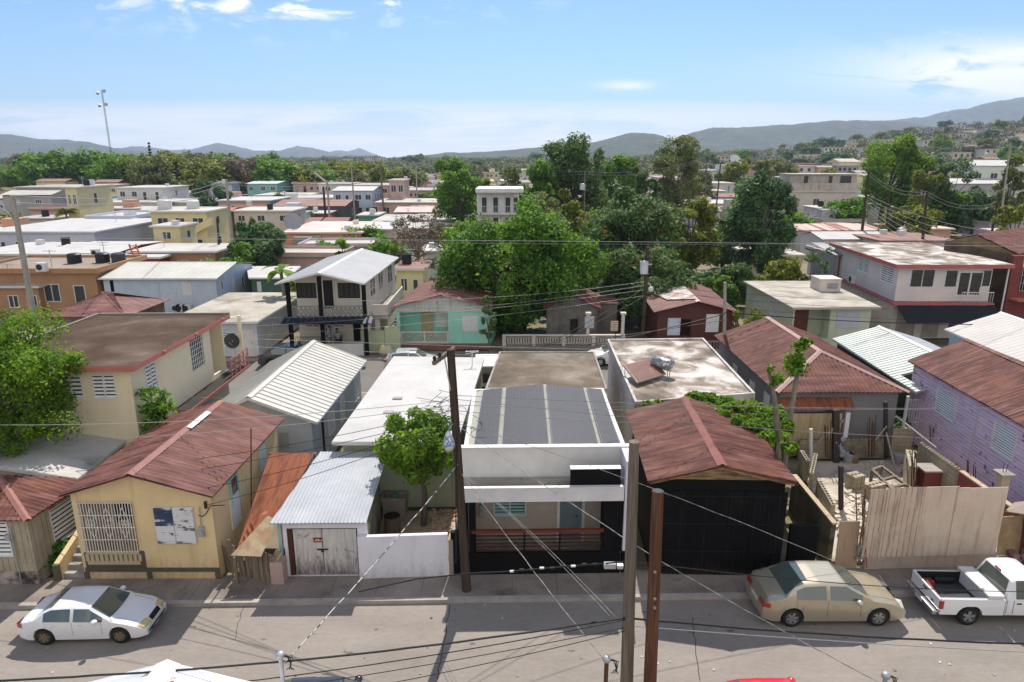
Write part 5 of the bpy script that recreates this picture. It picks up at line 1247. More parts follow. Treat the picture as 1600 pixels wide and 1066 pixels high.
# ------------------------------------------------------------------ houses across the second street
def balcony_house():
 ze = 5.5; A,B = P(429,443,ze),P(569,443,ze); Bb = P(623,402,ze); dep = v3(Bb-B,0)
 root,q,info = gable_y('balcony_house','two-storey house with a light grey gable roof, black porch posts and lattice balcony',A,B,dep,ze,(496,426),ov=(2.0,.3,.4,.75),z0=G,
  wm=mat('cream_white_wall',(.60,.56,.48),nscale=.7,streak=((.4,.36,.3),.25)),rm=M_ZINC_F,cm=M_ALU,pitch=.5,amp=.008,prof='rib',
  ops={'F': [(('px',458,442,495,466),'win',{'n': 4,'frame': M_IRON,'glass': mat('dark_shutter',(.05,.045,.045),rough=.5),'t': .08}),(('px',504,438,522,482),'door',{'fill': mat('very_dark_door',(.025,.02,.02))}),(('px',527,442,563,466),'win',{'n': 4,'frame': M_IRON,'glass': mat('dark_shutter',(.05,.045,.045)),'t': .08}),
       (('px',477,500,499,513),'jal',{}),(('px',520,500,538,513),'jal',{}),(('px',551,500,565,533),'door',{'fill': M_BLACK})],
    'R': [(('px',577,433,587,459),'win',{'n': 2,'t': .07}),(('px',590,424,599,449),'win',{'n': 2,'t': .07}),(('px',605,414,613,439),'win',{'n': 2,'t': .07})]},fascia=M_WHITE)
 f = Fr(q[0],q[1]); yf = A.y+.35; x0,x1 = A.x+.6,B.x-.1
 fl = Fr(Vector((x0,yf)),Vector((x1,yf+SK*(x1-x0))))
 zf = 2.75
 mb = MB(); fl.box(mb,0,fl.L,zf-.2,zf,0,q[0].y-yf-.01); mb.build('balcony_floor',M_CONC,root)
 mb = MB(); mb.hexa([fl.pt(-.1,zf-.02,-1.0),fl.pt(fl.L+.7,zf-.02,-1.0),fl.pt(fl.L+.7,zf+.3,0),fl.pt(-.1,zf+.3,0)],[fl.pt(-.1,zf+.01,-1.0),fl.pt(fl.L+.7,zf+.01,-1.0),fl.pt(fl.L+.7,zf+.33,0),fl.pt(-.1,zf+.33,0)])
 mb = MB(); sheet(mb,fl.pt(-.3,zf+.0,-.9),fl.pt(fl.L+.6,zf+.0,-.9),fl.pt(fl.L+.6,zf+.3,-.01),fl.pt(-.3,zf+.3,-.01),.42,.05,thick=.02)
 mb.build('awning',mat('dark_slate_awning',(.02,.026,.035),rough=.4),root)
 us = [fl.px(x,500)[0] for x in (448,502,573)]
 for u in us:
  mb = MB(); u = max(.1,min(fl.L-.1,u)); fl.box(mb,u-.13,u+.13,G,zf-.203,.02,.28); fl.box(mb,u-.13,u+.13,zf+.003,ze-.05+(.45 if abs(u-fl.L/2) < 1.5 else 0),.02,.28); mb.build('post',M_BLACK,root)
 # lattice balustrade
 mb = MB(); zt = zf+.95; zb = zf+.3
 fl.box(mb,.3,fl.L-.2,zt,zt+.08,.1,.2); fl.box(mb,.3,fl.L-.2,zf+.01,zb,.12,.18)
 n = 16; p = (fl.L-.5)/n
 for i in range(n):
  u = .3+p*i
  for s in (0,1):
   a = fl.pt(u+(p if s else 0),zb,.15); b = fl.pt(u+(0 if s else p),zt,.15); mb.beam(a,b,.05,.05)
  mb.beam(fl.pt(u,zb,.15),fl.pt(u,zt,.15),.05)
 mb.build('balustrade',mat('lattice_grey',(.22,.215,.21)),root)
 # ground porch wall, rail, stair to the right, stone pier
 mb = MB(); u0 = fl.px(505,550)[0]; u1 = fl.px(568,550)[0]; fl.box(mb,u0,u1,G,1.0,.05,.2); mb.build('porch_wall',M_WHITE,root)
 mb = MB(); u0,u1 = fl.px(461,530)[0],fl.px(500,530)[0]
 for i in range(16): u = u0+(u1-u0)*i/15; fl.box(mb,u-.012,u+.012,.3,1.5,.1,.125)
 fl.box(mb,u0,u1,1.5,1.54,.09,.13); mb.build('railing',M_IRON,root)
 mb = MB(); u0,u1 = fl.px(504,520)[0],fl.px(511,520)[0]; fl.box(mb,u0,u1,G,zf-.21,.9,1.1); mb.build('stone_pier',mat('stone_black_white',[(.45,(.05,.05,.05)),(.52,(.4,.4,.4))],nscale=7),root)
 # side stair
 st = thing('side_stair','concrete side stair with a white wall rising behind the turquoise house','stairs',Vector((q[1].x+.8,q[1].y,G)))
 mb = MB(); sx = q[1].x+.25; y0 = q[1].y+.3
 mb.add([(sx+.9,y0-.2,G),(sx+.9,y0+6,G),(sx+.9,y0+6,3.4),(sx+.9,y0+.9,3.4),(sx+.9,y0-.2,3.4),(sx+1.08,y0-.2,G),(sx+1.08,y0+6,G),(sx+1.08,y0+6,3.4),(sx+1.08,y0+.9,3.4),(sx+1.08,y0-.2,3.4)][:0] or
     [(sx,y0,2.4),(sx+1.1,y0,2.4),(sx+1.1,y0+7.5,2.4),(sx,y0+7.5,2.4),(sx,y0,2.7),(sx+1.1,y0,2.7),(sx+1.1,y0+7.5,2.7),(sx,y0+7.5,2.7)],
     [[0,1,2,3],[4,5,6,7],[0,1,5,4],[1,2,6,5],[2,3,7,6],[3,0,4,7]])
 for i in range(14): mb.box(sx+1.12,sx+2.0,y0+4.2-i*.27,y0+4.47-i*.27,2.5-.17*i,2.68-.17*i)
 mb.build('step',M_CONC,st)
 mb = MB(); mb.box(sx+1.0,sx+1.1,y0,y0+7.5,2.703,3.5); mb.box(sx-.0,sx+1.0,y0,y0+.1,2.703,3.5)
 mb.add([(sx+2.02,y0+4.4,2.5),(sx+2.02,y0+.5,.1),(sx+2.02,y0+.5,1.0),(sx+2.02,y0+4.4,3.45),(sx+2.12,y0+4.4,2.5),(sx+2.12,y0+.5,.1),(sx+2.12,y0+.5,1.0),(sx+2.12,y0+4.4,3.45)],[[0,1,2,3],[7,6,5,4],[0,1,5,4],[1,2,6,5],[2,3,7,6],[3,0,4,7]])
 mb.build('stair_wall',M_OFFWHITE,st)
 mb = MB(); mb.box(sx+.1,sx+.45,y0+.1,y0+.45,G,2.397); mb.build('post',M_OFFWHITE,st)
 return fl,zf
FLB,ZFB = balcony_house()
def turquoise():
 ze = 3.4; A,B = P(611,480,ze),P(766,480,ze); bl = P(662,441,ze); dep = v3(bl-A,0)
 ov = (.35,.2,.3,.25); q = quad_in([A,B,B+dep,A+dep],ov); f = Fr(q[0],q[1])
 pr = f.rect(624,487,701,534)
 root,q,info = gable_y('turquoise_house','turquoise and mint house with a red-brown gable roof and pale tiled porch balustrade',A,B,dep,ze,(688,461),ov=ov,z0=G,
  wm=M_TURQ,rm=M_RUST_BR,pitch=.2,amp=.012,gm=M_PEELW,ops={'F': [(pr,'hole',{'depth': 1.4}),(('px',722,494,747,518),'panel',{'fill': M_WHITE,'label': 'white closed window shutter'})]})
 mb = MB(); u0,u1,z0,z1 = pr
 mb = MB(); f.box(mb,-.05,f.L+.05,z1+.0,ze-.1,-.05,-.003); mb.build('lintel_boards',M_PEELW,root)
 mb = MB(); a = f.px(652,500)[0]; f.box(mb,a+.1,a+1.0,z0,z1-.15,1.33,1.39); mb.build('door',mat('yellow_wood_door',(.42,.36,.2)),root)
 mb = MB(); f.box(mb,a+1.2,a+2.3,z0+.8,z1-.2,1.34,1.39); mb.build('window',M_LOUV,root)
 zr = f.px(660,518)[1]; zb = f.px(660,538)[1]
 mb = MB(); f.box(mb,u0,u1,zr-.1,zr,-.05,.1); f.box(mb,u0-.05,u1+.05,z0-.12,z0+.05,-.08,.1); um = (u0+u1)/2
 for u in (u0,um-.06,u1-.12): f.box(mb,u,u+.14,z0+.053,zr-.103,-.05,.08)
 mb.build('balustrade_frame',M_OFFWHITE,root)
 mb = MB(); n = 14; p = (u1-u0)/n; h = (zr-.1-z0-.06)/2
 for i in range(n):
  for r in range(2):
   c = (u0+p*(i+.5),z0+.06+h*(r+.5)); pts = [f.pt(c[0]+p*.42*math.cos(t*math.pi/4),c[1]+h*.42*math.sin(t*math.pi/4),.02) for t in range(9)]; mb.tube(pts,.028,4,caps=False)
 mb.build('balustrade_tiles',M_OFFWHITE,root)
 mb = MB(); f.box(mb,-.1,f.L+.1,G,z0-.13,-.12,-.003); mb.build('base',mat('dusty_red_base',(.2,.1,.08)),root)
 g = thing('garden_gate','pale green gate wall between the balcony house and the turquoise house','gate',P(605,548,G)); c = P(605,552,G)
 mb = MB(); mb.box(c.x-.1,c.x+1.0,c.y,c.y+.12,G,2.1); mb.box(c.x-1.9,c.x-.15,c.y+.1,c.y+.2,G,1.8); mb.build('gate',M_GREEN_PALE,g)
turquoise()
def row2_misc():
 # flat stained house left of the balcony house
 z = 2.8; fr_ = P(402,503,z); br_ = P(478,457,z)
 flat('stained_porch_house','low white house with a stained cream flat roof left of the two-storey balcony house',[fr_+Vector((-6.6,-.1,0)),fr_,br_,br_+Vector((-6.6,-.1,0))],z,G,(.5,.3,.2,.2),mat('blueish_white',(.5,.52,.55)),M_ROOF_OFF,M_WHITE,.14,
   ops={'F': [([3.6,4.6,.9,1.9],'jal',{}),([5.0,5.8,.15,2.1],'door',{})],'R': [([2,3,1,2],'jal',{})]})
 t = thing('boundary_wall','white sloping-topped boundary wall left of the balcony house','wall',P(405,545,G)); c = P(418,545,G); mb = MB(); mb.box(c.x-.1,c.x+.1,c.y-.5,c.y+5,G,1.6); mb.build('wall',M_WHITE,t)
 # long pale blue house, ridge along the street
 ze = 3.5; FL,FR = P(152,435,ze),P(339,435,ze)
 ops = {'F': [(('px',156,441,167,456),'win',{'n': 2}),(('px',171,438,179,456),'door',{'fill': M_BLACK}),(('px',283,440,301,461),'panel',{'fill': M_WHITE}),(('px',232,443,250,465),'panel',{'fill': M_LBLUE})],
     'R': [(('px',345,440,349,452),'win',{'n': 1}),(('px',363,437,368,455),'panel',{}),(('px',377,433,382,447),'win',{'n': 1})]}
 root,q = gable_x('pale_blue_long_house','long pale blue house with a white ribbed roof above the brown hipped roof',FL,FR,Vector((0,9.5,0)),ze,.75,ov=.3,wm=M_LBLUE,rm=mat('soft_white_roof',(.46,.45,.41),nscale=.6,rough=.6),pitch=.6,amp=.012,ops=ops,fascia=M_WHITE)
 f = Fr(q[0],q[1])
 for i,x in enumerate((278,285,295)):
  u,z = f.px(x,479); mb = MB(); f.box(mb,u-.38,u+.38,.5,1.1,-.5,-.15); t = mb.build('outdoor_unit',M_WHITE,loc=f.pt(u,.5,-.3)); tag(t,('leftmost','middle','rightmost')[i]+' air conditioner outdoor unit in front of the long pale blue house','air conditioner','air conditioners')
  fb = MB(); fb.tube([f.pt(u-.1,.8,-.503),f.pt(u-.1,.8,-.51)],.24,14); fb.build('fan_grille',M_IRON,t)
 # brown hipped roof, left
 ze = 3.0; A = P(65,495,ze); R_ = P(268,468,ze); dpt = R_.y-A.y
 root,q = gable_x('brown_hip_house','house with a low brown hipped roof behind the cream two-storey house',A,v3((R_.x-.3,A.y,0),ze),Vector((.2,dpt,0)),ze,1.2,ov=.35,wm=mat('worn_brown_wall',[(.3,(.13,.08,.06)),(.7,(.24,.17,.13))],nscale=2),rm=M_RUST_BR,pitch=.25,amp=.01,prof='sin',hip=3.4,
   ops={'F': [(('px',89,511,106,531),'panel',{'fill': M_WHITE,'label': 'white door-like shutter'}),(('px',118,505,128,520),'win',{'n': 1})]})
 # dark green house right of blue
 z = 3.0; flat('dark_green_house','small dark green house with a white roof between pale blue and balcony houses',[P(388,434,z),P(450,434,z),P(470,416,z),P(385,416,z)],z,G,.25,mat('deep_green',(.06,.12,.09)),M_ROOF_WHITE,M_WHITE,.14,ops={'F': [(('px',401,440,409,456),'panel',{'fill': M_WHITE})]})
 # wooden ruin under the mango tree
 ze = 3.0; A,B = P(848,482,ze),P(940,482,ze)
 gable_y('wooden_shack','old grey board house with a broken rusty roof under the great mango tree',A,B,Vector((.3,6,0)),ze,rise=1.1,ov=.3,z0=G,wm=mat('grey_boards',[(.3,(.10,.095,.085)),(.7,(.18,.165,.15))],nscale=1.5,lines=[('x',.18,.02,(.03,.03,.03))],streak=((.05,.045,.04),.5)),rm=M_RUST_N,pitch=.2,amp=.012,wob=.03,
   ops={'F': [([1.8,2.4,.2,2.1],'hole',{'depth': 1})]})
 A,B = P(930,472,3.1),P(968,476,2.9)
 flat('grey_shed','small grey shed with a rusty sheet roof right of the old board house',[A,B,B+Vector((0,4,0)),A+Vector((0,4,0))],3.0,G,.15,mat('grey_boards',(.1,.1,.1)),M_RUST_N,M_WOOD_OLD,.05)
 # balustrade wall
 f = Fr(P(785,549,G),P(976,549,G)); t = thing('street_balustrade','long whitish street wall with ring-pattern balustrade under the mango tree','wall',P(785,549,G))
 mb = MB(); f.box(mb,0,f.L,G,.55,0,.2); mb.build('base',mat('dirty_base',(.2,.185,.165),streak=((.07,.06,.05),.5)),t)
 mb = MB(); f.box(mb,0,f.L,1.28,1.38,-.02,.22); n = 5
 for i in range(n): u = (f.L-.25)*i/(n-1); f.box(mb,u,u+.25,.553,1.277,-.01,.21)
 mb.build('coping',M_OFFWHITE,t)
 mb = MB(); k = 46; p = f.L/k
 for i in range(k):
  c = p*(i+.5); mb.tube([f.pt(c+p*.4*math.cos(t_*math.pi/4),.915+.33*math.sin(t_*math.pi/4),.1) for t_ in range(9)],.035,4,caps=False)
 mb.build('balustrade_rings',M_OFFWHITE,t)
 for x,lab in ((918,'left of the small notice board'),(972,'right of the small notice board')):
  c = f.pt(f.px(x,540)[0],G,.1); tp = PY(x,491,c.y); t = thing('gate_pillar','slim white pillar with a square cap on the balustrade wall, '+lab,'pillar',c)
  mb = MB(); mb.box(c.x-.11,c.x+.11,c.y-.12,c.y+.1,1.39,tp.z); mb.build('shaft',M_OFFWHITE,t); mb = MB(); mb.box(c.x-.2,c.x+.2,c.y-.2,c.y+.18,tp.z+.003,tp.z+.14); mb.build('cap',M_OFFWHITE,t)
  if x == 918: mb = MB(); mb.box(c.x-.25,c.x+.42,c.y-.2,c.y-.125,tp.z-1.0,tp.z-.15); mb.box(c.x+.16,c.x+.22,c.y-.21,c.y-.2,tp.z-1.0,tp.z-.15); mb.build('meter_box',mat('grey_box',(.4,.41,.42)),t)
 c = f.pt(f.px(960,525)[0],1.0,-.4); t = thing('notice_sign','square cream notice on a dark post in front of the balustrade wall','sign',v3(c,G)); a = PY(954,517,c.y); b = PY(966,502,c.y)
 mb = MB(); mb.box(a.x,b.x,c.y-.02,c.y+.02,a.z,b.z); mb.build('sign_board',mat('sign_cream',(.5,.42,.32),fine=0),t); mb = MB(); mb.tube([v3(c,G),v3(c,a.z)],.03,6); mb.build('post',M_IRON,t)
 mb = MB(); w_ = b.x-a.x
 for r in range(4):
  x = a.x+.08*w_
  for k_ in range(5): l = w_*(.1+.05*((r*3+k_*2) % 3)); x2 = min(x+l,b.x-.06*w_); mb.box(x,x2,c.y-.026,c.y-.021,b.z-.12-.17*r,b.z-.05-.17*r); x = x2+w_*.045
 mb.build('lettering',mat('sign_text',(.3,.1,.06)),t)
 # red-brown wooden house
 ze = 3.2; A,B = P(1022,488,ze),P(1155,488,ze); 
 root,q,info = gable_y('red_brown_house','dark red-brown wooden house with white shutters and a half-stripped brown gable roof',A,B,Vector((.5,10,0)),ze,(1092,471),ov=.35,z0=G,wm=M_BROWNWALL,rm=M_RUST_BR,cm=M_OFFWHITE,pitch=.2,amp=.012,
  ops={'F': [(('px',1044,497,1062,524),'door',{'label': 'light blue-white door','fill': mat('blue_white_door',(.52,.56,.64))}),(('px',1104,491,1122,519),'panel',{'label': 'white shutter'}),(('px',1064,499,1079,526),'hole',{'depth': 1.0})]})
 A_,B_,RF,RB,zw = info; n = (B_-A_).normalized()
 mb = MB(); e0,e1 = A_.lerp(RF,.45),RF; o_ = Vector((0,0,.05)); mb.hexa([e0+Vector((0,2.5,.05)),e1+Vector((0,.6,.05)),RB+Vector((0,-2,.05)),A_.lerp(RF,.2)+Vector((.3,7,.05))],[p+Vector((0,0,.02)) for p in (e0+Vector((0,2.5,.05)),e1+Vector((0,.6,.05)),RB+Vector((0,-2,.05)),A_.lerp(RF,.2)+Vector((.3,7,.05)))])
 mb.build('roof_patch',mat('patch_white_grey',[(.4,(.55,.52,.5)),(.6,(.3,.2,.17))],nscale=1),root)
 f = Fr(q[0],q[1]); mb = MB()
 for i in range(26): u = f.L*i/25; f.box(mb,u-.02,u+.02,.35,1.2,-1.1,-1.06)
 f.box(mb,0,f.L,1.2,1.26,-1.12,-1.04); f.box(mb,0,f.L,.13,.34,-1.15,-.003); mb.build('porch_rail',M_STUCCO_GREY,root)
 # mint cream house
 z = 3.4; q_ = [P(1239,481,z),P(1378,480,z),P(1289,439,z),P(1161,439,z)]
 root,wq = flat('mint_cream_house','mint and cream flat-roofed house with a box on its roof across the second street',q_,z,G,(.5,.45,.3,.3),M_PALEGREEN,M_ROOF_OFF,mat('ragged_edge',(.42,.4,.34),fine=.2),.15,
  ops={'F': [(('px',1262,484,1293,530),'hole',{'depth': 1.2}),(('px',1308,486,1341,513),'panel',{'fill': mat('faded_lilac_shutter',(.45,.46,.52)),'label': 'faded lilac shutter'}),(('px',1243,483,1260,522),'door',{'fill': mat('dark_brown_door2',(.10,.035,.022)),'label': 'dark brown door'})],
    'L': [([2,3.2,1.2,2.4],'jal',{}),([6,7.2,1.2,2.4],'jal',{})]})
 c = P(1290,452,z+.01); t = thing('roof_cistern','pale square tank box with a lid on the mint house roof','water tank',c); mb = MB(); mb.box(c.x-.95,c.x+.75,c.y-1.0,c.y+.8,z+.013,z+.95); mb.build('body',M_OFFWHITE,t)
 mb = MB(); mb.box(c.x-1.0,c.x+.8,c.y-1.05,c.y+.85,z+.953,z+1.05); mb.build('lid',M_OFFWHITE,t); mb = MB(); mb.box(c.x-.35,c.x+.5,c.y-1.03,c.y-1.003,z+.25,z+.7); mb.build('hatch',M_STUCCO_GREY,t)
row2_misc()
def pinkhouse():
 z = 6.05; fl,fr_ = P(1402,414,z),P(1587,414,z); bl = P(1296,379,z); d = v3(bl-fl,0)
 root,w = flat('pink_trim_house','large white two-storey house with red-pink roof edge and a stained flat roof on the right',[fl,fr_,fr_+d,bl],z,3.1,(.55,1.3,.4,.45),mat('warm_white_wall',(.60,.55,.53),nscale=.6,streak=((.42,.36,.34),.2)),M_ROOF_STAIN,mat('red_pink_edge',(.40,.12,.12)),.28,
  ops={'F': [(('px',1425,421,1458,449),'win',{'n': 2,'glass': M_GLASS}),(('px',1479,422,1494,449),'win',{'n': 1}),(('px',1499,424,1531,463),'win',{'n': 2,'t': .12,'label': 'white-framed glazed balcony doors'}),(('px',1536,422,1550,448),'win',{'n': 1})],
    'L': [(('px',1342,402,1356,429),'jal',{}),(('px',1378,414,1394,446),'jal',{})]})
 w = [Vector((p.x,p.y)) for p in w]
 walls(root,w,G,2.95,M_OFFWHITE,{'F': [([.4,1.9,.2,2.6],'panel',{'fill': M_CONC}),([2.5,3.8,.2,2.6],'panel',{'fill': M_CONC}),([4.5,7.5,.9,2.3],'win',{})]})
 f = Fr(w[0],w[1]); fl_ = Fr(w[3],w[0])
 mb = MB(); f.box(mb,-.35,f.L+.1,2.95,3.08,-.7,-.003); fl_.box(mb,0,fl_.L+.69,2.951,3.079,-.35,-.003); mb.build('ledge',mat('red_pink_edge',(.4,.12,.12)),root)
 mb = MB(); mb.hexa([f.pt(-.1,2.9,-.65),f.pt(f.L+.1,2.9,-.65),f.pt(f.L+.1,1.95,-2.3),f.pt(-.1,1.95,-2.3)],[f.pt(-.1,2.86,-.62),f.pt(f.L+.1,2.86,-.62),f.pt(f.L+.1,1.91,-2.27),f.pt(-.1,1.91,-2.27)])
 mb.build('awning',mat('black_awning',(.016,.018,.022),rough=.7),root)
 a = f.px(1499,440)[0]; b = f.px(1548,440)[0]; mb = MB()
 for i in range(14): u = a+(b-a)*i/13; f.box(mb,u-.012,u+.012,3.1,3.9,-.6,-.575)
 f.box(mb,a,b,3.9,3.95,-.62,-.56); mb.build('balcony_rail',M_WHITE,root)
 u = fl_.px(1334,438)[0]; mb = MB(); fl_.box(mb,u-.45,u+.45,3.12,3.8,-.33,-.02); t = mb.build('outdoor_unit',M_WHITE,loc=fl_.pt(u,3.2,-.2)); tag(t,'air conditioner unit on the side ledge of the pink-edged house','air conditioner','air conditioners')
 fb = MB(); fb.tube([fl_.pt(u,3.46,-.333),fl_.pt(u,3.46,-.34)],.27,14); fb.build('fan_grille',M_IRON,t)
 p = f.pt(f.L+1.0,G,-.3); mb = MB(); mb.tube([p,v3(p,z-.28)],.06,8); mb.build('column',M_WHITE,root)
 # corrugated annex
 c,d_ = P(1311,391,5.6),P(1257,383,5.2); t = thing('annex','grey corrugated annex with a light sheet roof on the side of the pink-edged house','annex',v3(d_,G))
 mb = MB(); x0,x1,y0,y1 = d_.x,c.x,c.y,c.y+5; 
 sheet(mb,(x0,y0-.2,G),(x1,y0-.2,G),(x1,y0-.2,5.15),(x0,y0-.2,5.15),.25,.02,thick=.02); mb.box(x0,x1,y0,y1,G,5.15); mb.build('wall',mat('grey_corr_wall',(.3,.29,.29),streak=((.12,.1,.1),.5)),t)
 mb = MB(); sheet(mb,(x0-.2,y0-.4,5.2),(x1+.8,y0-.4,5.2),(x1+.8,y1,5.7),(x0-.2,y1,5.7),.3,.015,thick=.03); mb.build('roof',M_ZINC_F,t)
 # brown building at the right edge
 ze = 7.2; A = P(1477,375,ze); Rr = P(1592,397,ze-.6)
 A = PY(1477,375,60.0); B = PY(1592,397,54.0)
 root = thing('orange_brown_house','tall dark brown and maroon building with a rusty roof at the right edge','house',(B.x+2,B.y,G))
 e = B-A; pk = PY(1527,366,57.5)
 mb = MB(); out_ = Vector((9,6.5,0)); 
 mb.hexa([v3(A,G),v3(B,G),v3(B+out_,G),v3(A+out_,G)],[A+Vector((0,0,-.1)),B+Vector((0,0,-.1)),B+out_+Vector((0,0,-.1)),A+out_+Vector((0,0,-.1))]); mb.build('wall',mat('brown_black_wall',[(.3,(.06,.045,.035)),(.7,(.14,.1,.07))],nscale=1,streak=((.2,.14,.06),.4)),root)
 mb = MB(); sheet(mb,B,B+out_,pk+out_,pk,.3,.02); sheet(mb,A+out_,A,pk,pk+out_,.3,.02); mb.build('roof',M_RUST_N,root)
 mb = MB(); mb.add([A+Vector((0,0,-.12)),B+Vector((0,0,-.12)),pk+Vector((0,0,-.1))],[[0,1,2]]); mb.build('gable',mat('gable_brown_yellow',[(.3,(.13,.09,.045)),(.7,(.24,.17,.08))],nscale=2),root)
 fm = Fr(Vector((B.x,B.y)),Vector((B.x+10,B.y+.1)))
 mb = MB(); fm.box(mb,-.7,9,G,6.5,-.5,-.05); mb.build('front_wall',M_MAROON,root)
 mb = MB(); fm.box(mb,.1,6,5.6,6.45,-.56,-.503); mb.build('lintel',M_YELLOWC,root)
 opening(root,fm,[.2,2.2,3.7,5.6],'grille',{'k': 9,'h': 3,'label': 'white security grille'},off=-.5)
 mb = MB(); fm.box(mb,.15,2.25,3.65,5.6,-.52,-.504); mb.build('pane',K_DARK,root)
 mb = MB(); fm.box(mb,-.5,8,3.0,3.15,-1.5,-.503); mb.build('balcony_floor',M_TERRAC,root)
pinkhouse()
# ------------------------------------------------------------------ the town behind: every house a thing with walls, roof, windows
M_WIN_DK = mat('far_window',(.05,.055,.06),rough=.25)
W1 = mat('far_white_wall',(.56,.55,.54),nscale=.2,streak=((.35,.32,.3),.3)); W2 = mat('far_cream_wall',(.52,.46,.36),nscale=.2,streak=((.3,.25,.2),.3))
W3 = mat('far_grey_wall',(.34,.33,.33),nscale=.2,streak=((.15,.14,.13),.4)); W4 = mat('far_blue_white',(.48,.52,.6),nscale=.2)
RW = mat('far_white_roof',[(.3,(.50,.48,.45)),(.55,(.40,.38,.35)),(.75,(.25,.22,.19))],nscale=.15,detail=9); RG = mat('far_grey_roof',[(.3,(.4,.38,.36)),(.8,(.26,.23,.2))],nscale=.2,detail=8)
RB = mat('far_brown_roof',[(.3,(.2,.11,.09)),(.8,(.32,.2,.17))],nscale=.2,detail=8)
FOOT = []
def far(label,xl,xr,yt,z,yb,wm,rm,kind='flat',nf=3,ns=2,z0=None,wcol=None,storeys=None,rise=1.0,name='house',ovh=.35,edge=None,curb=None,frame=M_WHITE):
 a,b = P(xl,yt,z),P(xr,yt,z); back = P((xl+xr)/2,yb,z); dep = max(3.0,min(back.y-a.y,15 if a.y > 110 else 24))
 z0 = -.3 if z0 is None else z0
 n = storeys or (2 if z-max(z0,0) > 5 else 1); W = (b.x-a.x)-2*ovh; hs = (z-.2-max(z0,0))/n
 rr = random.Random(len(label)*7+int(xl)); g = wcol or M_WIN_DK
 F = []; Sd = []
 for s in range(n):
  base = max(z0,0)+hs*s
  for i in range(nf):
   c = W*(i+.5+rr.uniform(-.12,.12))/nf; w = min(.75,W/nf*.32)*rr.uniform(.8,1.15)
   if rr.random() < .22: F.append(([c-w*.6,c+w*.6,base+.1,base+hs*.72],'win',{'n': 1,'glass': g,'frame': frame,'t': .07}))
   else: F.append(([c-w,c+w,base+hs*.34,base+hs*.75],'win',{'n': 2,'glass': g,'frame': frame,'t': .07}))
  for i in range(ns):
   D = dep-2*ovh; c = D*(i+.5)/max(ns,1); Sd.append(([c-.5,c+.5,base+hs*.34,base+hs*.75],'win',{'n': 1,'glass': g,'frame': frame,'t': .07}))
 ops = {'F': F,('R' if (a.x+b.x) < 0 else 'L'): Sd}
 FOOT.append((a.x-1,b.x+1,a.y-1,a.y+dep+1)); d = Vector((0,dep,0))
 if kind == 'flat':
  r,_ = flat(name,label,[a,b,b+d,a+d],z,z0,ovh,wm,rm,edge or W1,.2,ops=ops,curb=curb or 0)
 elif kind == 'gy': r,_,_ = gable_y(name,label,a,b,d,z,rise=rise,ov=ovh,z0=z0,wm=wm,rm=rm,pitch=.4,amp=.02,prof='rib',ops=ops)
 elif kind == 'gx': r,_ = gable_x(name,label,a,b,d,z,rise,ov=ovh,z0=z0,wm=wm,rm=rm,pitch=.5,amp=.02,ops=ops)
 elif kind == 'hip': r,_ = gable_x(name,label,a,b,d,z,rise,ov=ovh,z0=z0,wm=wm,rm=rm,pitch=.5,amp=.02,ops=ops,hip=min((b.x-a.x)*.3,dep*.5))
 for i in range(rr.choice((1,2,3)) if kind == 'flat' else 0):
  x,y = rr.uniform(a.x+1,b.x-1),rr.uniform(a.y+1,a.y+dep-1); mb = MB(); k = rr.choice((0,1,2))
  if k == 0: mb.box(x-.4,x+.4,y-.3,y+.3,z+.014,z+.6); mb.build('roof_unit',M_WHITE,r)
  elif k == 1: mb.tube([(x,y,z+.014),(x,y,z+1.6)],.04,5); mb.beam((x-.6,y,z+1.5),(x+.6,y,z+1.5),.05); mb.beam((x-.4,y,z+1.2),(x+.4,y,z+1.2),.05); mb.build('roof_antenna',M_STEEL,r)
  else: mb.cyl((x,y),.5,z+.014,z+1.0,12); mb.build('roof_tank',rr.choice((M_PLASTIC_BLK,M_WHITE)),r)
 return r
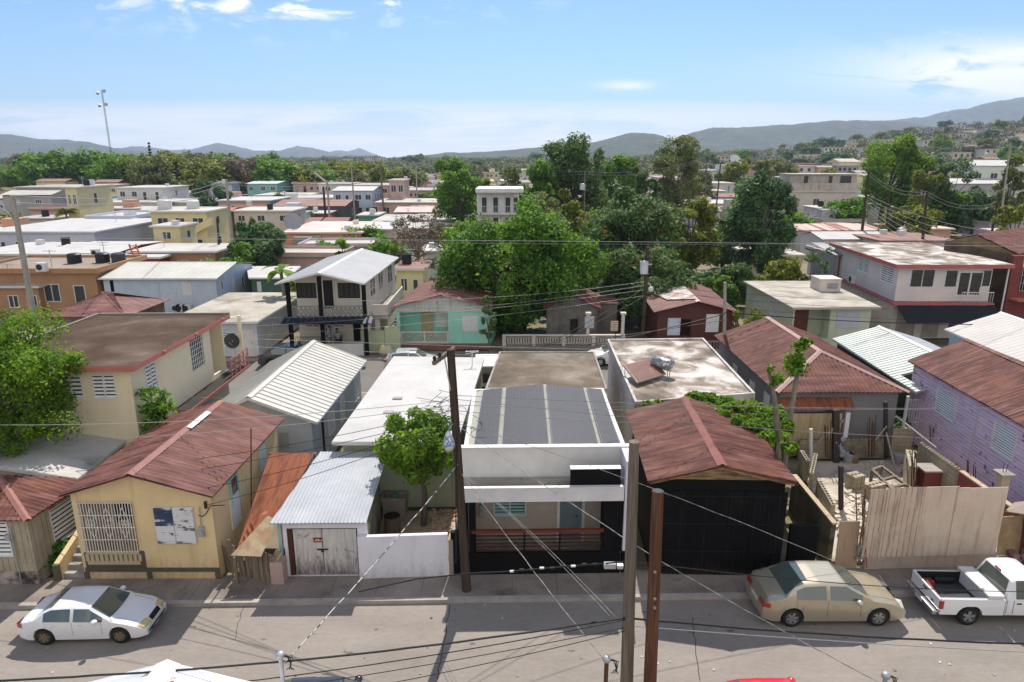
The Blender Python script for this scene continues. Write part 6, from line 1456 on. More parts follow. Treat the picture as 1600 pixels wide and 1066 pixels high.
T = [
 ('grey commercial building with a red band and a blue canopy, far left',20,100,292,7.0,286,W3,RG,'flat',6,0,dict(name='shop',wcol=M_REDW)),
 ('small cream rooftop block at the right end of the grey commercial building',95,119,292,9.0,288,M_YELLOWC,RW,'flat',2,1,{}),
 ('upper white storey with wide windows over the long white row, left',178,254,293,6.6,288,W1,RW,'flat',4,1,{}),
 ('long white house with a row of dark windows at the upper left',128,262,316,3.6,308,W1,RW,'flat',6,1,{}),
 ('low whitish house right of the long white row',255,305,316,3.4,301,W1,RG,'flat',3,1,{}),
 ('white flat-roofed building with a strip of small windows, left',-40,148,362,4.4,341,W4,M_ROOF_WHITE,'flat',8,0,dict(edge=W4)),
 ('white box building behind the strip-windowed one',132,206,340,4.6,331,W4,M_ROOF_WHITE,'flat',2,1,dict(edge=W4,curb=(.3,.3))),
 ('pale yellow two-storey house with an outside stair',229,322,330,6.4,323,M_YELLOWC,RW,'flat',3,1,{}),
 ('yellow lower wing with a blue-framed window',232,282,353,5.2,347,M_YELLOWC,RW,'flat',1,1,{}),
 ('orange-tiled porch roof house beside the yellow two-storey house',310,350,333,5.0,325,M_YELLOWC,M_TERRAC,'gx',1,1,dict(rise=.5)),
 ('low white-roofed house with a yellow gable side at the far left',-60,105,397,3.4,378,W2,M_ROOF_WHITE,'flat',4,1,{}),
 ('red-walled house with a long white roof on the left',55,180,396,3.4,377,M_REDW,M_ROOF_WHITE,'gx',4,2,dict(rise=.3)),
 ('orange house with a dark roof terrace at the left',-60,150,424,4.2,402,M_ORANGE,mat('terrace_brown',[(.3,(.2,.15,.12)),(.8,(.32,.27,.23))],nscale=.4,detail=8),'flat',4,2,dict(edge=M_ORANGE,curb=(.25,.2))),
 ('orange house with a white roof edge left of the round leafy tree',196,338,393,3.6,380,M_ORANGE,RW,'flat',4,2,{}),
 ('white-roofed strip building between red-walled and orange houses',90,250,402,3.3,396,M_REDW,M_ROOF_WHITE,'flat',3,0,{}),
 ('lower orange house behind the leaning street pole at the left',-40,60,447,3.0,432,M_ORANGE,RG,'flat',3,0,{}),
 ('small turquoise house in front of the wooded belt',383,433,287,6.0,283,mat('far_teal_wall',(.2,.42,.38)),W4,'gx',3,1,dict(rise=.5)),
 ('grey house with a white roof behind the concrete street pole',337,423,313,4.6,307,W3,M_ROOF_WHITE,'flat',3,2,{}),
 ('long low white roofs right of the turquoise house',395,480,305,3.6,297,W2,RW,'flat',5,1,{}),
 ('cream house with brown shutters under a long white roof',428,540,309,3.6,301,W2,RW,'flat',5,2,dict(wcol=M_BROWNWALL)),
 ('dark house with a faded red-brown gable roof in the middle left',424,540,322,3.8,312,mat('far_dark_wall',(.09,.08,.085)),RB,'gx',3,1,dict(rise=.9)),
 ('off-white house with grey side wall behind the leafy tree',360,457,329,5.2,323,M_OFFWHITE,RW,'flat',3,1,{}),
 ('narrow white sheet-roofed shed with a red end wall',455,512,333,2.9,328,M_REDW,M_ROOF_WHITE,'flat',2,1,{}),
 ('long salmon-orange house with a pink-tinted flat roof',436,566,363,4.0,346,M_SALMON,M_ROOF_PINKISH,'flat',0,1,dict(edge=M_ROOF_PINKISH)),
 ('beige house with blue-grey windows right of the salmon house',570,625,358,4.2,347,W2,M_ROOF_WHITE,'flat',2,1,dict(wcol=M_GLASSB)),
 ('light blue two-storey house with a brown side and white gable roof',517,583,298,6.2,291,M_LBLUE,M_ROOF_WHITE,'gx',4,2,dict(rise=.7)),
 ('faded pink house with a low white roof',584,702,316,3.9,308,M_PINKW,RW,'flat',4,1,{}),
 ('ruined pink two-storey block with streaked walls',605,632,281,8.6,279,M_PINKW,RG,'flat',2,1,{}),
 ('lower pink ruin with dark openings left of the streaked block',548,608,289,6.4,283,M_PINKW,RG,'flat',4,1,{}),
 ('white parapet building behind the two dark poles',495,550,287,6.2,281,W1,RG,'flat',2,1,{}),
 ('old brown-roofed row right of the pink ruin',630,700,297,5.2,291,M_PINKW,RG,'flat',5,0,{}),
 ('low green-glazed house in front of the pink one',556,592,336,3.9,331,mat('far_green_trim',(.1,.3,.22)),RW,'flat',3,0,{}),
 ('second low green-glazed house, nearer and further right',580,640,345,3.7,335,mat('far_green_trim',(.1,.3,.22)),RW,'flat',4,0,{}),
 ('long flat off-white roofed house behind the bare tree',640,745,343,3.6,334,M_OFFWHITE,RW,'flat',4,0,{}),
 ('brownish row house behind the bare tree',620,745,356,3.3,347,mat('far_brown_wall',(.28,.2,.17)),RW,'flat',5,0,{}),
 ('white-roofed low house just left of the great mango tree',655,720,392,3.3,382,W1,M_ROOF_WHITE,'flat',2,0,{}),
 ('cream house wall behind the balcony house',612,665,420,3.4,407,M_YELLOWC,RB,'flat',2,0,{}),
 ('teal-blue low house glimpsed left of the transformer pole',905,935,308,4.5,303,M_TEAL,M_ROOF_WHITE,'flat',2,0,{}),
 ('tall lavender block with a thin roof slab',1028,1066,277,7.0,274,mat('far_lavender',(.47,.44,.56)),M_PINKW,'flat',0,0,{}),
 ('low house with teal glass and an open porch right of the lavender block',1066,1150,286,5.4,277,M_OFFWHITE,RW,'flat',4,0,dict(wcol=M_TEAL)),
 ('whitewashed wide roof behind the airy dark tree',1040,1238,318,3.6,302,W4,RW,'flat',5,0,{}),
 ('small white house with a roof dish in the far middle',1134,1166,258,11.0,255,W1,RW,'flat',2,0,{}),
 ('blue-white box house behind the utility pole',1108,1128,266,9.0,263,W4,RW,'flat',1,0,{}),
 ('tan house with shutters beside the round tree, far middle',1135,1170,268,8.4,264,W2,RW,'flat',2,0,{}),
 ('pink flat row house right of the round distant tree',1190,1250,260,9.6,255,M_PINKW,RB,'flat',4,0,{}),
 ('old streaked two-storey concrete building, lower storeys',1217,1346,299,6.2,291,M_OFFWHITE,RG,'flat',3,1,dict(storeys=1,curb=(.0,.3))),
 ('cream hipped two-storey house left of the bright green tree',1312,1346,253,11.6,248,M_YELLOWC,RW,'gx',5,1,dict(rise=1.5)),
 ('low worn house with a thin white slab right of the old streaked building',1345,1445,310,4.8,302,M_OFFWHITE,RW,'flat',3,0,{}),
 ('tan house with a faded pink roof under the bright green tree',1392,1450,296,6.4,289,W2,M_PINKW,'flat',3,1,{}),
 ('orange-beige house with a slanted porch roof on the right',1445,1512,297,6.4,290,M_YELLOWC,M_ROOF_PINKISH,'flat',4,0,{}),
 ('wide building with a big white gable roof at the right',1443,1592,287,8.2,274,W3,M_ROOF_WHITE,'gx',4,0,dict(rise=.9)),
 ('large white hall with a white roof at the upper right',1523,1690,259,12.0,250,mat('far_hall_white',(.55,.58,.53)),M_ROOF_WHITE,'gx',8,0,dict(rise=1.2)),
 ('cream-grey low house crossed by wires on the right',1408,1560,325,4.6,318,mat('far_cream_grey',(.42,.40,.32)),RG,'flat',2,1,{}),
 ('lilac parapet row at the right edge',1503,1640,309,5.6,301,M_LILAC,RG,'flat',2,0,dict(curb=(.3,.3),edge=M_LILAC)),
 ('weathered lilac house at the right edge behind the dark poles',1550,1660,330,4.6,322,M_LILAC,RG,'flat',2,0,{}),
 ('yellow round-fronted two-storey house under the hillside',1418,1480,247,12.6,243,M_YELLOWC,M_TERRAC,'flat',4,0,{}),
 ('low brick-red roofed row behind the large pink-edged house',1375,1500,376,3.8,362,M_OFFWHITE,RB,'flat',3,0,dict(edge=RB)),
 ('white gabled shed behind the large pink-edged house',1285,1395,374,3.4,364,W1,M_ROOF_WHITE,'gx',3,0,dict(rise=.6)),
 ('low house with a rust and white striped roof',1243,1385,360,3.4,348,W3,None,'gx',3,0,dict(rise=.4)),
 ('pale low house right of the airy dark tree',1175,1260,398,3.3,385,M_YELLOWC,M_ROOF_STAIN,'flat',2,0,{}),
]
STRIPE = mat('rust_white_stripes',[(.46,(.26,.10,.08)),(.52,(.55,.42,.36))],scale=(1.1,.02,.02),nscale=1.0,detail=2)
for (lab,xl,xr,yt,z,yb,wm_,rm_,kd,nf,ns,kw) in T: far(lab,xl,xr,yt,z,yb,wm_,rm_ or STRIPE,kd,nf,ns,**kw)
# old streaked building: parapet terrace block on top
def oldblock():
 z = 6.2; a,b = P(1232,299,z),P(1346,299,z)
 t = thing('rooftop_block','streaked old rooftop parapet block on the concrete building at the right','house',(a.x,a.y+1,z))
 y = a.y+.8; zt = PY(1280,273,y).z; zm = PY(1280,286,y).z
 mb = MB(); mb.box(a.x,b.x,y-.6,y-.4,z+.02,zm); mb.box(a.x,a.x+.2,y-.4,y+9,z+.02,zm); mb.build('parapet',M_WBLOCK,t)
 mb = MB(); mb.box(a.x+1,b.x-.4,y+1.5,y+8,z+.02,zt); mb.build('wall',M_WBLOCK,t)
 mb = MB(); mb.box(a.x+.6,b.x,y+1.0,y+8.3,zt+.003,zt+.16); mb.build('roof',RW,t)
 mb = MB()
 for c,w_ in ((.28,.5),(.62,.4),(.83,1.3)): x = a.x+(b.x-a.x)*c; mb.box(x-w_,x+w_,y+1.42,y+1.497,zm-.2,zt-.35)
 each(mb,'window',M_WIN_DK,t)
oldblock()
# white three-storey frame building behind the mango tree
def boxhouse():
 y = P(780,300,9).y; a,b = PY(745,300,y),PY(817,300,y); y2 = y+9
 t = thing('white_balcony_block','slim white multi-storey block with open balconies rising behind the mango tree','apartment block',(a.x,y,0))
 mb = MB(); mb.box(a.x+.1,b.x-.6,y+1.4,y2,0,a.z-.1); mb.build('wall',M_WHITE,t)
 mb = MB(); mb.box(a.x-.2,b.x+.1,y-.2,y2+.3,a.z-.097,a.z+.45); mb.build('roof',M_WHITE_CLEAN,t)
 for k in range(3):
  z = a.z-.1-3.0*(k+1)
  mb = MB(); mb.box(a.x,b.x-.6,y,y+1.397,z-.2,z); mb.build('balcony_floor',M_WHITE,t)
  mb = MB()
  for i in range(24): x = a.x+.1+(b.x-a.x-.8)*i/23; mb.box(x-.015,x+.015,y+.02,y+.05,z,z+1.0)
  mb.box(a.x,b.x-.6,y+.01,y+.06,z+1.0,z+1.05); mb.build('balcony_rail',M_WHITE,t)
  mb = MB()
  for c in (.1,.35,.62,.8): x = a.x+(b.x-a.x)*c; mb.box(x,x+.7,y+1.33,y+1.397,z+.05,z+2.2)
  each(mb,'window',M_WIN_DK,t)
 mb = MB(); [mb.box(x,x+.15,y,y+.15,0,a.z-.1) for x in (a.x,b.x-.75)]; each(mb,'post',M_WHITE,t)
boxhouse()
# outside stair of the yellow house, block tower on the salmon house, tanks, dishes
def smalls():
 r = P(300,378,0); y = P(280,330,6.4).y-.2
 t = thing('outside_stair','cream outside stair slanting up the yellow two-storey house','stairs',(PY(285,375,y).x,y,0)); p0,p1 = PY(284,376,y),PY(330,352,y)
 mb = MB(); n = 14
 mb.hexa([p0,p1,p1+Vector((0,.9,0)),p0+Vector((0,.9,0))],[p+Vector((0,0,1.1)) for p in (p0,p1,p1+Vector((0,.9,0)),p0+Vector((0,.9,0)))]); mb.build('stair_wall',M_YELLOWC,t)
 y = P(500,363,4).y-1.4; a,b = PY(460,402,y),PY(487,371,y)
 t = thing('block_enclosure','grey concrete-block enclosure in front of the salmon house','shed',(a.x,y,0)); mb = MB(); mb.box(a.x,b.x,y,y+1.2,0,b.z); mb.build('wall',mat('grey_block',(.26,.255,.24),lines=[('z',.2,.02,(.14,.13,.12))]),t)
 mb = MB(); mb.box(b.x+.02,PY(497,371,y).x+.2,y+.2,y+1.2,0,b.z+.1); mb.build('side_wall',M_ROOF_TAN,t)
 def tank(lab,x,yp,z,r,h,m): 
  c = P(x,yp,z); mb = MB(); mb.tube([(c.x,c.y,z),(c.x,c.y,z+h*.86),(c.x,c.y,z+h*.97),(c.x,c.y,z+h)],[r,r,r*.75,r*.3],16); o = mb.build('water_tank',m,loc=c); tag(o,lab,'water tank','rooftop water tanks')
 tank('black rooftop water tank on the brown terrace, leftmost of three',117,411,4.22,.62,.95,M_PLASTIC_BLK)
 tank('black rooftop water tank on the brown terrace, middle of three',161,410,4.22,.62,.95,M_PLASTIC_BLK)
 tank('dark grey rooftop water tank on the brown terrace, rightmost of three',186,410,4.22,.62,.95,mat('tank_grey',(.06,.06,.065)))
 tank('white round water tank on the yellow two-storey house, left',258,327,6.42,1.0,1.5,M_WHITE)
 tank('white round water tank on the yellow two-storey house, right',302,326,6.42,.9,1.3,M_WHITE)
 for lab,x,yp,z in (('white outdoor unit on the brown terrace, left',66,424,4.25),('white outdoor unit on the strip roof near the red ladder',150,400,3.35)):
  c = P(x,yp,z); t = thing('outdoor_unit',lab,'air conditioner',c,'air conditioners'); mb = MB(); mb.box(c.x-.45,c.x+.45,c.y-.2,c.y+.2,z,z+.75); mb.build('casing',M_WHITE,t); mb = MB(); mb.tube([(c.x-.1,c.y-.203,z+.38),(c.x-.1,c.y-.21,z+.38)],.27,12); mb.build('fan_grille',M_IRON,t)
 def dish(lab,x,yp,Y,r,m):
  c = PY(x,yp,Y); t = thing('satellite_dish',lab,'satellite dish',c); mb = MB(); N = 14; n = Vector((.3,-.75,.55)).normalized(); u = n.cross(Vector((0,0,1))).normalized(); v_ = n.cross(u)
  vs = [c]; fs = []
  for i in range(1,4):
   for j in range(N): a = 2*math.pi*j/N; rr = r*i/3; vs.append(c+(u*math.cos(a)+v_*math.sin(a))*rr+n*(.3*r*(i/3)**2))
  for j in range(N): fs.append([0,1+j,1+(j+1) % N])
  for i in range(2):
   for j in range(N): a = 1+i*N+j; b = 1+i*N+(j+1) % N; fs.append([a,b,b+N,a+N])
  mb.add(vs,fs); mb.add([p-n*.03 for p in vs],fs); mb.build('dish',m,t); mb = MB(); mb.tube([c-n*.03,c+Vector((0,.3,-r*1.6))],.05,6); mb.tube([c,c+n*r*.9],.02,5); mb.build('mount',M_STEEL,t)
 dish('big grey satellite dish on the roof behind the round leafy tree',458,348,P(458,360,4.0).y+1,1.3,mat('dish_grey',(.3,.3,.32)))
 dish('white satellite dish on a far roof in the middle right',1148,252,P(1150,258,11).y,2.6,M_WHITE)
 # red ladder-like frame
 c = P(208,400,3.35); t = thing('metal_rack','small orange-red rack standing on the white strip roof','frame',c); mb = MB()
 for dx in (0,.75): mb.beam(c+Vector((dx,0,0)),c+Vector((dx-.35,.1,1.3)),.12)
 for k in (.2,.5,.8,1.1): mb.beam(c+Vector((-.27*k,.08*k,k)),c+Vector((.75-.27*k,.08*k,k)),.1)
 mb.build('frame',mat('red_orange',(.55,.12,.06)),t)
smalls()
# hillside and distant-town houses: small boxes with windows, copied nowhere: each its own size
def scatter():
 rr = random.Random(21); cols = [W1,W1,W1,W2,M_OFFWHITE,M_PINKW,W4,M_YELLOWC,W3]; roofs = [RW,RW,RG,RB,M_TERRAC]
 n = 0
 spots = []
 for i in range(90): spots.append((rr.uniform(1110,1620),rr.uniform(420,1000)))
 for i in range(22): spots.append((rr.uniform(440,700),rr.uniform(420,1300)))
 for i in range(18): spots.append((rr.uniform(1440,1600),rr.uniform(350,700)))
 for i in range(10): spots.append((rr.uniform(1250,1330),rr.uniform(300,420)))
 NM = {}
 for px_,Y in spots:
  x = (px_-800)/1105*Y; z = gz(x,Y); w_ = rr.uniform(9,17); d = rr.uniform(8,12); h = rr.choice((3.3,3.3,6.4))
  t = thing('hillside_house','house','house',(x,Y,z),'distant houses among the trees'); m = rr.choice(cols)
  f = Fr(Vector((x-w_/2,Y)),Vector((x+w_/2,Y+rr.uniform(-2,2)))); q = [f.a,f.b,f.b+f.n*d,f.a+f.n*d]
  mb = MB(); mb.prism(q,z-3,z+h); mb.build('wall',m,t)
  mb = MB(); qo = quad_in(q,-.5); mb.prism(qo,z+h+.003,z+h+.35); rf = rr.choice(roofs); mb.build('roof',rf,t)
  wn_ = {'far_white_wall': 'white','far_cream_wall': 'cream','offwhite_wall': 'off-white','faded_pink_wall': 'pinkish','far_blue_white': 'bluish white','yellow_cream_wall': 'yellowish','far_grey_wall': 'grey'}[m.name]
  rn_ = {'far_white_roof': 'pale','far_grey_roof': 'grey','far_brown_roof': 'brown','red_tile_roof': 'red'}[rf.name]
  wh = [w for lim,w in ((520,'above the two dark poles'),(600,'above the pink ruins'),(760,'above the bare tree'),(1180,'above the lavender block'),(1260,'above the pink row house'),(1340,'above the streaked building'),(1440,'behind the bright rounded tree'),(1500,'above the yellow round-fronted house'),(1560,'above the white hall'),(9999,'at the right edge')) if px_ < lim][0]
  t['label'] = '%s %s-storey house, %s roof, %s slope %s' % (wn_,'one' if h < 4 else 'two',rn_,'lower' if Y < 550 else 'middle' if Y < 850 else 'upper',wh)
  mb = MB(); k = rr.choice((3,4,5))
  for s in range(1 if h < 4 else 2):
   for i in range(k): u = w_*(i+.5)/k; f.box(mb,u-.7,u+.7,z+1+3.1*s,z+2.5+3.1*s,-.06,-.003)
  each(mb,'window',M_WIN_DK,t)
scatter()
def where(px_,Y):
 return [w for lim,w in ((90,'near the left edge pole'),(200,'beyond the brown roof terrace'),(330,'by the yellow two-storey house'),(430,'by the lamp-arm street pole'),(540,'around the two dark poles'),(600,'by the light blue two-storey house'),(700,'beside the bare brown tree'),(830,'near the white balcony block'),(1000,'behind the great mango grove'),(1140,'by the lavender block'),(1240,'behind the airy dark tree'),(1350,'by the streaked concrete building'),(1450,'by the black leaning poles'),(1530,'by the white gable roofs'),(9999,'at the right edge')) if px_ < lim][0] + (', nearest rank' if Y < 120 else ', second rank' if Y < 160 else ', third rank' if Y < 210 else ', back rank' if Y < 290 else ', farthest rank')
def filler():
 rr = random.Random(99); walls_ = [(W1,'white'),(W2,'cream'),(M_OFFWHITE,'off-white'),(M_PINKW,'faded pink'),(W4,'bluish white'),(M_YELLOWC,'yellow'),(W3,'grey'),(M_SALMON,'salmon'),(M_TURQ,'turquoise'),(M_LILAC,'lilac')]
 roofs_ = [(RW,'weathered pale'),(M_ROOF_STAIN,'stained white'),(RG,'grey'),(RB,'brown'),(M_ROOF_PINKISH,'pinkish'),(RW,'weathered pale')]; n = 0
 for _ in range(14000):
  if n > 235: break
  px_ = rr.uniform(-60,1660); Y = 78+320*rr.random()**1.25; x = (px_-800)/1105*Y; w_ = rr.uniform(5.5,10.5); d = rr.uniform(5,9)
  if 560 < px_ < 1290 and Y < 100 or 660 < px_ < 1250 and Y < 135 or 690 < px_ < 870 and Y < 180: continue
  r = (x-w_/2,x+w_/2,Y,Y+d)
  if any(r[0] < f[1] and r[1] > f[0] and r[2] < f[3] and r[3] > f[2] for f in FOOT): continue
  FOOT.append((r[0]-1.2,r[1]+1.2,r[2]-2.5,r[3]+2.5)); n += 1
  z = gz(x,Y); (m,wn_),(rf,rn_) = rr.choice(walls_),rr.choice(roofs_); h = rr.choice((3.0,3.3,3.6,3.4,5.9)) if Y > 110 else 3.2
  t = thing('house','%s house with a %s roof %s' % (wn_,rn_,where(px_,Y)),'house',(x,Y,z),'packed houses of the town'); sl = rr.uniform(-.04,.04)
  f = Fr(Vector((r[0],Y)),Vector((r[1],Y+sl*w_))); q = [f.a,f.b,f.b+f.n*d,f.a+f.n*d]; kw = rr.choice((2,3,4)); ops = {'F': [],'R': [],'L': []}
  for s_ in range(1 if h < 4 else 2):
   for i in range(kw):
    c = w_*(i+.5)/kw+rr.uniform(-.3,.3); hw = rr.uniform(.4,.75); zz = z+.9+2.8*s_
    ops['F'].append(([c-hw,c+hw,zz,zz+1.15],'win',{'n': rr.choice((1,2,3)),'glass': M_WIN_DK if rr.random() < .6 else M_LOUVG,'t': .08}) if rr.random() < .8 else ([c-.45,c+.45,zz-.8,zz+1.2],'panel',{'fill': rr.choice((M_BROWNWALL,M_WHITE,M_STUCCO_GREY)),'name': 'door'}))
  ops['R' if px_ < 800 else 'L'] = [([d*.3,d*.3+1.1,z+1,z+2.1],'win',{'n': 1,'t': .08})]
  walls(t,q,z-1,z+h-.2,m,ops)
  mb = MB(); qo = quad_in(q,-.4)
  if rr.random() < .3:
   k = (qo[0]+qo[3])/2,(qo[1]+qo[2])/2; zz = z+h; R1,R2 = v3(k[0],zz+.8),v3(k[1],zz+.8); sheet(mb,v3(qo[0],zz),v3(qo[1],zz),R2,R1,.5,.02,'rib'); sheet(mb,v3(qo[2],zz),v3(qo[3],zz),R1,R2,.5,.02,'rib'); mb.add([v3(q[1],zz-.2),v3(q[2],zz-.2),v3(k[1],zz+.7)],[[0,1,2]]); mb.add([v3(q[3],zz-.2),v3(q[0],zz-.2),v3(k[0],zz+.7)],[[0,1,2]])
   mb.build('roof',rf,t)
  else:
   mb.prism(qo,z+h-.197,z+h); ro = mb.build('roof',rf,t)
   if rr.random() < .5: mb = MB(); qi = quad_in(qo,.15); [mb.hexa([v3(qo[i],z+h+.003),v3(qo[(i+1) % 4],z+h+.003),v3(qi[(i+1) % 4],z+h+.003),v3(qi[i],z+h+.003)],[v3(qo[i],z+h+.3),v3(qo[(i+1) % 4],z+h+.3),v3(qi[(i+1) % 4],z+h+.3),v3(qi[i],z+h+.3)]) for i in range(4)]; mb.build('parapet',m,t)
   if rr.random() < .45: mb = MB(); a_,b_ = x+rr.uniform(-2,2),Y+d*.6; mb.box(a_-1.3,a_+1.3,b_-1.2,b_+1.2,z+h+.004,z+h+1.7); mb.build('roof_room',m,t)
   elif rr.random() < .4: mb = MB(); mb.cyl((x+rr.uniform(-2,2),Y+d*.5),.6,z+h+.004,z+h+1.2,12); mb.build('roof_tank',rr.choice((M_PLASTIC_BLK,M_WHITE)),t)
filler()
# ------------------------------------------------------------------ trees and plants
L_MANGO = leafmat('leaf_mango',(0.032,0.079,0.014),(0.133,0.266,0.032),(0.212,0.354,0.053),sc=.5)
L_BRIGHT = leafmat('leaf_bright',(0.041,0.095,0.011),(0.162,0.284,0.027),(0.243,0.365,0.054),sc=.7)
L_DARK = leafmat('leaf_dark',(0.033,0.071,0.029),(0.100,0.185,0.062),(0.199,0.283,0.114),sc=.5,tr=.25)
L_SILVER = leafmat('leaf_flecked',(.040,.075,.024),(.105,.18,.050),(.34,.38,.20),sc=.6,tr=.3)
L_OLIVE = leafmat('leaf_olive',(0.069,0.087,0.031),(0.194,0.233,0.069),(0.291,0.291,0.117),sc=.6,tr=.25)
L_YELLOW = leafmat('leaf_yellowgreen',(0.069,0.092,0.014),(0.184,0.218,0.034),(0.276,0.276,0.069),sc=.6)
L_DRY = leafmat('leaf_dry',(.09,.07,.045),(.17,.13,.085),(.25,.2,.14),sc=1.0,tr=.15)
L_FLOWER = leafmat('petal_orange',(.38,.06,.015),(.5,.11,.03),sc=1.0,tr=.3)
M_BARK = mat('bark',[(.3,(.06,.05,.04)),(.7,(.16,.13,.11))],scale=(4,4,1),nscale=1.5,rough=.95)
M_BARK_G = mat('bark_grey',[(.3,(.13,.11,.09)),(.7,(.27,.23,.19))],scale=(4,4,1),nscale=1.5,rough=.95)
def leafmesh(name,cen,out,size,rng,aspect=.55,droop=.25,fold=.0,jit=.9):
 n = len(cen); nrm = out*.75 + rng.normal(size=(n,3))*jit*.6; nrm[:,2] += .45; nrm /= np.linalg.norm(nrm,axis=1)[:,None]+1e-9
 t = rng.normal(size=(n,3)); t[:,2] -= droop; t -= nrm*(t*nrm).sum(1)[:,None]; t /= np.linalg.norm(t,axis=1)[:,None]+1e-9
 b = np.cross(nrm,t); s = (size*rng.uniform(.65,1.3,n))[:,None]
 v = np.empty((n,4,3)); v[:,0] = cen-t*s*.5; v[:,1] = cen+b*s*aspect*.5; v[:,2] = cen+t*s*.5; v[:,3] = cen-b*s*aspect*.5
 me = bpy.data.meshes.new(name); me.vertices.add(n*4); me.vertices.foreach_set('co',v.reshape(-1).astype(np.float32))
 me.loops.add(n*4); me.loops.foreach_set('vertex_index',np.arange(n*4,dtype=np.int32))
 me.polygons.add(n); me.polygons.foreach_set('loop_start',np.arange(0,n*4,4,dtype=np.int32)); me.polygons.foreach_set('loop_total',np.full(n,4,dtype=np.int32))
 me.update(calc_edges=True); return me
def crown_pts(blobs,n,rng,shell=.35):
 w_ = np.array([b[3]**2 for b in blobs]); w_ /= w_.sum(); idx = rng.choice(len(blobs),n,p=w_)
 B = np.array(blobs)[idx]; d = rng.normal(size=(n,3)); d[:,2] += .25; d /= np.linalg.norm(d,axis=1)[:,None]
 r = 1 - shell*rng.random(n)**1.6; r *= rng.uniform(.85,1.12,n)
 an = 1+.28*rng.normal(size=(len(blobs),3)); sp = rng.random(n) < .10; r[sp] *= rng.uniform(1.05,1.5,sp.sum())
 p = B[:,:3]+d*(B[:,3]*r)[:,None]*np.array([1,1,.78])*np.clip(an,.6,1.5)[idx]; return p,d
def tree(label,base,h,rx,leaf=L_MANGO,n=9000,size=.3,nb=26,br=.30,trunk=.25,crown0=.35,seed=1,bark=None,name='tree',aspect=.55,flowers=None,group=None,lean=(0,0),shape='round',shell=.4,cat='tree',lobes=None,ry=None):
 "base: foot point; h: height; rx: crown half-width; crown0: height fraction where the crown starts"
 rng = np.random.default_rng(seed); rr = random.Random(seed); base = Vector(base)
 t = thing(name,label,cat,base,group)
 ry = ry or rx
 ch = h*(1-crown0); cz = h*crown0+ch*.5; blobs = []
 for i in range(nb):
  for _ in range(60):
   d = rng.normal(size=3); d /= np.linalg.norm(d); rad = rng.uniform(.35,1)**.6
   if shape == 'round': fx = fz = 1
   x,y,z = d*rad
   if shape == 'umbrella' and z < -.15: continue
   if shape == 'cone': k = .35+.65*(1-(z+1)/2); x *= k; y *= k
   if shape == 'egg' and z < 0: x *= 1.0+z*.35; y *= 1+z*.35
   break
  r = br*rx*rng.uniform(.65,1.25)
  blobs.append((x*(rx-r*.8)+lean[0]*(z+1)/2,y*(ry-r*.8)+lean[1]*(z+1)/2,cz+z*(ch/2-r*.6),r))
 B = np.array(blobs)      # stretch the clumps so that the crown fills its measured width and height
 for ax,half,c0 in ((0,rx,lean[0]*.5),(1,ry,lean[1]*.5)):
  lo,hi = (B[:,ax]-B[:,3]).min(),(B[:,ax]+B[:,3]).max(); B[:,ax] = (B[:,ax]-(lo+hi)/2)*(half-br*rx*.6)/max(.1,(hi-lo)/2-br*rx*.6)+c0
 k = .78; hi = (B[:,2]+B[:,3]*k).max(); lo = (B[:,2]-B[:,3]*k).min(); rm_ = br*rx*.6
 B[:,2] = (h+h*crown0)/2 + (B[:,2]-(hi+lo)/2)*max(.3,(h-h*crown0)/2-rm_)/max(.1,(hi-lo)/2-rm_)
 blobs = [tuple(b) for b in B]
 if lobes: blobs += lobes
 mb = MB(); th = h*crown0+ch*.35; pts = [Vector((0,0,-.2)),Vector((rr.uniform(-.15,.15),rr.uniform(-.1,.1),th*.5)),Vector((lean[0]*.4,lean[1]*.4,th))]
 mb.tube(pts,[trunk*1.25,trunk,trunk*.7],8)
 for bx_,by_,bz_,r in sorted(blobs,key=lambda b: -b[3])[:22]:
  f = rr.uniform(.45,.95); s = pts[1].lerp(pts[2],f); e = Vector((bx_,by_,bz_)); m = s.lerp(e,.5)+Vector((rr.uniform(-.2,.2),rr.uniform(-.2,.2),-r*.3+rr.uniform(0,.3)))
  mb.tube([s,m,e],[trunk*.5,trunk*.28,trunk*.1],5,caps=False)
 mb.v = [(v[0]+base.x,v[1]+base.y,v[2]+base.z) for v in mb.v]; mb.build('trunk',bark or M_BARK,t)
 p,d = crown_pts(blobs,n,rng,shell); me = leafmesh('crown',p,d,size,rng,aspect); me.materials.append(leaf)
 o = bpy.data.objects.new('crown',me); COL.objects.link(o); o.parent = t; o['_o'] = tuple(base)
 if flowers:
  fc,nf,sz = flowers; bl = [b for b in blobs if b[2] > cz-ch*.3]; cs = [bl[rng.integers(len(bl))] for _ in range(nf)]; C = []
  for b in cs:
   dd = rng.normal(size=3); dd[2] = abs(dd[2])+.3; dd[1] -= .8; dd /= np.linalg.norm(dd); c = np.array(b[:3])+dd*b[3]*1.05*np.array([1,1,.78]); C.append(c+rng.normal(size=(14,3))*sz*.6)
  C = np.concatenate(C); me = leafmesh('flowers',C,np.tile([0,-.3,1.],(len(C),1)),sz,rng,.8); me.materials.append(fc)
  o = bpy.data.objects.new('flowers',me); COL.objects.link(o); o.parent = t; o['_o'] = tuple(base); o['kind'] = 'stuff'
 return t
def tp(px,ytop,Y,wpx):
 "foot, height and half-width of a tree whose top shows at px, ytop, standing at distance Y, wpx wide"
 q = PY(px,ytop,Y); x = q.x; g = gz(x,Y); dist = math.sqrt(Y*Y)*cT+(H-(g+q.z)/2)*sT; return (x,Y,g),q.z-g,wpx/FPX*(Y*cT+(H-(q.z+g)/2)*sT)/2
def T_(label,px,ytop,Y,wpx,**k):
 b,h,r = tp(px,ytop,Y,wpx); return tree(label,b,h,r,**k)
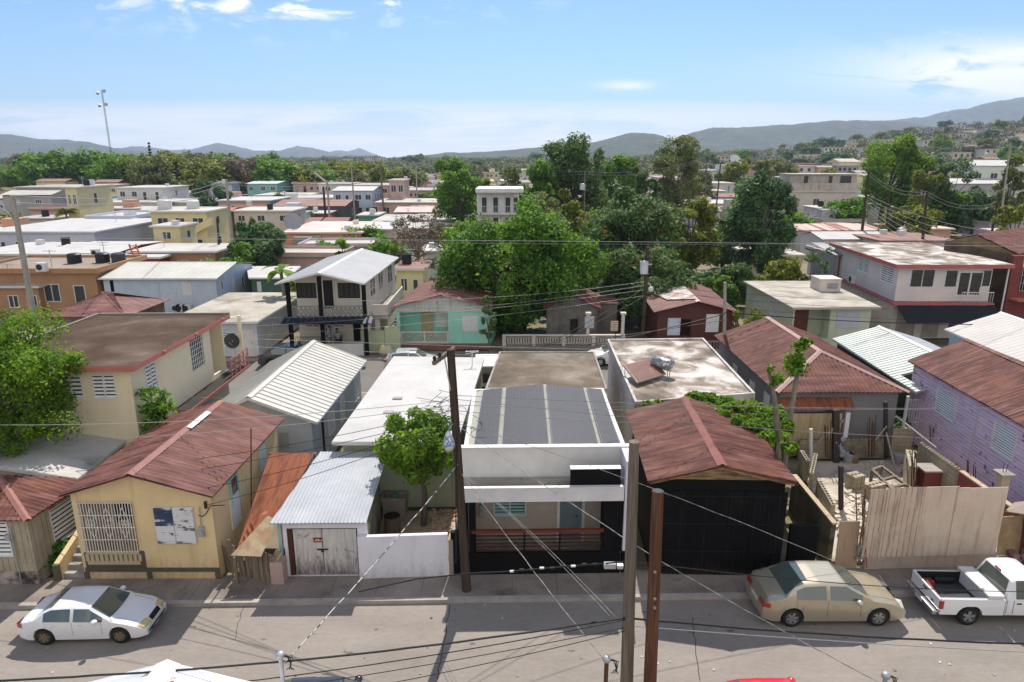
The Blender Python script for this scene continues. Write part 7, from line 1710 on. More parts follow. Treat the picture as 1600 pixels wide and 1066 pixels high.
# near
tree('big bright green tree at the left edge overhanging the roofs',(-19.5,24.6,.1),8.2,3.0,leaf=L_BRIGHT,n=34000,size=.14,nb=60,br=.24,crown0=.36,seed=11,trunk=.22)
T_('bushy mango-like sapling growing between the cream house and the ochre roof',241,600,26.2,58,leaf=L_MANGO,n=2400,size=.30,nb=26,br=.62,crown0=.05,seed=5,trunk=.07,aspect=.42)
b_ = P(658,833,.11); q_ = PY(645,640,b_.y+.6)
tree('bright green leafy tree in the walled yard beside the garage',(b_.x,b_.y+.6,.11),q_.z-.11,1.5,leaf=L_BRIGHT,n=5200,size=.29,nb=34,br=.27,crown0=.36,seed=15,trunk=.10,aspect=.32,lean=(-.25,0),shape='egg')
# slim cut-back trees by the ruin
def pole_tree(label,px,yb,Y,pts,blobs,seed):
 rng = np.random.default_rng(seed); base = PY(px,yb,Y); base.z = .1
 t = thing('slim_tree',label,'tree',base)
 P_ = [Vector((base.x,base.y,.0))]+[PY(x,y,Y) for x,y in pts]; k = len(P_)
 mb = MB(); mb.tube(P_,[.15-.09*i/(k-1) for i in range(k)],8); mb.build('trunk',M_BARK_G,t)
 bl = []
 for x,y,r in blobs: c = PY(x,y,Y); r *= 1.35; bl += [(c.x-base.x+rng.uniform(-.1,.1),rng.uniform(-.15,.15),c.z-base.z,r)]
 p,d = crown_pts(bl,900 if len(bl) > 3 else 260,rng,.8); me = leafmesh('crown',p,d,.17,rng,.6); me.materials.append(L_BRIGHT); o = bpy.data.objects.new('crown',me); COL.objects.link(o); o.parent = t; o['_o'] = tuple(base)
pole_tree('slim pale-trunked tree with a tight leafy top in front of the hipped roof',1226,720,24.5,[(1232,668),(1244,596),(1250,560)],[(1244,574,.32),(1236,562,.26),(1251,560,.28),(1248,540,.26),(1254,533,.22),(1240,582,.2)],3)
pole_tree('thinner nearly bare tree left of the tight-topped slim tree',1222,722,24.2,[(1216,680),(1210,620),(1200,572)],[(1201,576,.13),(1211,590,.15),(1207,600,.1)],4)
# vines heaped behind the rusty gable
def heap(name,label,cat,pts,n,leaf,size,seed,z0=.1,kind=None):
 rng = np.random.default_rng(seed); bl = []; o0 = P(pts[0][0],pts[0][1],pts[0][2])
 for x,y,z,r in pts: c = P(x,y,z); bl.append((c.x-o0.x,c.y-o0.y,c.z-o0.z,r))
 p,d = crown_pts(bl,n,rng,.5); me = leafmesh(name,p,d,size,rng,.7); me.materials.append(leaf)
 o = bpy.data.objects.new(name,me); COL.objects.link(o); o.location = o0; tag(o,label,cat,kind=kind); return o
rv = random.Random(5); pv = []
for i in range(110):
 x = rv.uniform(1078,1236); yl = 634+(x-1098)*.53 if x > 1098 else 634; yt = 616+max(0,x-1120)*.22; y = rv.uniform(min(yt,yl-2),yl); pv.append((x,y,rv.uniform(3.8,4.1),rv.uniform(.12,.24)))
for i in range(12): pv.append((1006+i*7,629+rv.uniform(-3,3),3.6,.13))
for i in range(12): pv.append((1208+rv.uniform(-18,26),690+rv.uniform(-25,22),2.2,.35))
heap('vines','mass of bright green vines filling the gap behind the rusty gable roof','vines',pv,15000,L_BRIGHT,.15,31,kind='stuff')
heap('shrub','green shrub between the left shack and the entrance steps','shrub',[(88,868,.6,.35),(92,855,.9,.3),(84,880,.4,.3)],700,L_MANGO,.16,6)
heap('shrub','small plant at the back corner of the grey-blue ribbed house','shrub',[(440,690,1.5,.25),(447,700,1.3,.25)],260,L_BRIGHT,.2,7)
heap('shrub','dark green climber beside the white gate bars by the purple house','shrub',[(1410,660,1.2,.35),(1404,668,1.0,.3)],420,L_DARK,.16,8)
heap('weeds','weeds at the foot of the lean-to right of the slim trees','weeds',[(1228,650,1.2,.4),(1235,672,.6,.4),(1230,700,.5,.35)],900,L_BRIGHT,.15,9)
# second row
tree('great spreading mango tree in the middle, bright green and dense',tuple(P(812,520,0))[:2]+(0,),10.6,7.0,leaf=L_MANGO,n=64000,size=.30,nb=100,br=.20,crown0=.10,seed=21,trunk=.45,ry=5.2,lean=(.3,0))
T_('african tulip tree with orange blossoms right of the mango tree',985,288,66,165,leaf=L_SILVER,n=30000,size=.36,nb=60,br=.26,crown0=.12,seed=22,trunk=.35,flowers=(L_FLOWER,16,.16),ry=4.6)
T_('lower orange-blossomed branch tree behind the transformer pole',1010,385,56,150,leaf=L_SILVER,n=17000,size=.32,nb=40,br=.27,crown0=.10,seed=23,trunk=.3,flowers=(L_FLOWER,9,.16),ry=3.4)
T_('yellow-green tree right of the orange-blossomed tree',1086,306,76,96,leaf=L_YELLOW,n=16000,size=.34,nb=36,br=.3,crown0=.15,seed=24,trunk=.3)
T_('airy dark tree with gaps at the right of the middle grove',1192,268,78,118,leaf=L_DARK,n=21000,size=.42,nb=60,br=.27,crown0=.10,seed=25,trunk=.3,bark=M_BARK_G)
T_('tall dark tree with pale flecked top above the grove',896,208,118,118,leaf=L_SILVER,n=24000,size=.5,nb=66,br=.29,crown0=.12,seed=26,trunk=.5)
T_('dark rounded tree left of the tall flecked tree',848,248,112,70,leaf=L_MANGO,n=11000,size=.5,nb=30,br=.32,crown0=.1,seed=27,trunk=.4)
T_('leafy light tree behind the white balcony block',800,262,125,60,leaf=L_OLIVE,n=8000,size=.5,nb=24,br=.34,crown0=.1,seed=28)
T_('dense dark round tree left of the white balcony block',716,249,118,82,leaf=L_MANGO,n=16000,size=.45,nb=36,br=.32,crown0=.08,seed=29,trunk=.5)
T_('bright small tree right of the dense round tree',757,276,135,34,leaf=L_YELLOW,n=4000,size=.5,nb=14,br=.4,crown0=.1,seed=30)
T_('pale blotchy tree between mango and tulip trees',892,296,84,60,leaf=L_YELLOW,n=7000,size=.4,nb=22,br=.32,crown0=.1,seed=32)
T_('dense green tree right of the tall flecked tree',968,238,128,80,leaf=L_MANGO,n=12000,size=.5,nb=30,br=.32,crown0=.1,seed=33)
T_('sparse tall tree with a dark crown beside the lavender block',1062,206,135,86,leaf=L_OLIVE,n=15000,size=.5,nb=50,br=.30,crown0=.12,seed=34,bark=M_BARK_G)
T_('pale-leaved tree left of the lavender block',1010,262,98,50,leaf=L_SILVER,n=6000,size=.42,nb=22,br=.3,crown0=.1,seed=35)
T_('bright green rounded tree above the roofs on the right',1396,209,132,100,leaf=L_BRIGHT,n=22000,size=.45,nb=40,br=.3,crown0=.15,seed=36,trunk=.5,lean=(1,0))
T_('nearly bare brown tree behind the turquoise house',650,326,74,110,leaf=L_DRY,n=2600,size=.28,nb=46,br=.2,crown0=.2,seed=37,trunk=.16,bark=M_BARK_G,shell=.9)
T_('round leafy tree with dark gaps behind the pale blue long house',392,343,76,104,leaf=L_DARK,n=10000,size=.42,nb=36,br=.24,crown0=.2,seed=38,trunk=.2)
T_('small tree on the left shoulder of the round leafy tree',368,378,72,60,leaf=L_MANGO,n=3500,size=.36,nb=16,br=.34,crown0=.2,seed=39)
T_('dark bushy tree beside the concrete street pole, far left',327,282,165,56,leaf=L_DARK,n=6000,size=.6,nb=22,br=.3,crown0=.1,seed=40)
T_('small round tree in front of the salmon house',538,370,74,34,leaf=L_MANGO,n=2600,size=.34,nb=12,br=.4,crown0=.2,seed=41)
T_('grey-green slim tree in front of the turquoise house right corner',762,462,47.6,26,leaf=L_SILVER,n=700,size=.26,nb=12,br=.4,crown0=.3,seed=42,trunk=.05)
T_('leafy bush beside the mint cream house',1128,424,58,60,leaf=L_MANGO,n=4200,size=.3,nb=16,br=.36,crown0=.1,seed=43)
T_('yellowish fern-like bush at the mint house wall',1165,480,48.5,62,leaf=L_YELLOW,n=2600,size=.3,nb=14,br=.36,crown0=.05,seed=44,aspect=.25)
T_('dark undergrowth tree behind the red-brown house',1100,420,66,90,leaf=L_DARK,n=7000,size=.36,nb=22,br=.3,crown0=.05,seed=45)
T_('dark undergrowth tree beside the airy dark tree',1158,372,86,80,leaf=L_DARK,n=6000,size=.4,nb=20,br=.3,crown0=.05,seed=46)
T_('slim tree beside the corrugated annex',1282,386,62,44,leaf=L_SILVER,n=1100,size=.26,nb=18,br=.26,crown0=.25,seed=47,trunk=.06)
T_('pale tree at the right edge above the rusty roof',1590,318,72,60,leaf=L_YELLOW,n=3000,size=.34,nb=14,br=.34,crown0=.4,seed=48)
T_('dark tree left of the transformer pole under the mango',880,420,62,120,leaf=L_MANGO,n=12000,size=.34,nb=30,br=.28,crown0=.05,seed=49)
T_('olive tree right of the bright rounded tree',1450,266,118,56,leaf=L_YELLOW,n=5000,size=.45,nb=18,br=.34,crown0=.1,seed=50)
T_('dark mottled tree in front of the white hall',1490,246,126,76,leaf=L_SILVER,n=7000,size=.5,nb=26,br=.28,crown0=.1,seed=51)
T_('brown-green tree at the right edge beside the white hall',1590,240,112,50,leaf=L_OLIVE,n=5000,size=.5,nb=18,br=.34,crown0=.1,seed=52)
T_('round distant tree before the pink row houses',1192,248,165,44,leaf=L_OLIVE,n=6000,size=.55,nb=20,br=.36,crown0=.1,seed=53)
for lb,px_,yt,Y,w_,lf,sd in (('dark leafy filler tree behind the red-brown house, left',1040,400,70,80,L_MANGO,71),('dense green tree between the tulip tree and the airy dark tree',1135,350,88,80,L_MANGO,72),('shaded tree at the foot of the airy dark tree',1205,385,80,90,L_DARK,73),
 ('low dark tree left of the mint cream house',1150,410,64,70,L_SILVER,74),('round tree behind the mango crown, left side',740,335,84,90,L_MANGO,75),('green tree between the grove and the white roofs',940,330,92,90,L_BRIGHT,76),('broad low tree behind the tulip tree',1020,320,96,100,L_MANGO,77),
 ('leafy tree filling the grove beside the balcony block',850,300,104,70,L_OLIVE,78),('shrubby tree behind the old board house',960,440,60,80,L_DARK,79),('tree overhanging the board house from the left',795,455,54,90,L_MANGO,80),('shady tree behind the mint house, right',1235,415,68,50,L_OLIVE,81)):
 T_(lb,px_,yt,Y,w_,leaf=lf,n=6500,size=.36,nb=30,br=.28,crown0=.04,seed=sd,trunk=.25)
# banana and palms
def palm(label,px,ytop,Y,wpx,hbase=None,leaf=L_YELLOW,nf=14,seed=1,frond=None,name='palm',broad=.12):
 b,h,r = tp(px,ytop,Y,wpx); rr = random.Random(seed); t = thing(name,label,name if name != 'banana_plant' else 'banana plant',b)
 tk = MB(); hc = max(.5,h-r*.6); tk.tube([(b[0],b[1],0),(b[0]+.1,b[1],hc*.5),(b[0],b[1],hc)],[.2,.16,.14],8); tk.build('trunk',M_BARK_G,t)
 for i in range(nf):
  a = 2*math.pi*i/nf+rr.uniform(-.2,.2); el = rr.uniform(.1,1.1); L = r*rr.uniform(.95,1.25); mb = MB(); pts = []
  for k in range(9):
   s = k/8; pts.append(Vector((b[0]+math.cos(a)*L*s*math.cos(el*.6),b[1]+math.sin(a)*L*s*math.cos(el*.6),hc+L*s*math.sin(el)-L*.75*s*s)))
  if broad > .2:
   sd = Vector((-math.sin(a),math.cos(a),0))
   for k in range(8):
    w0 = broad*r*math.sin(math.pi*min(1,(k/8)*.9+.06)); w1 = broad*r*math.sin(math.pi*min(1,((k+1)/8)*.9+.06))
    mb.quad(pts[k]-sd*w0,pts[k+1]-sd*w1,pts[k+1],pts[k]); mb.quad(pts[k],pts[k+1],pts[k+1]+sd*w1+Vector((0,0,.03)),pts[k]+sd*w0+Vector((0,0,.03)))
  else:
   for k in range(1,9):
    for sgn in (-1,1):
     for q in (0,.33,.66):
      p = pts[k-1].lerp(pts[k],q); sd = Vector((-math.sin(a),math.cos(a),0))*sgn; w_ = r*.32*math.sin(math.pi*min(1,(k+q)/9+.1)); dn = Vector((0,0,-w_*.6)); fw = (pts[k]-pts[k-1]).normalized()*r*.05
      mb.add([p-fw*.5,p+fw,p+sd*w_+dn+fw],[[0,1,2]])
  mb.build('frond',leaf,t)
 return t
palm('coconut palm with yellow-green fronds in front of the grey commercial building',100,318,120,44,seed=2)
palm('coconut palm at the far left edge behind the leaning pole',12,322,118,52,seed=3)
palm('banana plant behind the low stained white house',437,405,56,60,seed=4,name='banana_plant',nf=9,broad=.26,leaf=L_BRIGHT)
palm('palm with hanging fronds inside the grove, above the board house',892,470,54,0+44,seed=6,nf=9)
# Norfolk pine
def pine():
 Y = 262; b,h,r = tp(232,222,Y,12); t = thing('norfolk_pine','narrow dark norfolk pine rising above the wooded belt','tree',b); mb = MB(); mb.tube([(b[0],Y,0),(b[0],Y,h)],[.35,.05],8); mb.build('trunk',M_BARK,t)
 rng = np.random.default_rng(3); n = 2600; z = rng.random(n)**.8*h*.9+h*.1; lay = np.round(z/1.1)*1.1; a = rng.uniform(0,6.28,n); R_ = (1-lay/h*.95)*r*1.3*rng.random(n)**.5
 p = np.stack([np.cos(a)*R_,np.sin(a)*R_,lay+rng.normal(size=n)*.12],1); me = leafmesh('crown',p,np.tile([0,0,1.],(n,1)),.8,rng,.5); me.materials.append(L_DARK); o = bpy.data.objects.new('crown',me); COL.objects.link(o); o.parent = t; o['_o'] = b
pine()
# wooded belt at the left and scattered distant trees: five kinds, copied
PROTO = []
for i,(lf,sh,kind) in enumerate(((L_OLIVE,'round','olive green'),(L_MANGO,'round','fresh green'),(L_DARK,'round','dark green'),(L_YELLOW,'umbrella','yellow-green spreading'),(L_DRY,'round','dry brownish'))):
 t = tree('x',(0,0,0),12,6.5,leaf=lf,n=3600 if lf is not L_DRY else 2200,size=1.0,nb=30,br=.30,crown0=.12,seed=60+i,shape=sh,name='distant_tree'); PROTO.append((t,kind,[False]))
def place(i,x,Y,h,w_,label,group):
 t,kind,used = PROTO[i]; z = gz(x,Y)-.3; sc = (w_/13,w_/13,h/12); rz = random.uniform(0,6.28)
 if not used[0]: t.location = (x,Y,z); t.rotation_euler = (0,0,rz); t.scale = sc; used[0] = True; o = t
 else: o = dup(t,(x,Y,z),rz,sc)
 adj = ('tall ' if h > 13 else 'low ' if h < 8.5 else '')+('broad ' if w_/h > 1.25 else 'narrow ' if w_/h < 1.08 else '')
 o['label'] = adj+label; o['category'] = 'tree'; o['group'] = group; return o
random.seed(77)
def depthword(Y,a,b): return 'near' if Y < a else ('middle' if Y < b else 'far')
def belt_label(px_,k,Y):
 where = ('at the left frame edge' if px_ < 60 else 'left of the radio mast' if px_ < 150 else 'about the foot of the radio mast' if px_ < 200 else 'by the norfolk pine' if px_ < 270 else
    'above the dark bushy tree' if px_ < 360 else 'above the turquoise house' if px_ < 440 else 'above the two dark poles' if px_ < 540 else 'above the pink ruins')
 return '%s tree in the %s rank, %s' % (PROTO[k][1],depthword(Y,290,355),where)
def slope_label(px_,k,Y):
 where = ('behind the dense round tree' if px_ < 760 else 'behind the tall flecked tree' if px_ < 900 else 'left of the lavender block' if px_ < 1030 else 'right of the lavender block' if px_ < 1130 else
    'above the white far roofs' if px_ < 1220 else 'above the streaked building' if px_ < 1330 else 'behind the bright rounded tree' if px_ < 1440 else 'above the white gable roofs' if px_ < 1530 else 'at the right frame edge')
 return '%s tree in the %s ground %s' % (PROTO[k][1],depthword(Y,400,650),where)
for i in range(118):
 px_ = random.uniform(-40,640); Y = random.uniform(225,420)
 ytop = 234+random.uniform(0,24) if 40 < px_ < 430 else 250+random.uniform(0,16)
 x = (px_-800)/1105*Y; q = PY(px_,ytop,Y); h = max(7,min(19,q.z-gz(x,Y))); k = random.choice((0,0,1,1,1,3,3,3,2,0,3,1,4) if px_ < 500 else (0,1,3,3))
 place(k,x,Y,h,h*random.uniform(1.0,1.5),belt_label(px_,k,Y),'trees of the wooded belt')
for i in range(104):
 px_ = random.choice((random.uniform(600,1120),random.uniform(1080,1620),random.uniform(1250,1620))); Y = random.uniform(300,900) if px_ > 900 else random.uniform(270,900)
 if 1140 < px_ < 1360 and Y < 320: Y += 200
 x = (px_-800)/1105*Y; h = random.uniform(7,13); k = random.choice((0,0,1,2,2,3,4))
 place(k,x,Y,h,h*random.uniform(.9,1.4),slope_label(px_,k,Y),'trees on the far slope')
# the far woods read as one mass: a single object
def woods():
 rng = np.random.default_rng(9); C = []; D = []
 for i in range(4200):
  u = rng.uniform(-.85,.85); Y = 430+1700*rng.random()**1.3; x = u*Y; g = gz(x,Y)
  if u > .28 and Y < 1050 and rng.random() < .5: continue
  r = rng.uniform(2.6,5)*(1+Y/2500); n = 80; d = rng.normal(size=(n,3)); d[:,2] = abs(d[:,2]); d /= np.linalg.norm(d,axis=1)[:,None]
  C.append(np.array([x,Y,g+r*.55])+d*r*np.array([1,1,.8])*rng.uniform(.8,1.1,(n,1))); D.append(d)
 C = np.concatenate(C); D = np.concatenate(D); me = leafmesh('woods',C,D,1.5,rng,.9,jit=.5); me.materials.append(leafmat('leaf_far_woods',(.035,.055,.018),(.075,.10,.03),(.14,.14,.05),sc=.02,tr=.3))
 o = bpy.data.objects.new('woods',me); COL.objects.link(o); tag(o,'distant woods covering the plain and slopes up to the hills','woods',kind='stuff')
woods()
# odd trees standing between the houses of the town
random.seed(5)
for px_,yt,Y in ((150,352,118),(290,300,205),(365,305,190),(470,325,140),(30,300,200),(70,312,170),(560,350,96),(598,366,82),(500,372,86),(690,345,108),(665,300,190),(1250,322,112),(1330,308,128),(1180,300,140),(1430,318,100),(1500,292,125),(1560,296,118),(1245,285,170),(1090,262,200),(1150,250,260),(1300,262,220),(1500,262,170),(940,300,120),(930,270,170),(1240,395,64),(320,402,70),(470,410,60),(20,400,78),(560,300,180),(430,300,185)):
 x = (px_-800)/1105*Y; q = PY(px_,yt,Y); h = max(3.5,q.z); k = random.choice((0,1,2,3,1)); place(k,x,Y,h,h*random.uniform(.9,1.2),'%s tree standing between the town houses %s, %s' % (PROTO[k][1],'on the left' if px_ < 400 else 'left of centre' if px_ < 700 else 'right of centre' if px_ < 1260 else 'on the right','far back' if Y > 150 else 'nearer'),'trees between the town houses')
# ------------------------------------------------------------------ vehicles
def carpaint(name,c,rough=.35,metal=0,coat=.8):
 return mat(name,[(.3,c),(.7,tuple(x*1.04 for x in c))],nscale=1,rough=rough,metal=metal,coat=coat,fine=.02,spec=.5)
M_TYRE = mat('tyre_rubber',(.018,.018,.018),rough=.85,fine=0); M_TRIM = mat('black_trim',(.015,.015,.016),rough=.5,fine=0)
M_CARGLASS = mat('car_glass',(.075,.10,.09),rough=.06,spec=.9,fine=0,coat=.5)
M_CHROME = mat('bright_rim',(.5,.5,.5),rough=.25,metal=.8,fine=0); M_BRONZE = mat('bronze_rim',(.22,.18,.11),rough=.4,metal=.4,fine=0)
M_HEADL = mat('headlight_glass',(.55,.55,.5),rough=.1,coat=1,fine=0); M_HEADY = mat('amber_headlight',(.5,.4,.18),rough=.15,coat=1,fine=0); M_TAIL = mat('tail_light_red',(.35,.01,.012),rough=.15,coat=1,fine=0)
def xf(root_loc,yaw):
 c,s = math.cos(yaw),math.sin(yaw); o = Vector(root_loc)
 return lambda p: Vector((o.x+p[0]*c-p[1]*s,o.y+p[0]*s+p[1]*c,o.z+p[2]))
def interp(tab,x):
 for (a,b),(c,d) in zip(tab,tab[1:]):
  if x <= c:
   t = (x-a)/(c-a) if c > a else 0; return b+(d-b)*t
 return tab[-1][1]
def wheel(t,X,x,y,r,w_,rimm,side,spokes=6):
 mb = MB(); s = 1 if side > 0 else -1; n = 28
 prof = [(r*.62,-w_*.5),(r*.92,-w_*.5),(r,-w_*.36),(r,w_*.36),(r*.92,w_*.5),(r*.62,w_*.5)]; vs = []; fs = []
 for k in range(n):
  a = 2*math.pi*k/n
  for rr_,yy_ in prof: vs.append(X((x+rr_*math.cos(a),y+s*yy_,r+rr_*math.sin(a))))
 m = len(prof)
 for k in range(n):
  for j in range(m-1): fs.append([k*m+j,((k+1) % n)*m+j,((k+1) % n)*m+j+1,k*m+j+1])
 mb.add(vs,fs); wh = mb.build('wheel',M_TYRE,t,smooth=True)
 mb = MB(); yo = y+s*w_*.40
 def ring(r0,r1,y0,y1,seg=28):
  vs = []; fs = []
  for k in range(seg):
   a = 2*math.pi*k/seg
   vs.append(X((x+r0*math.cos(a),y0,r+r0*math.sin(a)))); vs.append(X((x+r1*math.cos(a),y1,r+r1*math.sin(a))))
  for k in range(seg): a = 2*k; b = 2*((k+1) % seg); fs.append([a,b,b+1,a+1])
  mb.add(vs,fs)
 ring(r*.70,r*.60,yo+s*.02,yo+s*.02); ring(r*.60,r*.54,yo+s*.02,yo-s*.05)
 for k in range(spokes):
  a = 2*math.pi*k/spokes+.2; c,sn = math.cos(a),math.sin(a); wv = .085*r*1.3
  pin = [(x+c*r*.08-sn*wv*1.1,r+sn*r*.08+c*wv*1.1),(x+c*r*.08+sn*wv*1.1,r+sn*r*.08-c*wv*1.1)]; pout = [(x+c*r*.54+sn*wv*1.5,r+sn*r*.54-c*wv*1.5),(x+c*r*.54-sn*wv*1.5,r+sn*r*.54+c*wv*1.5)]
  q = pin+pout; mb.hexa([X((p[0],yo-s*.02,p[1])) for p in q],[X((p[0],yo+s*.012,p[1])) for p in q])
 q = [(x+r*.14*math.cos(2*math.pi*k/12),r+r*.14*math.sin(2*math.pi*k/12)) for k in range(12)]; mb.hexa([X((p[0],yo,p[1])) for p in q],[X((p[0],yo+s*.022,p[1])) for p in q])
 mb.build('rim',rimm,wh)
 mb = MB(); q = [(x+r*.6*math.cos(2*math.pi*k/20),r+r*.6*math.sin(2*math.pi*k/20)) for k in range(20)]; mb.hexa([X((p[0],yo-s*.09,p[1])) for p in q],[X((p[0],yo-s*.07,p[1])) for p in q]); mb.build('hub_back',M_TRIM,wh)
def sedan(label,loc,yaw,paint,L=4.5,W=1.74,Hh=1.42,rimm=M_CHROME,group=None,hood=.92,trunk=1.0,ws=(.45,1.02),rr_=(-1.60,-1.0),roof=(-1.02,.30),headm=None,name='parked_car',plate=True,wr=.315,axles=(1.32,-1.32),wag=False,cat='car',sc=1.0):
 "front of the car is +x"
 t = thing(name,label,cat,loc,group); X = xf(loc,yaw); h = L/2; w2 = W/2; ax = [a*L/4.5 for a in axles]
 k = L/4.5
 top = [(-h,.62),(-h+.05,.78),(-h+.16,trunk-.06),(-h+.35,trunk),(rr_[0]*k,trunk+.03),((rr_[0]*.45+rr_[1]*.55)*k,trunk+.68*(Hh-trunk)),(roof[0]*k,Hh-.03),(-.5*k,Hh),(roof[1]*k,Hh-.02),((ws[0]*.6+roof[1]*.4)*k,Hh-.09),(ws[1]*k,hood+.06),(ws[1]*k+.12,hood),(h-.75,hood-.07),(h-.3,hood-.2),(h-.1,.62),(h,.52)]
 def width(x): e = abs(x)/h; return w2*(1-.02*e*e-.13*max(0,(e-.78)/.22)**2)
 def bot(x):
  z = .20+.05*max(0,(abs(x)/h-.85)/.15)
  for a in ax:
   d = abs(x-a); R_ = wr+.055
   if d < R_: z = max(z,wr+math.sqrt(R_*R_-d*d)-.01)
  return z
 xs = sorted(set([-h,-h+.02,-h+.08,-h+.2,h,h-.02,h-.08,h-.2] + [x for x,_ in top] + [a+s*(wr+.055)*c for a in ax for s in (-1,1) for c in (1,.985,.9,.7,.4,0)] + [-h+L*i/40 for i in range(41)]))
 belt0 = [(-h,.6),(-h+.2,trunk-.08),(rr_[0]*k,trunk-.02),(ws[1]*k,hood-.01),(h-.5,hood-.16),(h,.5)]
 rings = []
 for x in xs:
  z = interp(top,x); wd = width(x); cab = max(0,min(1,(z-interp([(-h,trunk),(h,hood)],x)-.02)/(Hh-1.0)))
  b = min(interp(belt0,x),z-.02); wt = wd*(1-.02)-.17*cab if cab > 0 else wd*.90
  crown = .02+.025*(1-cab)
  zb = bot(x); zm = max(.58,zb+.03); zl = max(.36,zb+.015)
  zm = min(zm,b-.01); zl = min(zl,zm-.005)
  rings.append([(x,0,z+crown*.6),(x,wt*.55,z+crown*.45),(x,wt*.86,z+.01),(x,wt,z-.045 if cab > .3 else z-.02),(x,wd*.985,b),(x,wd,(b+zm)/2),(x,wd*1.0,zm),(x,wd*.985,zl),(x,wd*.955,zb),(x,wd-.28,zb),(x,wd-.3,max(zb,.3) if zb < .3 else zb),(x,0,max(.24,zb*0+.24))])
 m = 12; n = len(rings)
 nb = MB()
 parts = {'body': [],'windshield': [],'rear_window': [],'side_window': []}
 wsx = ((ws[0]*.6+roof[1]*.4)*k-.03,ws[1]*k-.02); rwx = (rr_[0]*k+.03,roof[0]*k+.02)
 doorb = -.28*k
 for i in range(n-1):
  xm = (xs[i]+xs[i+1])/2
  for j in range(m-1):
   key = 'body'
   if j < 2 and wsx[0] < xm < wsx[1]: key = 'windshield'
   if j < 2 and rwx[0] < xm < rwx[1]: key = 'rear_window'
   if j == 3:
    lo = (rwx[0]+.30*k,doorb-.035,doorb+.035,ws[1]*k-.26*k)
    if lo[0] < xm < lo[1]: key = 'side_window'
    if lo[2] < xm < lo[3]: key = 'side_window2'
   parts.setdefault(key,[]).append((i,j))
 vs = {}
 def vert(i,j,s): return X((rings[i][j][0],s*rings[i][j][1],rings[i][j][2]))
 def mk(name_,keys,mtl,sides=(1,-1),off=0):
  mb = MB()
  for s in sides:
   idx = {}; V_ = []; F_ = []
   for i,j in keys:
    q = []
    for a,b in ((i,j),(i+1,j),(i+1,j+1),(i,j+1)):
     if (a,b) not in idx: idx[(a,b)] = len(V_); V_.append(vert(a,b,s))
     q.append(idx[(a,b)])
    F_.append(q if s > 0 else q[::-1])
   mb.add(V_,F_)
  if name_ == 'body':
   for e in (0,n-1):
    lp = [vert(e,j,1) for j in range(m)]+[vert(e,j,-1) for j in range(m-1,-1,-1)]; mb.add(lp,[list(range(len(lp)))])
  o = mb.build(name_,mtl,t,smooth=True)
  me = o.data; bm = bmesh.new(); bm.from_mesh(me); bmesh.ops.remove_doubles(bm,verts=bm.verts,dist=.001); bmesh.ops.recalc_face_normals(bm,faces=bm.faces); bm.to_mesh(me); bm.free()
  return o
 body = mk('body',parts['body'],paint)
 es = body.modifiers.new('es','EDGE_SPLIT'); es.split_angle = R(38)
 mk('windshield',parts['windshield'],M_CARGLASS); mk('rear_window',parts['rear_window'],M_CARGLASS)
 for s in (1,-1):
  mk('side_window',parts['side_window'],M_CARGLASS,(s,)); mk('side_window',parts['side_window2'],M_CARGLASS,(s,))
 # underside block
 mb = MB(); mb.hexa([X(p) for p in ((-h+.3,-w2+.3,.17),(h-.3,-w2+.3,.17),(h-.3,w2-.3,.17),(-h+.3,w2-.3,.17))],[X(p) for p in ((-h+.3,-w2+.3,.5),(h-.3,-w2+.3,.5),(h-.3,w2-.3,.5),(-h+.3,w2-.3,.5))]); mb.build('underbody',M_TRIM,t)
 for a in ax:
  for s in (1,-1): wheel(t,X,a,s*(w2-.11),wr,.2,rimm,s,6)
 # doors: seams, handles, mirrors, lamps
 def line(pts,r=.005,mt=M_TRIM,nm='door_seam'):
  mb = MB(); mb.tube([X(p) for p in pts],r,4); return mb.build(nm,mt,t)
 for s in (1,-1):
  for x in (ws[1]*k-.28,doorb,rr_[0]*k+.38):
   wd = width(x); z = min(interp(belt0,x),2); line([(x,s*(wd*.985+.001),z-.01),(x,s*(wd+.001),z-.2),(x,s*(wd*.995+.002),.4)])
  for x in (doorb+.18,doorb-.75*k):
   wd = width(x); mb = MB(); mb.tube([X((x,s*(wd+.022),.80)),X((x+.16,s*(wd+.022),.80))],.014,6); mb.build('handle',paint,t)
  xm = ws[1]*k-.42; wd = width(xm); mb = MB(); c = X((xm,s*(wd+.12),1.0)); mb.ball(c,.11,.12,.085,10,8); o = mb.build('mirror',paint,t,smooth=True)
  # lamps hug the corners
  def patch(nm,xa,xb,z0,z1,mt,j=0):
   mb = MB(); P0 = []; P1 = []; K = 8
   for q in range(K+1):
    x = xa+(xb-xa)*q/K; wd = width(x)*.995; P0.append((x,s*(wd+.007),z0)); P1.append((x,s*(wd*.995+.007),z1))
   yv = [s*(width(xb)*(1-.5*q/4)) for q in range(1,5)]; xx = xb+(.015 if xb > 0 else -.015)
   P0 += [(xx,y_,z0) for y_ in yv]; P1 += [(xx-(.05 if xb > 0 else -.03),y_,z1) for y_ in yv]
   V_ = [X(p) for p in P0]+[X(p) for p in P1]; N_ = len(P0); mb.add(V_,[[q,q+1,N_+q+1,N_+q] for q in range(N_-1)]); return mb.build(nm,mt,t)
  patch('tail_light',-h+.22,-h+.0,.70,.86,M_TAIL)
  # headlight lens lies over the sloping front corner
  mb = MB(); cx = h-.26; wd = width(cx); a0 = (h-.42,s*(width(h-.42)*.93)); a1 = (h-.06,s*(width(h-.06)*.99)); a2 = (h+.005,s*width(h)*.55); a3 = (h-.2,s*width(h)*.5)
  za,zb = interp(top,h-.42),interp(top,h-.12)
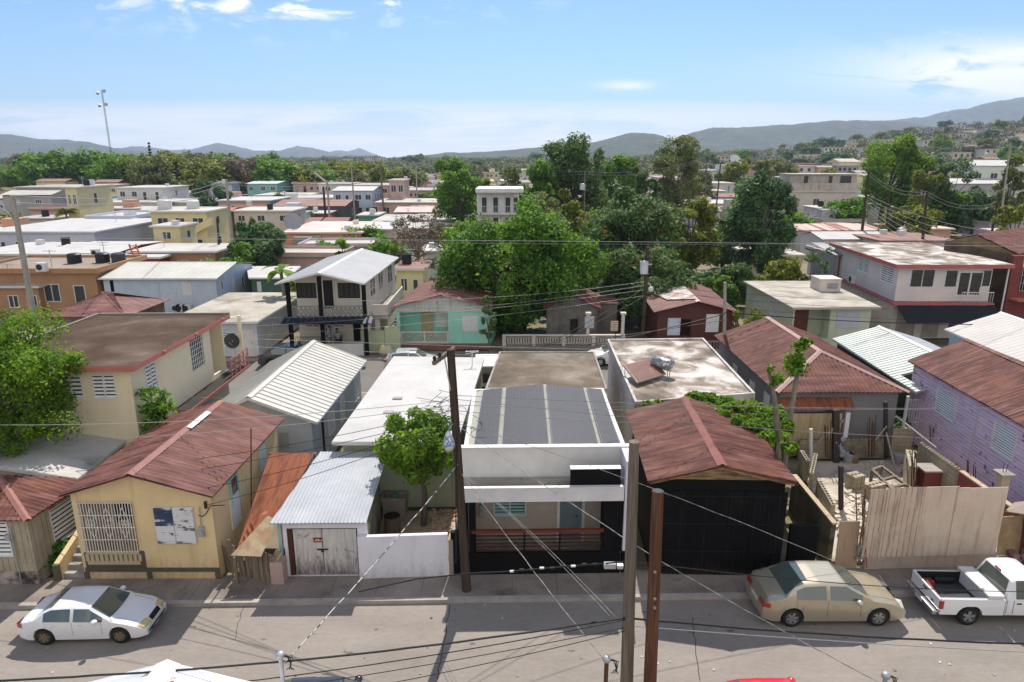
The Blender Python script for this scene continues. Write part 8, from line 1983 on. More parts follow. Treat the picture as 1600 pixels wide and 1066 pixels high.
  mb.hexa([X((a0[0],a0[1]*1.03,za-.16)),X((a1[0],a1[1],.56)),X((a2[0]+.02,a2[1],.55)),X((a3[0],a3[1],.62))],[X((a0[0],a0[1],za-.03)),X((a1[0]-.03,a1[1]*.99,zb-.02)),X((a2[0]-.01,a2[1],.68)),X((a3[0],a3[1],interp(top,h-.2)+.028))]); mb.build('headlight',headm or M_HEADL,t)
 mb = MB(); g = [(h+.012,-.3,.56),(h+.012,.3,.56),(h-.07,.3,.70),(h-.07,-.3,.70)]; mb.hexa([X(p) for p in g],[X((p[0]-.05,p[1],p[2]-.005)) for p in g]); mb.build('grille',M_TRIM,t)
 mb = MB(); g = [(h+.01,-.62,.30),(h+.01,.62,.30),(h+.012,.62,.38),(h+.012,-.62,.38)]; mb.hexa([X(p) for p in g],[X((p[0]-.05,p[1],p[2])) for p in g]); mb.build('air_intake',M_TRIM,t)
 if plate: mb = MB(); g = [(-h-.02,-.25,.58),(-h-.02,.25,.58),(-h-.02,.25,.70),(-h-.02,-.25,.70)]; mb.hexa([X(p) for p in g],[X((p[0]+.02,p[1],p[2])) for p in g]); mb.build('licence_plate',M_WHITE_CLEAN,t)
 t.scale = (sc,)*3
 line([(ws[1]*k-.02,-width(ws[1]*k)*.8,hood+.062),(ws[1]*k+.03,0,hood+.095),(ws[1]*k-.02,width(ws[1]*k)*.8,hood+.062)],.02,M_TRIM,'wiper')
 for s in (1,-1):
  pts = [(x,s*width(x)*.74,interp(top,x)+.028) for x in (ws[1]*k+.15,h-.75,h-.35)]; line(pts,.004,nm='bonnet_seam')
 return t
c_w = P(150,983,0); c_w = P(148,966,.35)
sedan('white four-door saloon with bronze rims parked below the ochre house',(P(146,962,.5).x,P(146,961,.5).y,.012),R(2.0),carpaint('white_car_paint',(.66,.67,.70),.3),sc=.84,L=4.45,rimm=M_BRONZE,headm=M_HEADY,hood=.90,trunk=.98,Hh=1.38)
sedan('champagne beige four-door saloon parked below the black wall',(P(1292,936,.55).x,P(1292,930,.55).y,.012),R(0.5),carpaint('champagne_paint',(.44,.385,.28),.28,.45),sc=.935,L=4.75,W=1.82,Hh=1.48,hood=.98,trunk=1.06,wr=.33,axles=(1.36,-1.34))
sedan('dark parked car, only its roof edge showing at the bottom of the frame',(PY(512,1082,13.85).x,13.7,.012),R(2),carpaint('black_car_paint',(.02,.02,.022),.25),L=4.4)
sedan('bright red car, only roof and windshield showing at the bottom of the frame',(PY(1225,1082,13.85).x,13.65,.012),R(1),carpaint('red_car_paint',(.55,.015,.04),.3),L=4.3)
# far street
sedan('silver hatchback on the far street behind the white flat roof',(PY(646,560,45.0).x,44.8,.012),R(2),carpaint('silver_paint',(.45,.47,.5),.3,.3),sc=.9,L=4.2,Hh=1.42,trunk=1.04,rr_=(-1.95,-1.5),roof=(-1.3,.25))
sedan('dark green car in front of the balcony house, half hidden by the ribbed roof',(PY(460,552,45.8).x,45.6,.012),R(2),carpaint('dark_green_paint',(.02,.035,.03),.25),L=4.5)
sedan('white car glimpsed on the far street between the two flat roofs',(PY(965,560,45.6).x,45.9,.012),R(181.5),carpaint('white_car_paint2',(.7,.71,.73),.3),L=4.4)
# jeep-like vehicle at the gap by the white roof
def jeep():
 c = P(758,590,1.0); loc = Vector((c.x+.1,41.3,.012)); yaw = R(92); X = xf(loc,yaw); t = thing('off_road_car','boxy pale green off-road car with a white roof right of the white flat roof','car',loc)
 pm = carpaint('pale_green_paint',(.22,.27,.20),.4)
 def bx(nm,x0,x1,y0,y1,z0,z1,m,bev=.03,par=t): mb = MB(); mb.hexa([X(p) for p in ((x0,y0,z0),(x1,y0,z0),(x1,y1,z0),(x0,y1,z0))],[X(p) for p in ((x0,y0,z1),(x1,y0,z1),(x1,y1,z1),(x0,y1,z1))]); return mb.build(nm,m,par,bevel=bev)
 bx('body',-1.9,1.9,-.8,.8,.45,1.15,pm,.06); bx('cabin',-1.85,.75,-.74,.74,1.153,1.72,M_CARGLASS,.05); bx('roof',-1.9,.7,-.78,.78,1.723,1.80,M_WHITE_CLEAN,.03)
 for x in (-1.84,-.6,.66):
  for y in (-.745,.70): bx('pillar',x-.05,x+.05,y,y+.045,1.153,1.722,pm,0)
 bx('spare_wheel_cover',-2.06,-1.91,-.3,.3,.75,1.3,M_TRIM,.05)
 for x in (-1.2,1.2):
  for s in (-1,1): wheel(t,X,x,s*.75,.36,.2,M_CHROME,s,5)
jeep()
# white pickup
def pickup():
 c = P(1560,935,.6); loc = Vector((c.x-.1,c.y+.1,.012)); loc = Vector((P(1440,930,.7).x+2.58,P(1500,928,.6).y,.012)); yaw = R(-1.5); X = xf(loc,yaw); t = thing('pickup_truck','white pickup with open black-lined bed and a white toolbox behind the cab','pickup truck',loc)
 pm = carpaint('pickup_white',(.68,.68,.69),.3); L = 5.1; h = L/2; w2 = .88; wr = .35; ax = (1.62,-1.5)
 def bx(nm,x0,x1,y0,y1,z0,z1,m,bev=.02,par=None): mb = MB(); mb.hexa([X(p) for p in ((x0,y0,z0),(x1,y0,z0),(x1,y1,z0),(x0,y1,z0))],[X(p) for p in ((x0,y0,z1),(x1,y0,z1),(x1,y1,z1),(x0,y1,z1))]); return mb.build(nm,m,par or t,bevel=bev)
 x_c = -.35       # cab back
 def bot(x):
  z = .42
  for a in ax:
   d = abs(x-a); R_ = wr+.09
   if d < R_: z = max(z,wr+math.sqrt(R_*R_-d*d))
  return z
 # bed sides with wheel arches
 for s in (1,-1):
  xs = sorted({-h+.05,x_c-.04} | {ax[1]+q*(wr+.09) for q in (-1,-.97,-.85,-.6,-.3,0,.3,.6,.85,.97,1)}); mb = MB(); V_ = []; 
  for x in xs:
   b = bot(x); fl = .03*max(0,1-abs(x-ax[1])/.6)
   V_ += [X((x,s*(w2-.06),1.03)),X((x,s*w2,1.0)),X((x,s*(w2+.01+fl*.5),.75)),X((x,s*(w2+fl),b)),X((x,s*(w2-.12),b)),X((x,s*(w2-.1),1.03))]
  F_ = []
  for i in range(len(xs)-1):
   for j in range(5): a = i*6+j; F_.append([a,a+6,a+7,a+1])
  F_ += [[0,1,2,3,4,5],[(len(xs)-1)*6+j for j in range(6)]]; mb.add(V_,F_); mb.build('bed_side',pm,t)
  bx('wheel_housing',ax[1]-.38,ax[1]+.38,s*(w2-.32) if s > 0 else -w2+.12,s*(w2-.12) if s > 0 else -w2+.32,.62,.84,M_TRIM,.08)
  bx('liner',-h+.1,x_c-.06,s*w2-.135*s if s > 0 else -w2+.123,s*w2-.123*s if s > 0 else -w2+.135,.6,1.0,M_TRIM,0)
 bx('bed_floor',-h+.08,x_c-.05,-w2+.1,w2-.1,.55,.6,mat('bed_liner',(.05,.05,.052),rough=.7,lines=[('y',.12,.03,(.02,.02,.02))]),0)
 bx('tailgate',-h,-h+.07,-w2+.02,w2-.02,.56,1.0,pm,.02); bx('handle',-h-.012,-h-.002,-.12,.12,.84,.90,M_TRIM,0); bx('badge',-h-.012,-h-.002,-.55,-.4,.68,.73,M_TRIM,0)
 bx('bumper',-h-.17,-h-.02,-w2,w2,.40,.56,M_CHROME,.03); bx('licence_plate',-h-.182,-h-.172,-.2,.2,.42,.53,M_WHITE_CLEAN,0)
 tb = bx('toolbox',x_c-.62,x_c-.08,-w2+.0,w2-.0,1.04,1.16,M_WHITE_CLEAN,.03); bx('toolbox_body',x_c-.58,x_c-.12,-w2+.14,w2-.14,.62,1.037,M_WHITE,.02,tb)
 for y in (-.5,.5): bx('latch',x_c-.64,x_c-.55,y-.04,y+.04,1.163,1.18,M_CHROME,0,tb)
 # cab: loft
 top = [(x_c,1.02),(x_c+.01,1.1),(x_c+.16,1.60),(x_c+.3,1.66),(x_c+.9,1.68),(x_c+1.15,1.64),(x_c+1.75,1.12),(h-.6,1.06),(h-.12,.96),(h,.7)]
 xs = sorted({x for x,_ in top} | {x_c+i*.15 for i in range(20) if x_c+i*.15 < h} | {ax[0]+q*(wr+.09) for q in (-1,-.97,-.85,-.6,-.3,0,.3,.6,.85,.97,1)}); xs = [x for x in xs if x_c <= x <= h]; rings = []
 for x in xs:
  z = interp(top,x); cab = max(0,min(1,(z-1.08)/.5)); wd = w2*(1-.1*max(0,(x-1.9)/.65)**2); wt = wd-.16*cab-.03; b = min(1.04,z-.03); zb = bot(x)
  rings.append([(x,0,z+.03),(x,wt*.85,z+.015),(x,wt,z-.03),(x,wd-.01,b),(x,wd+.01,(b+max(zb,.6))/2),(x,wd,max(zb+.02,.55)),(x,wd-.02,zb),(x,wd-.25,zb),(x,0,.4)])
 n,m = len(xs),9
 def mk(nm,cond,mtl,sides=(1,-1),caps=False):
  mb = MB()
  for s in sides:
   for i in range(n-1):
    for j in range(m-1):
     if cond((xs[i]+xs[i+1])/2,j): mb.quad(*[X((rings[a][b][0],s*rings[a][b][1],rings[a][b][2])) for a,b in ((i,j),(i+1,j),(i+1,j+1),(i,j+1))])
  if caps:
   for e in (0,n-1):
    lp = [X(rings[e][j]) for j in range(m)]+[X((rings[e][j][0],-rings[e][j][1],rings[e][j][2])) for j in range(m-1,-1,-1)]; mb.add(lp,[list(range(len(lp)))])
  o = mb.build(nm,mtl,t,smooth=True); bm = bmesh.new(); bm.from_mesh(o.data); bmesh.ops.remove_doubles(bm,verts=bm.verts,dist=.001); bmesh.ops.recalc_face_normals(bm,faces=bm.faces); bm.to_mesh(o.data); bm.free()
  es = o.modifiers.new('es','EDGE_SPLIT'); es.split_angle = R(35); return o
 isw = lambda x,j: j < 1 and x_c+1.18 < x < x_c+1.74; isr = lambda x,j: j < 1 and x_c+.01 < x < x_c+.155; iss = lambda x,j: j == 2 and x_c+.33 < x < x_c+1.35
 mk('cab',lambda x,j: not (isw(x,j) or isr(x,j) or iss(x,j)),pm,caps=True); mk('windshield',isw,M_CARGLASS); mk('rear_window',isr,M_CARGLASS); mk('side_window',iss,M_CARGLASS,(1,)); mk('side_window',iss,M_CARGLASS,(-1,))
 bx('brake_light',x_c+.13,x_c+.18,-.14,.14,1.645,1.69,M_TAIL,0)
 for s in (1,-1):
  bx('tail_light',-h+.0,-h+.14,s*w2-.04 if s > 0 else -w2-.025,s*w2+.025 if s > 0 else -w2+.04,.64,.94,M_TAIL,.01)
  bx('door_seam',x_c+.02,x_c+.03,s*(w2+.006)-.004,s*(w2+.006)+.004,.5,1.0,M_TRIM,0); bx('door_seam',x_c+.24,x_c+.25,s*(w2+.01)-.004,s*(w2+.01)+.004,.5,1.0,M_TRIM,0)
  bx('handle',x_c+.34,x_c+.5,s*(w2+.012)-.012,s*(w2+.012)+.012,.86,.90,M_TRIM,0)
  for a in ax: wheel(t,X,a,s*(w2-.10),wr,.22,M_CHROME,s,5)
  mb = MB(); mb.ball(X((x_c+1.55,s*(w2+.14),1.1)),.07,.12,.09,10,8); mb.build('mirror',pm,t,smooth=True)
 bx('chassis',-h+.2,h-.2,-.5,.5,.3,.5,M_TRIM,0)
 t.scale = (.91,)*3; X0 = X; X = lambda p: X0((p[0]*.91,p[1]*.91,p[2]*.91))
 # things lying in the bed
 k = thing('fuel_can','red container lying in the pickup bed by the tailgate','container',X((-h+.35,.45,.6))); mb = MB(); c = X((-h+.35,.45,.6)); mb.box(c.x-.16,c.x+.16,c.y-.12,c.y+.12,.57,.80); mb.build('body',mat('can_red',(.25,.04,.03)),k,bevel=.03); mb = MB(); mb.tube([(c.x+.1,c.y,.80),(c.x+.1,c.y,.85)],.03,8); mb.build('cap',M_TRIM,k)
 k = thing('bed_bar','reddish bar lying along the tailgate inside the pickup bed','bar',X((-h+.2,-.3,.62))); mb = MB(); mb.tube([X((-h+.18,.3,.95)),X((-h+.24,-.65,.78))],.025,6); mb.build('bar',mat('bar_red',(.35,.12,.08)),k)
pickup()
# ------------------------------------------------------------------ poles, wires, masts, near-side roofs
def pole(label,base,top,r0,r1,m,name='utility_pole',arms=(),cat='utility pole',group=None):
 base = Vector(base); top = Vector(top); t = thing(name,label,cat,base,group); mb = MB(); k = 6
 mb.tube([base.lerp(top,i/k) for i in range(k+1)],[r0+(r1-r0)*i/k for i in range(k+1)],14); mb.build('pole',m,t,smooth=False)
 for a,b,w_ in arms: mb = MB(); mb.beam(a,b,w_,w_*1.2); mb.build('crossarm',M_POLE,t)
 return t
# the dark pole with tilted crossarm
pb = P(729,922,G); ptop = PY(704,546,pb.y)
PJ = pole('dark utility pole with a tilted crossarm beside the solar house',pb,ptop,.155,.12,M_POLE_DK)
a1,a2 = PY(677,568,pb.y-.55),PY(710,544,pb.y+.35)
mb = MB(); mb.beam(a1,a2,.1,.12); mb.build('crossarm',M_POLE,PJ)
mb = MB(); mb.beam(a1.lerp(a2,.5),PY(704,610,pb.y-.15),.035); mb.build('brace',M_STEEL,PJ)
for f_ in (.06,.3): mb = MB(); c = a1.lerp(a2,f_); mb.tube([c,c+Vector((0,0,.14)),c+Vector((0,0,.2))],[.03,.06,.03],8); mb.build('insulator',M_IRON,PJ)
mb = MB(); mb.tube([PY(712+i*.1,700+i*36,pb.y-.17) for i in range(6)],.02,6); mb.build('conduit',M_IRON,PJ)
def streetlamp():
 c = PY(701,690,pb.y-.55); t = thing('street_lamp','white pear-shaped street lamp hanging on the dark pole by the yard tree','street lamp',c)
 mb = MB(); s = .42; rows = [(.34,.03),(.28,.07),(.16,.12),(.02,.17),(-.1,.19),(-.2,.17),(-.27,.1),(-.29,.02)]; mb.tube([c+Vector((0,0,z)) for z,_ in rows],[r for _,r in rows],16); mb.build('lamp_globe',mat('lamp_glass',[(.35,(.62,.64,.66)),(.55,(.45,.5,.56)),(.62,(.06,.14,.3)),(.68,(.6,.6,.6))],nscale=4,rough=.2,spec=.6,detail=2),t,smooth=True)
 mb = MB(); mb.tube([c+Vector((0,0,-.24)),c+Vector((0,0,-.31))],[.13,.1],12); mb.build('lamp_base',mat('lamp_tan',(.45,.28,.14)),t)
 mb = MB(); mb.tube([c+Vector((0,0,.33)),c+Vector((.05,.2,.42)),c+Vector((.12,.52,.38))],.025,8); mb.build('bracket',M_STEEL,t)
streetlamp()
# two front poles on the near pavement
b1 = PY(981,1010,12.55); t1 = PY(991,690,12.4); e1 = t1 + (b1-t1)*((t1.z-G)/(t1.z-b1.z)); e1.z = G
P1 = pole('thick grey weathered pole in the front, the taller of two',e1,t1,.165,.10,M_POLE)
b2 = PY(1018,1010,12.0); t2 = PY(1028,768,11.9); e2 = t2 + (b2-t2)*((t2.z-G)/(t2.z-b2.z)); e2.z = G
P2 = pole('reddish brown pole in the front, shorter and right of the grey one',e2,t2,.155,.115,M_POLE_BR)
mb = MB(); mb.tube([t2+Vector((0,0,.0)),t2+Vector((0,0,.015))],.1,12); mb.build('pole_cap',M_IRON,P2)
for y in (893,935,949): mb = MB(); c = PY(1023,y,11.74); mb.tube([c,c+Vector((0,-.03,0))],.03,6); mb.build('bolt',M_STEEL,P2)
# others
def vpole(label,px,ytop,pxb,yb,Y,w_px,m,**k):
 top = PY(px,ytop,Y); bx_,by_ = pxb,yb; q = PY(bx_,by_,Y); d = q-top; e = top+d*((top.z)/(top.z-q.z)); r = w_px/FPX*Y/2
 e.z = gz(e.x,Y); return pole(label,e,top,r*1.1,r*.8,m,**k),top,e
pA,tA,_ = vpole('tall grey concrete street pole at the left edge of the picture',19,305,56,515,37.5,9.5,M_CONC_POLE)
mb = MB(); mb.tube([PY(24,345,37.4),PY(8,330,37.4),PY(-14,318,37.4)],.05,6); mb.build('lamp_arm',M_CONC_POLE,pA)
pB,tB,_ = vpole('concrete street pole with a lamp arm behind the round leafy tree',353,280,363,380,92,4.6,M_CONC_POLE)
mb = MB(); mb.tube([tB+Vector((0,0,-.6)),PY(340,284,92)],.12,6); mb.build('lamp_arm',M_STEEL,pB)
pC,tC,_ = vpole('dark pole standing close left of a pale one in the middle left',505,292,509,342,120,4.0,M_POLE_DK)
pD,tD,_ = vpole('pale pole with a lamp arm close right of a dark one',511,282,515,342,118,3.4,M_CONC_POLE)
mb = MB(); mb.tube([tD+Vector((0,0,-.4)),PY(491,270,118)],.16,6); mb.build('lamp_arm',M_STEEL,pD)
pE,tE,_ = vpole('pale pole before the light blue two-storey house',549,262,553,318,150,2.6,M_CONC_POLE)
pF,tF,_ = vpole('weathered pole in front of the ruined pink block',594,256,598,312,160,3.0,M_POLE)
pG_,tG,_ = vpole('thin pale pole right of the pink ruin with wires on top',650,256,651,294,175,2.2,M_CONC_POLE)
pH,tH,_ = vpole('short black pole between the yellow and orange houses',339,340,343,392,84,4.0,M_POLE_DK)
pI,tI,_ = vpole('wooden pole carrying the grey transformer in front of the tulip tree',1012,386,1004,530,49.5,6.5,M_POLE_DK)
def transformer(label,c,r,h,root=None):
 t = thing('transformer',label,'transformer',c); mb = MB(); mb.tube([c,c+Vector((0,0,h*.05)),c+Vector((0,0,h*.95)),c+Vector((0,0,h))],[r*.9,r,r,r*.75],18); mb.build('tank',mat('transformer_grey',(.52,.55,.58),rough=.4),t)
 for dx in (-.5,.4): mb = MB(); p = c+Vector((r*dx,0,h)); mb.tube([p,p+Vector((0,0,.12)),p+Vector((0,0,.25))],[.05,.09,.04],8); mb.build('insulator',M_IRON,t)
 mb = MB(); mb.beam(c+Vector((r*.9,.05,h*.7)),c+Vector((r*.9+.3,.1,h*.7)),.08); mb.build('bracket',M_STEEL,t)
transformer('pale grey can transformer on the pole in front of the tulip tree',PY(1006,428,49.3),.30,.95)
transformer('small pale transformer on a distant pole left of the flecked trees',PY(910,297,108),.42,1.0)
pK,tK,_ = vpole('thin distant pole with a small transformer, centre right',914,268,913,322,108,2.6,M_POLE)
mb = MB(); mb.beam(PY(1001,392,49.4),PY(1018,402,49.6),.1); mb.build('crossarm',M_POLE,pI)
lam = PY(1017,452,49.2); tl = thing('street_lamp','round white street lamp low on the transformer pole','street lamp',lam); mb = MB(); mb.ball(lam,.2,.2,.22); mb.build('lamp_globe',M_WHITE_CLEAN,tl,smooth=True); mb = MB(); mb.tube([lam+Vector((0,0,.2)),lam+Vector((-.2,.2,.5))],.03,6); mb.build('bracket',M_STEEL,tl)
pL,tL,_ = vpole('short grey pole stub rising behind the stained white roof',1133,441,1132,530,40.5,6,M_CONC_POLE)
pM,tM,_ = vpole('black leaning pole under the bright rounded tree, left of two',1358,268,1349,345,96,4.4,M_POLE_DK)
pN,tN,_ = vpole('thin black pole under the bright rounded tree, right of two',1391,282,1386,346,98,3.4,M_POLE_DK)
pO,tO,_ = vpole('black pole crossed by many wires on the right',1449,299,1443,362,88,4.4,M_POLE_DK)
pP,tP_,_ = vpole('dark grey pole at the far right above the rusty roof',1559,316,1551,358,84,4,M_POLE_DK)
pQ,tQ,_ = vpole('tall thin grey pole in front of the large white hall',1579,224,1569,302,105,3,M_CONC_POLE)
pR,tR,_ = vpole('thin brown pole beside the lavender block',1104,246,1102,312,120,2.6,M_POLE)
pS,tS,_ = vpole('pair pole, darker, above the far white roofs',1126,256,1124,276,160,2.2,M_POLE_DK)
# radio mast
def mast():
 Y = 300; b = PY(179,240,Y); tp_ = PY(158,141,Y); b = Vector((tp_.x*.999,Y,gz(tp_.x,Y))); H_ = tp_.z
 t = thing('radio_mast','tall red and white lattice radio mast on the left skyline','radio mast',b); rr_ = .42; mb = MB(); n = 46
 ang = [0,2.094,4.189]
 def c(k,a): f = k/n; w_ = rr_*(1-.3*f); return Vector((b.x+w_*math.cos(a),Y+w_*math.sin(a),b.z+(H_-b.z)*f))
 for a in ang: mb.tube([c(0,a),c(n,a)],.045,5)
 for k in range(n):
  for i in range(3): mb.tube([c(k,ang[i]),c(k+1,ang[(i+1) % 3])],.035,4,caps=False)
 mb.build('lattice',mat('mast_paint',(.16,.14,.14)),t)
 for f,s in ((.99,1),(.97,-1),(.86,1),(.85,-1)):
  p = Vector((b.x+s*1.3,Y-.8,b.z+(H_-b.z)*f)); mb = MB(); mb.tube([p+Vector((-s*.2,.2,0)),p+Vector((s*.3,-.3,0))],[.6,.7],12); mb.build('dish',M_STEEL,t)
mast()
# wires: real sagging cables between poles and house masts
def cable(label,a,b,sag=.4,r=.013,m=None,n=18,wob=0,cat='cable',name='cable'):
 a,b = Vector(a),Vector(b); pts = []
 rr = random.Random(len(label)); 
 for i in range(n+1):
  f = i/n; p = a.lerp(b,f); p.z -= sag*4*f*(1-f)
  if wob and 0 < i < n: p += Vector((rr.uniform(-wob,wob),0,rr.uniform(-wob,wob)))
  pts.append(p)
 mb = MB(); mb.tube(pts,r,5); o = mb.build(name,m or M_CABLE,loc=a); tag(o,label,cat); return o
M_CABLE = mat('cable_black',(.02,.02,.02),rough=.6,fine=0); M_CABLE_G = mat('cable_grey',(.30,.30,.30),rough=.5,fine=0); M_CABLE_L = mat('cable_bare',(.52,.52,.51),rough=.4,metal=.3,fine=0)
Yj = pb.y
def J(y,dx=0): return PY(707+(y-546)*.064+dx,y,Yj)
def at1(y): return PY(992-(y-690)*.04,y,12.45)
# from front grey pole leftwards / rightwards along the near pavement
hub = at1(965)
cable('thick black cable bundle running left from the grey front pole low over the road',hub,PY(-60,1066,11.2),.25,.022,n=26,wob=.01)
cable('cable just under the thick bundle on its way to the left bottom corner',at1(968),PY(250,1080,11.6),.15,.012)
cable('lower thin cable sloping left over the road from the grey pole',at1(980),PY(330,1090,11.8),.1,.009)
cable('lowest thin cable sloping left over the road from the grey pole',at1(985),PY(430,1100,11.9),.1,.009)
cable('thick black cable running right from the front poles over the road',at1(966),PY(1660,1008,12.8),.1,.022,n=26,wob=.006)
cable('thin cable below the thick one running right over the road',at1(978),PY(1660,1022,12.9),.05,.01,M_CABLE_G)
mb = MB(); a,b = at1(972)+Vector((-.25,0,0)),PY(845,988,12.3); 
# cable splice with grey box near the grey pole
spl = [PY(735,896,14.5),PY(800,893,14.0),PY(880,886,13.5),PY(930,882,13.1),at1(877)]
t = thing('cable_bundle','black cable bundle with clamps and a grey splice box left of the grey pole','cable',spl[3]); mb = MB(); mb.tube([PY(560,925,15.5),PY(650,905,15)]+spl,.016,6); mb.build('cable',M_CABLE,t)
for i in range(9):
 c = spl[1].lerp(spl[3],i/8.0)+Vector((0,0,.02*(i % 2))); mb = MB(); mb.tube([c-Vector((.05,0,0)),c+Vector((.05,0,.005))],.028,8); mb.build('clamp',M_ALU if i % 3 == 0 else M_IRON,t)
mb = MB(); c = PY(953,883,12.9); mb.box(c.x-.13,c.x+.13,c.y-.06,c.y+.06,c.z-.07,c.z+.05); mb.build('splice_box',mat('grey_box',(.4,.41,.42)),t,bevel=.015)
mb = MB(); c = PY(969,885,12.75); mb.box(c.x-.06,c.x+.06,c.y-.05,c.y+.05,c.z-.04,c.z+.04); mb.build('splice_clamp',M_ALU,t)
cable('cable running right from the splice past both front poles over the pavement',at1(877),PY(1660,925,16.5),.2,.011)
M_CABLE_D = mat('cable_weathered',[(.4,(.14,.14,.135)),(.6,(.36,.36,.35))],nscale=5,fine=0)
# drops crossing the solar house
cable('pale twisted drop wire from the dark pole down to the rusty bottom mast',J(738),PY(945,1032,11.9),.1,.0085,M_CABLE_D,24,.01)
cable('thin drop wire across the porch of the solar house, left one',J(742,4),PY(952,962,12.7),-.15,.005,M_CABLE_D)
cable('thin drop wire across the porch of the solar house, right one',J(744,8),PY(962,964,12.7),-.15,.005,M_CABLE_D)
cable('grey service wire passing before the white canopy to the front poles',J(665),P(1030,885,3.3) if False else PY(1024,872,12.0),.05,.0085,M_CABLE_D,24,.008)
cable('twisted service wire from the dark pole over the black sign box to the right',J(662,2),PY(1310,880,15.8),-.2,.0085,M_CABLE_D,24,.008)
cable('thick pale wire descending right from the grey pole over the saloon car to the corner',PY(1024,872,12.0),PY(1400,1080,10.8),.05,.0085,M_CABLE_D,24,.01)
cable('dark twisted wire from the dark pole down left over the garage to a bottom mast',J(722),PY(440,1040,11.6),.12,.014,mat('cable_twist',[(.45,(.05,.05,.05)),(.55,(.5,.5,.48))],nscale=6,detail=1),26,.008)
for i,(y,x2,y2,Y2,sg) in enumerate(((625,-40,664,22,.25),(632,0,690,26,.3),(640,-20,742,24,.5),(648,60,760,22.5,.4),(655,215,780,20.5,.3),(660,300,795,20.4,.2))):
 cable(('topmost','second','third','fourth','fifth','lowest')[i]+' wire leaving the dark pole leftwards over the ochre house roof',J(y),PY(x2,y2,Y2),sg,.010,M_CABLE_G if i < 2 else M_CABLE)
for i,(y,x2,y2,Y2,sg) in enumerate(((618,1660,636,24,.2),(624,1660,690,27,.3),(633,1290,642,30,.1),(642,1180,660,28,.2))):
 cable(('topmost','second','third','lowest')[i]+' wire leaving the dark pole rightwards over the solar roof',J(y),PY(x2,y2,Y2),sg,.010,M_CABLE_G)
# tangle on the pole
t = thing('wire_tangle','tangle of thin loose wires around the upper dark pole','wires',J(640)); rr = random.Random(33)
for i in range(16):
 a = J(rr.uniform(612,668)); mb = MB(); pts = [a]; dx = rr.choice((-1,-1,1)); 
 for k in range(1,8): pts.append(a+Vector((dx*k*rr.uniform(.05,.17),rr.uniform(-.15,.15),math.sin(k*.9+i)*.22-.04*k)))
 mb.tube(pts,.007,4,caps=False); mb.build('loose_wire',M_CABLE,t)
# lines of the far street, across the middle
YF = 44.5
def F_(x,y,Y=YF): return PY(x,y,Y)
cable('long pale line crossing the whole view above the mango tree',F_(-60,372,39),F_(1660,386,41),-.1,.011,M_CABLE_L,30)
cable('long thin grey line just under the pale one crossing the grove',F_(700,380,40),F_(1660,378,41),.1,.008,M_CABLE_G,30)
for i,(ya,yb,sg) in enumerate(((446,470,.5),(453,482,.6),(462,500,.7))):
 cable(('upper','middle','lower')[i]+' wire sagging rightwards from the transformer pole past the mint house',PY(1011,ya,49.3),F_(1660,yb,46),sg,.011,M_CABLE,26)
for i,(ya,x2,yb,Y2,sg) in enumerate(((440,560,470,46,.4),(446,420,497,45,.5),(453,-40,520,41,.8),(462,-40,536,41,.9))):
 cable(('highest','second highest','second lowest','lowest')[i]+' wire leaving the transformer pole leftwards along the far street',PY(1008,ya,49.3),F_(x2,yb,Y2),sg,.010,M_CABLE_G,26)
cable('dark twisted drop from the transformer pole to the street corner left',PY(1008,450,49.2),F_(800,570,44),.1,.018)
cable('second twisted drop from the transformer pole, nearer the balustrade',PY(1008,462,49.2),F_(860,540,46),.1,.018)
cable('heavy black cable bundle sagging from the short pole stub to the left',PY(1133,490,40.4),F_(785,556,42),.35,.03,M_CABLE,20,.02)
cable('second heavy cable from the short pole stub running left above the stained roof',PY(1133,500,40.4),F_(640,548,42),.4,.02)
cable('heavy black cable from the short pole stub to the right edge',PY(1133,488,40.4),F_(1660,506,40),.3,.028)
cable('pale straight line running across behind the stained roof',F_(-40,608,30),F_(1660,600,33) if False else F_(1660,640,30),.3,.009,M_CABLE_L)
cable('pale line low over the ribbed and white roofs',F_(360,528,41),F_(1180,551,40),.1,.014,M_CABLE_L)
cable('second pale line low over the ribbed and white roofs',F_(360,540,40),F_(950,560,39),.1,.014,M_CABLE_L)
# far lines between distant poles
for i,(a,b,lab) in enumerate(((tA,tB,'line from the left edge pole to the lamp-arm pole'),(tB,tD,'line between the two pale lamp-arm poles'),(tD,tF,'line from the pale lamp-arm pole to the pink ruin pole'),(tF,tG,'line between the pink ruin pole and the thin pale pole'),(tG,tK,'line from the thin pale pole to the small transformer pole'),(tK,tR,'line from the small transformer pole to the lavender block pole'),(tM,tO,'upper line between the black poles on the right'),(tO,tP_,'line between the black pole and the far right pole'))):
 for k in range(2): cable(lab+(', upper' if k else ', lower'),a+Vector((0,0,-.4+.4*k)),b+Vector((0,0,-.4+.4*k)),1.0,.022,M_CABLE_G)
for i in range(6): cable(('first','second','third','fourth','fifth','sixth')[i]+' strand of the wire fan falling rightwards from the black pole',tM+Vector((0,0,-3-.35*i)),PY(1660,372+i*11,62),1.2+.3*i,.024,M_CABLE_G)
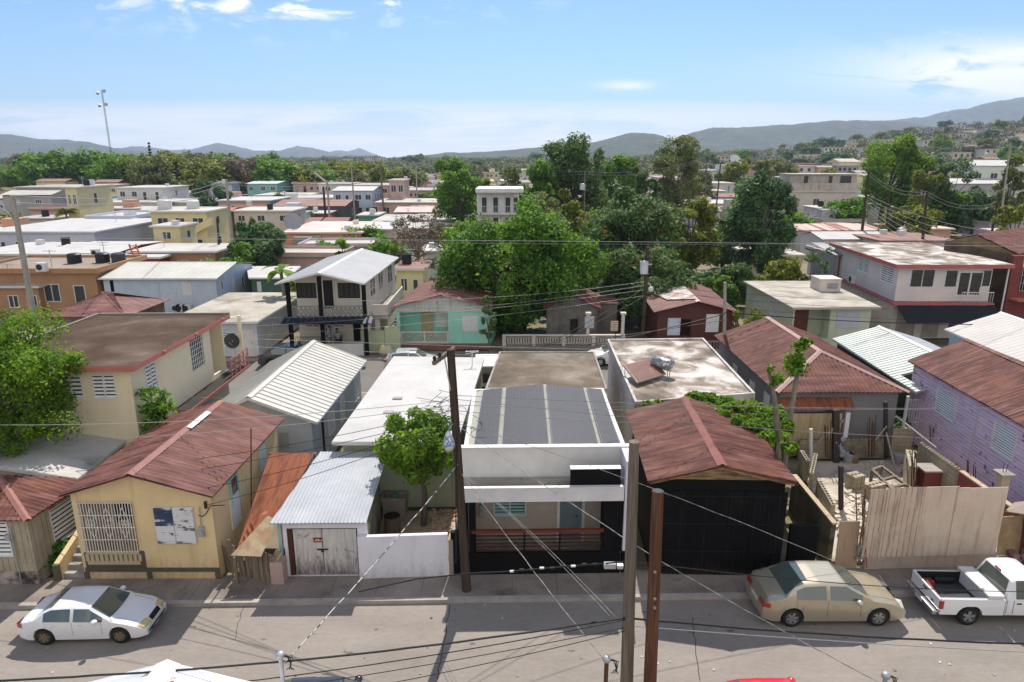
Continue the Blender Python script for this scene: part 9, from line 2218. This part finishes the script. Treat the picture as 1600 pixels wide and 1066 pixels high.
# near side roofs and masts cut by the bottom edge
def nearroof():
 ze = 3.25; pk = PY(262,1034,11.75); pk_z = pk.z; A = Vector((pk.x-3.0,11.7,pk_z-.85)); B = Vector((pk.x+3.0,11.7,pk_z-.85)); dep = Vector((0,-6.5,0)); C,D = B+dep,A+dep; RB = pk+dep
 t = thing('near_house','white corrugated roof with rust patches poking in at the bottom left','house',(pk.x,9,G)); m = mat('white_rust_roof',[(.3,(.60,.62,.66)),(.64,(.66,.68,.72)),(.70,(.66,.67,.7)),(.74,(.20,.08,.05))],nscale=1.9,detail=4,rough=.45,fine=.05)
 mb = MB(); sheet(mb,B,C,RB,pk,.22,.024,wob=.0); sheet(mb,D,A,pk,RB,.22,.024); r = mb.build('roof',m,t); mb = MB(); cap(mb,pk,RB,w=.5,lift=.05,drop=.12); mb.build('ridge_cap',M_WHITE,r)
 q = [Vector((A.x+.3,D.y+.2)),Vector((B.x-.3,D.y+.2)),Vector((B.x-.3,A.y-.3)),Vector((A.x+.3,A.y-.3))]
 def gab(mb): mb.add([v3(q[3],A.z-.15),v3(q[2],A.z-.15),Vector((pk.x,q[2].y,pk_z-.1))],[[0,1,2]])
 walls(t,q,G,A.z-.15,M_YEL,{'B': [([1,2,1,2.2],'jal',{}),([3.2,4.1,.2,2.3],'door',{})]},extra=gab)
nearroof()
def weatherhead(label,px,py,Y,m,r=.045):
 c = PY(px,py,Y); t = thing('service_mast',label,'pipe',(c.x,c.y,G)); mb = MB(); mb.tube([(c.x,c.y,G),c],r,8); mb.build('pipe',m,t); mb = MB(); mb.ball(c+Vector((0,0,.03)),.09,.09,.08); mb.build('cap',M_STEEL,t,smooth=True)
 rr = random.Random(px)
 for i in range(4): mb = MB(); mb.tube([c+Vector((.05,0,0)),c+Vector((.12+.04*i,0,.03-.02*i)),c+Vector((.2,-.02*i,-.2)),c+Vector((.1+.05*i,0,-.32))],.01,4,caps=False); mb.build('wire_loop',M_CABLE,t)
weatherhead('grey service mast with wire loops at the bottom left of centre',438,1026,11.6,M_STEEL)
weatherhead('rusty service mast with a white cap left of the grey pole',948,1032,11.7,M_REBAR)
weatherhead('thin service mast with a lamp head at the bottom right',1384,1058,11.6,M_STEEL)
# a man sitting on the porch of the balcony house
def man():
 fl = FLB; c = fl.pt(fl.px(524,540)[0],.6,.9); t = thing('person','person in a grey-blue shirt sitting on the ground-floor porch with a bowed head','person',c)
 def skin(nm,V_,E_,Rr,m):
  me = bpy.data.meshes.new(nm); me.from_pydata([tuple(Vector(v)) for v in V_],E_,[]); me.materials.append(m); o = bpy.data.objects.new(nm,me); COL.objects.link(o); o.parent = t; o['_o'] = tuple(c)
  s = o.modifiers.new('skin','SKIN'); o.modifiers.new('sub','SUBSURF').levels = 1
  for i,r in enumerate(Rr): me.skin_vertices[0].data[i].radius = r
  me.skin_vertices[0].data[0].use_root = True
  return o
 sk = mat('skin_brown',(.22,.12,.08),fine=0,rough=.6); sh = mat('shirt_grey_blue',(.26,.29,.36)); 
 V_ = [(0,0,.5),(0,-.02,.75),(0,-.06,1.0),(0,-.1,1.12),(0,-.15,1.27),(-.2,-.06,1.0),(-.27,-.1,.74),(-.15,-.33,.62),(.2,-.06,1.0),(.27,-.1,.74),(.15,-.33,.62),(-.1,-.02,.47),(-.12,-.42,.5),(-.12,-.45,.06),(-.12,-.6,.03),(.1,-.02,.47),(.12,-.42,.5),(.12,-.45,.06),(.12,-.6,.03)]
 E_ = [(0,1),(1,2),(2,3),(3,4),(2,5),(5,6),(6,7),(2,8),(8,9),(9,10),(0,11),(11,12),(12,13),(13,14),(0,15),(15,16),(16,17),(17,18)]
 Rr = [(.15,.11),(.14,.1),(.15,.1),(.055,.055),(.095,.11),(.06,.06),(.045,.045),(.035,.035),(.06,.06),(.045,.045),(.035,.035),(.09,.09),(.075,.075),(.045,.045),(.04,.035),(.09,.09),(.075,.075),(.045,.045),(.04,.035)]
 skin('body',V_,E_,Rr,sk)
 skin('shirt',[(0,0,.52),(0,-.02,.75),(0,-.06,.98),(0,-.085,1.05),(-.2,-.06,1.0),(-.26,-.09,.82),(.2,-.06,1.0),(.26,-.09,.82)],[(0,1),(1,2),(2,3),(2,4),(4,5),(2,6),(6,7)],[(.175,.13),(.165,.12),(.17,.12),(.07,.07),(.08,.08),(.06,.06),(.08,.08),(.06,.06)],sh)
 skin('trousers',[(0,0,.5),(-.1,-.02,.475),(-.12,-.42,.5),(-.12,-.45,.14),(.1,-.02,.475),(.12,-.42,.5),(.12,-.45,.14)],[(0,1),(1,2),(2,3),(0,4),(4,5),(5,6)],[(.165,.12),(.11,.105),(.092,.092),(.06,.06),(.11,.105),(.092,.092),(.06,.06)],mat('trousers_dark',(.04,.045,.06)))
 mb = MB(); hc = Vector(c)+Vector((0,-.14,1.31)); mb.ball(hc,.105,.115,.10,12,8); mb.build('hair',K_DARK,t,smooth=True)
 ch = thing('porch_chair','dark porch chair under the sitting person','chair',c); o = Vector(c)
 mb = MB(); mb.box(o.x-.25,o.x+.25,o.y-.3,o.y+.2,.95,1.0); mb.build('seat',M_IRON,ch); mb = MB(); mb.box(o.x-.25,o.x+.25,o.y+.2,o.y+.25,1.0,1.5); mb.build('backrest',M_IRON,ch); mb = MB(); [mb.box(o.x+sx*.22-.02,o.x+sx*.22+.02,o.y+yy_-.02,o.y+yy_+.02,.2,.95) for sx in (-1,1) for yy_ in (-.25,.18)]; each(mb,'leg',M_IRON,ch)
man()
# small round things and clutter that the photo shows
def clutter():
 c = PY(741,868,Yj-.25); 
 for x,y,lab in ((1282,932,None),): pass
 c = P(1066,1003,.01)
 t = thing('barrels','x','x',c); bpy.data.objects.remove(t)
 f = P(596,545,G); 
 for i,(x,y,lab) in enumerate(((600,548,'yellowish round boulder at the garden gate by the far street, left'),(606,543,'yellowish round boulder at the garden gate by the far street, right'))):
  p = PY(x,y,47.6); mb = MB(); mb.ball((p.x,p.y,.45),.4,.4,.42,12,8); tag(mb.build('boulder',mat('boulder_yellow',[(.3,(.4,.33,.2)),(.7,(.55,.5,.35))],nscale=3),loc=p,smooth=True),lab,'boulder')
 rr = random.Random(4)
 mb = MB()
 for i in range(60):
  p = P(rr.uniform(0,1600),rr.uniform(935,1060),.016); s = rr.uniform(.01,.04); mb.box(p.x-s,p.x+s,p.y-s,p.y+s,.014,.014+s*.5)
 tag(mb.build('litter',mat('litter',[(.4,(.1,.08,.06)),(.6,(.5,.48,.44))],nscale=3),loc=(0,15,0)),'scattered small litter and grit on the road','litter',kind='stuff')
clutter()
# ------------------------------------------------------------------ the air: one even haze round the place
def haze():
 m = bpy.data.materials.new('haze'); m.use_nodes = True; N = m.node_tree.nodes; N.clear(); o = N.new('ShaderNodeOutputMaterial'); v = N.new('ShaderNodeVolumePrincipled')
 v.inputs['Color'].default_value = (.62,.76,1,1); v.inputs['Density'].default_value = HAZE; v.inputs['Anisotropy'].default_value = .2
 m.node_tree.links.new(v.outputs[0],o.inputs['Volume'])
 mb = MB(); mb.box(-9000,9000,-900,9200,-12,520); b = mb.build('haze',m); tag(b,'thin bluish haze over the whole town',kind='stuff')
HAZE = 1.25e-4
haze()
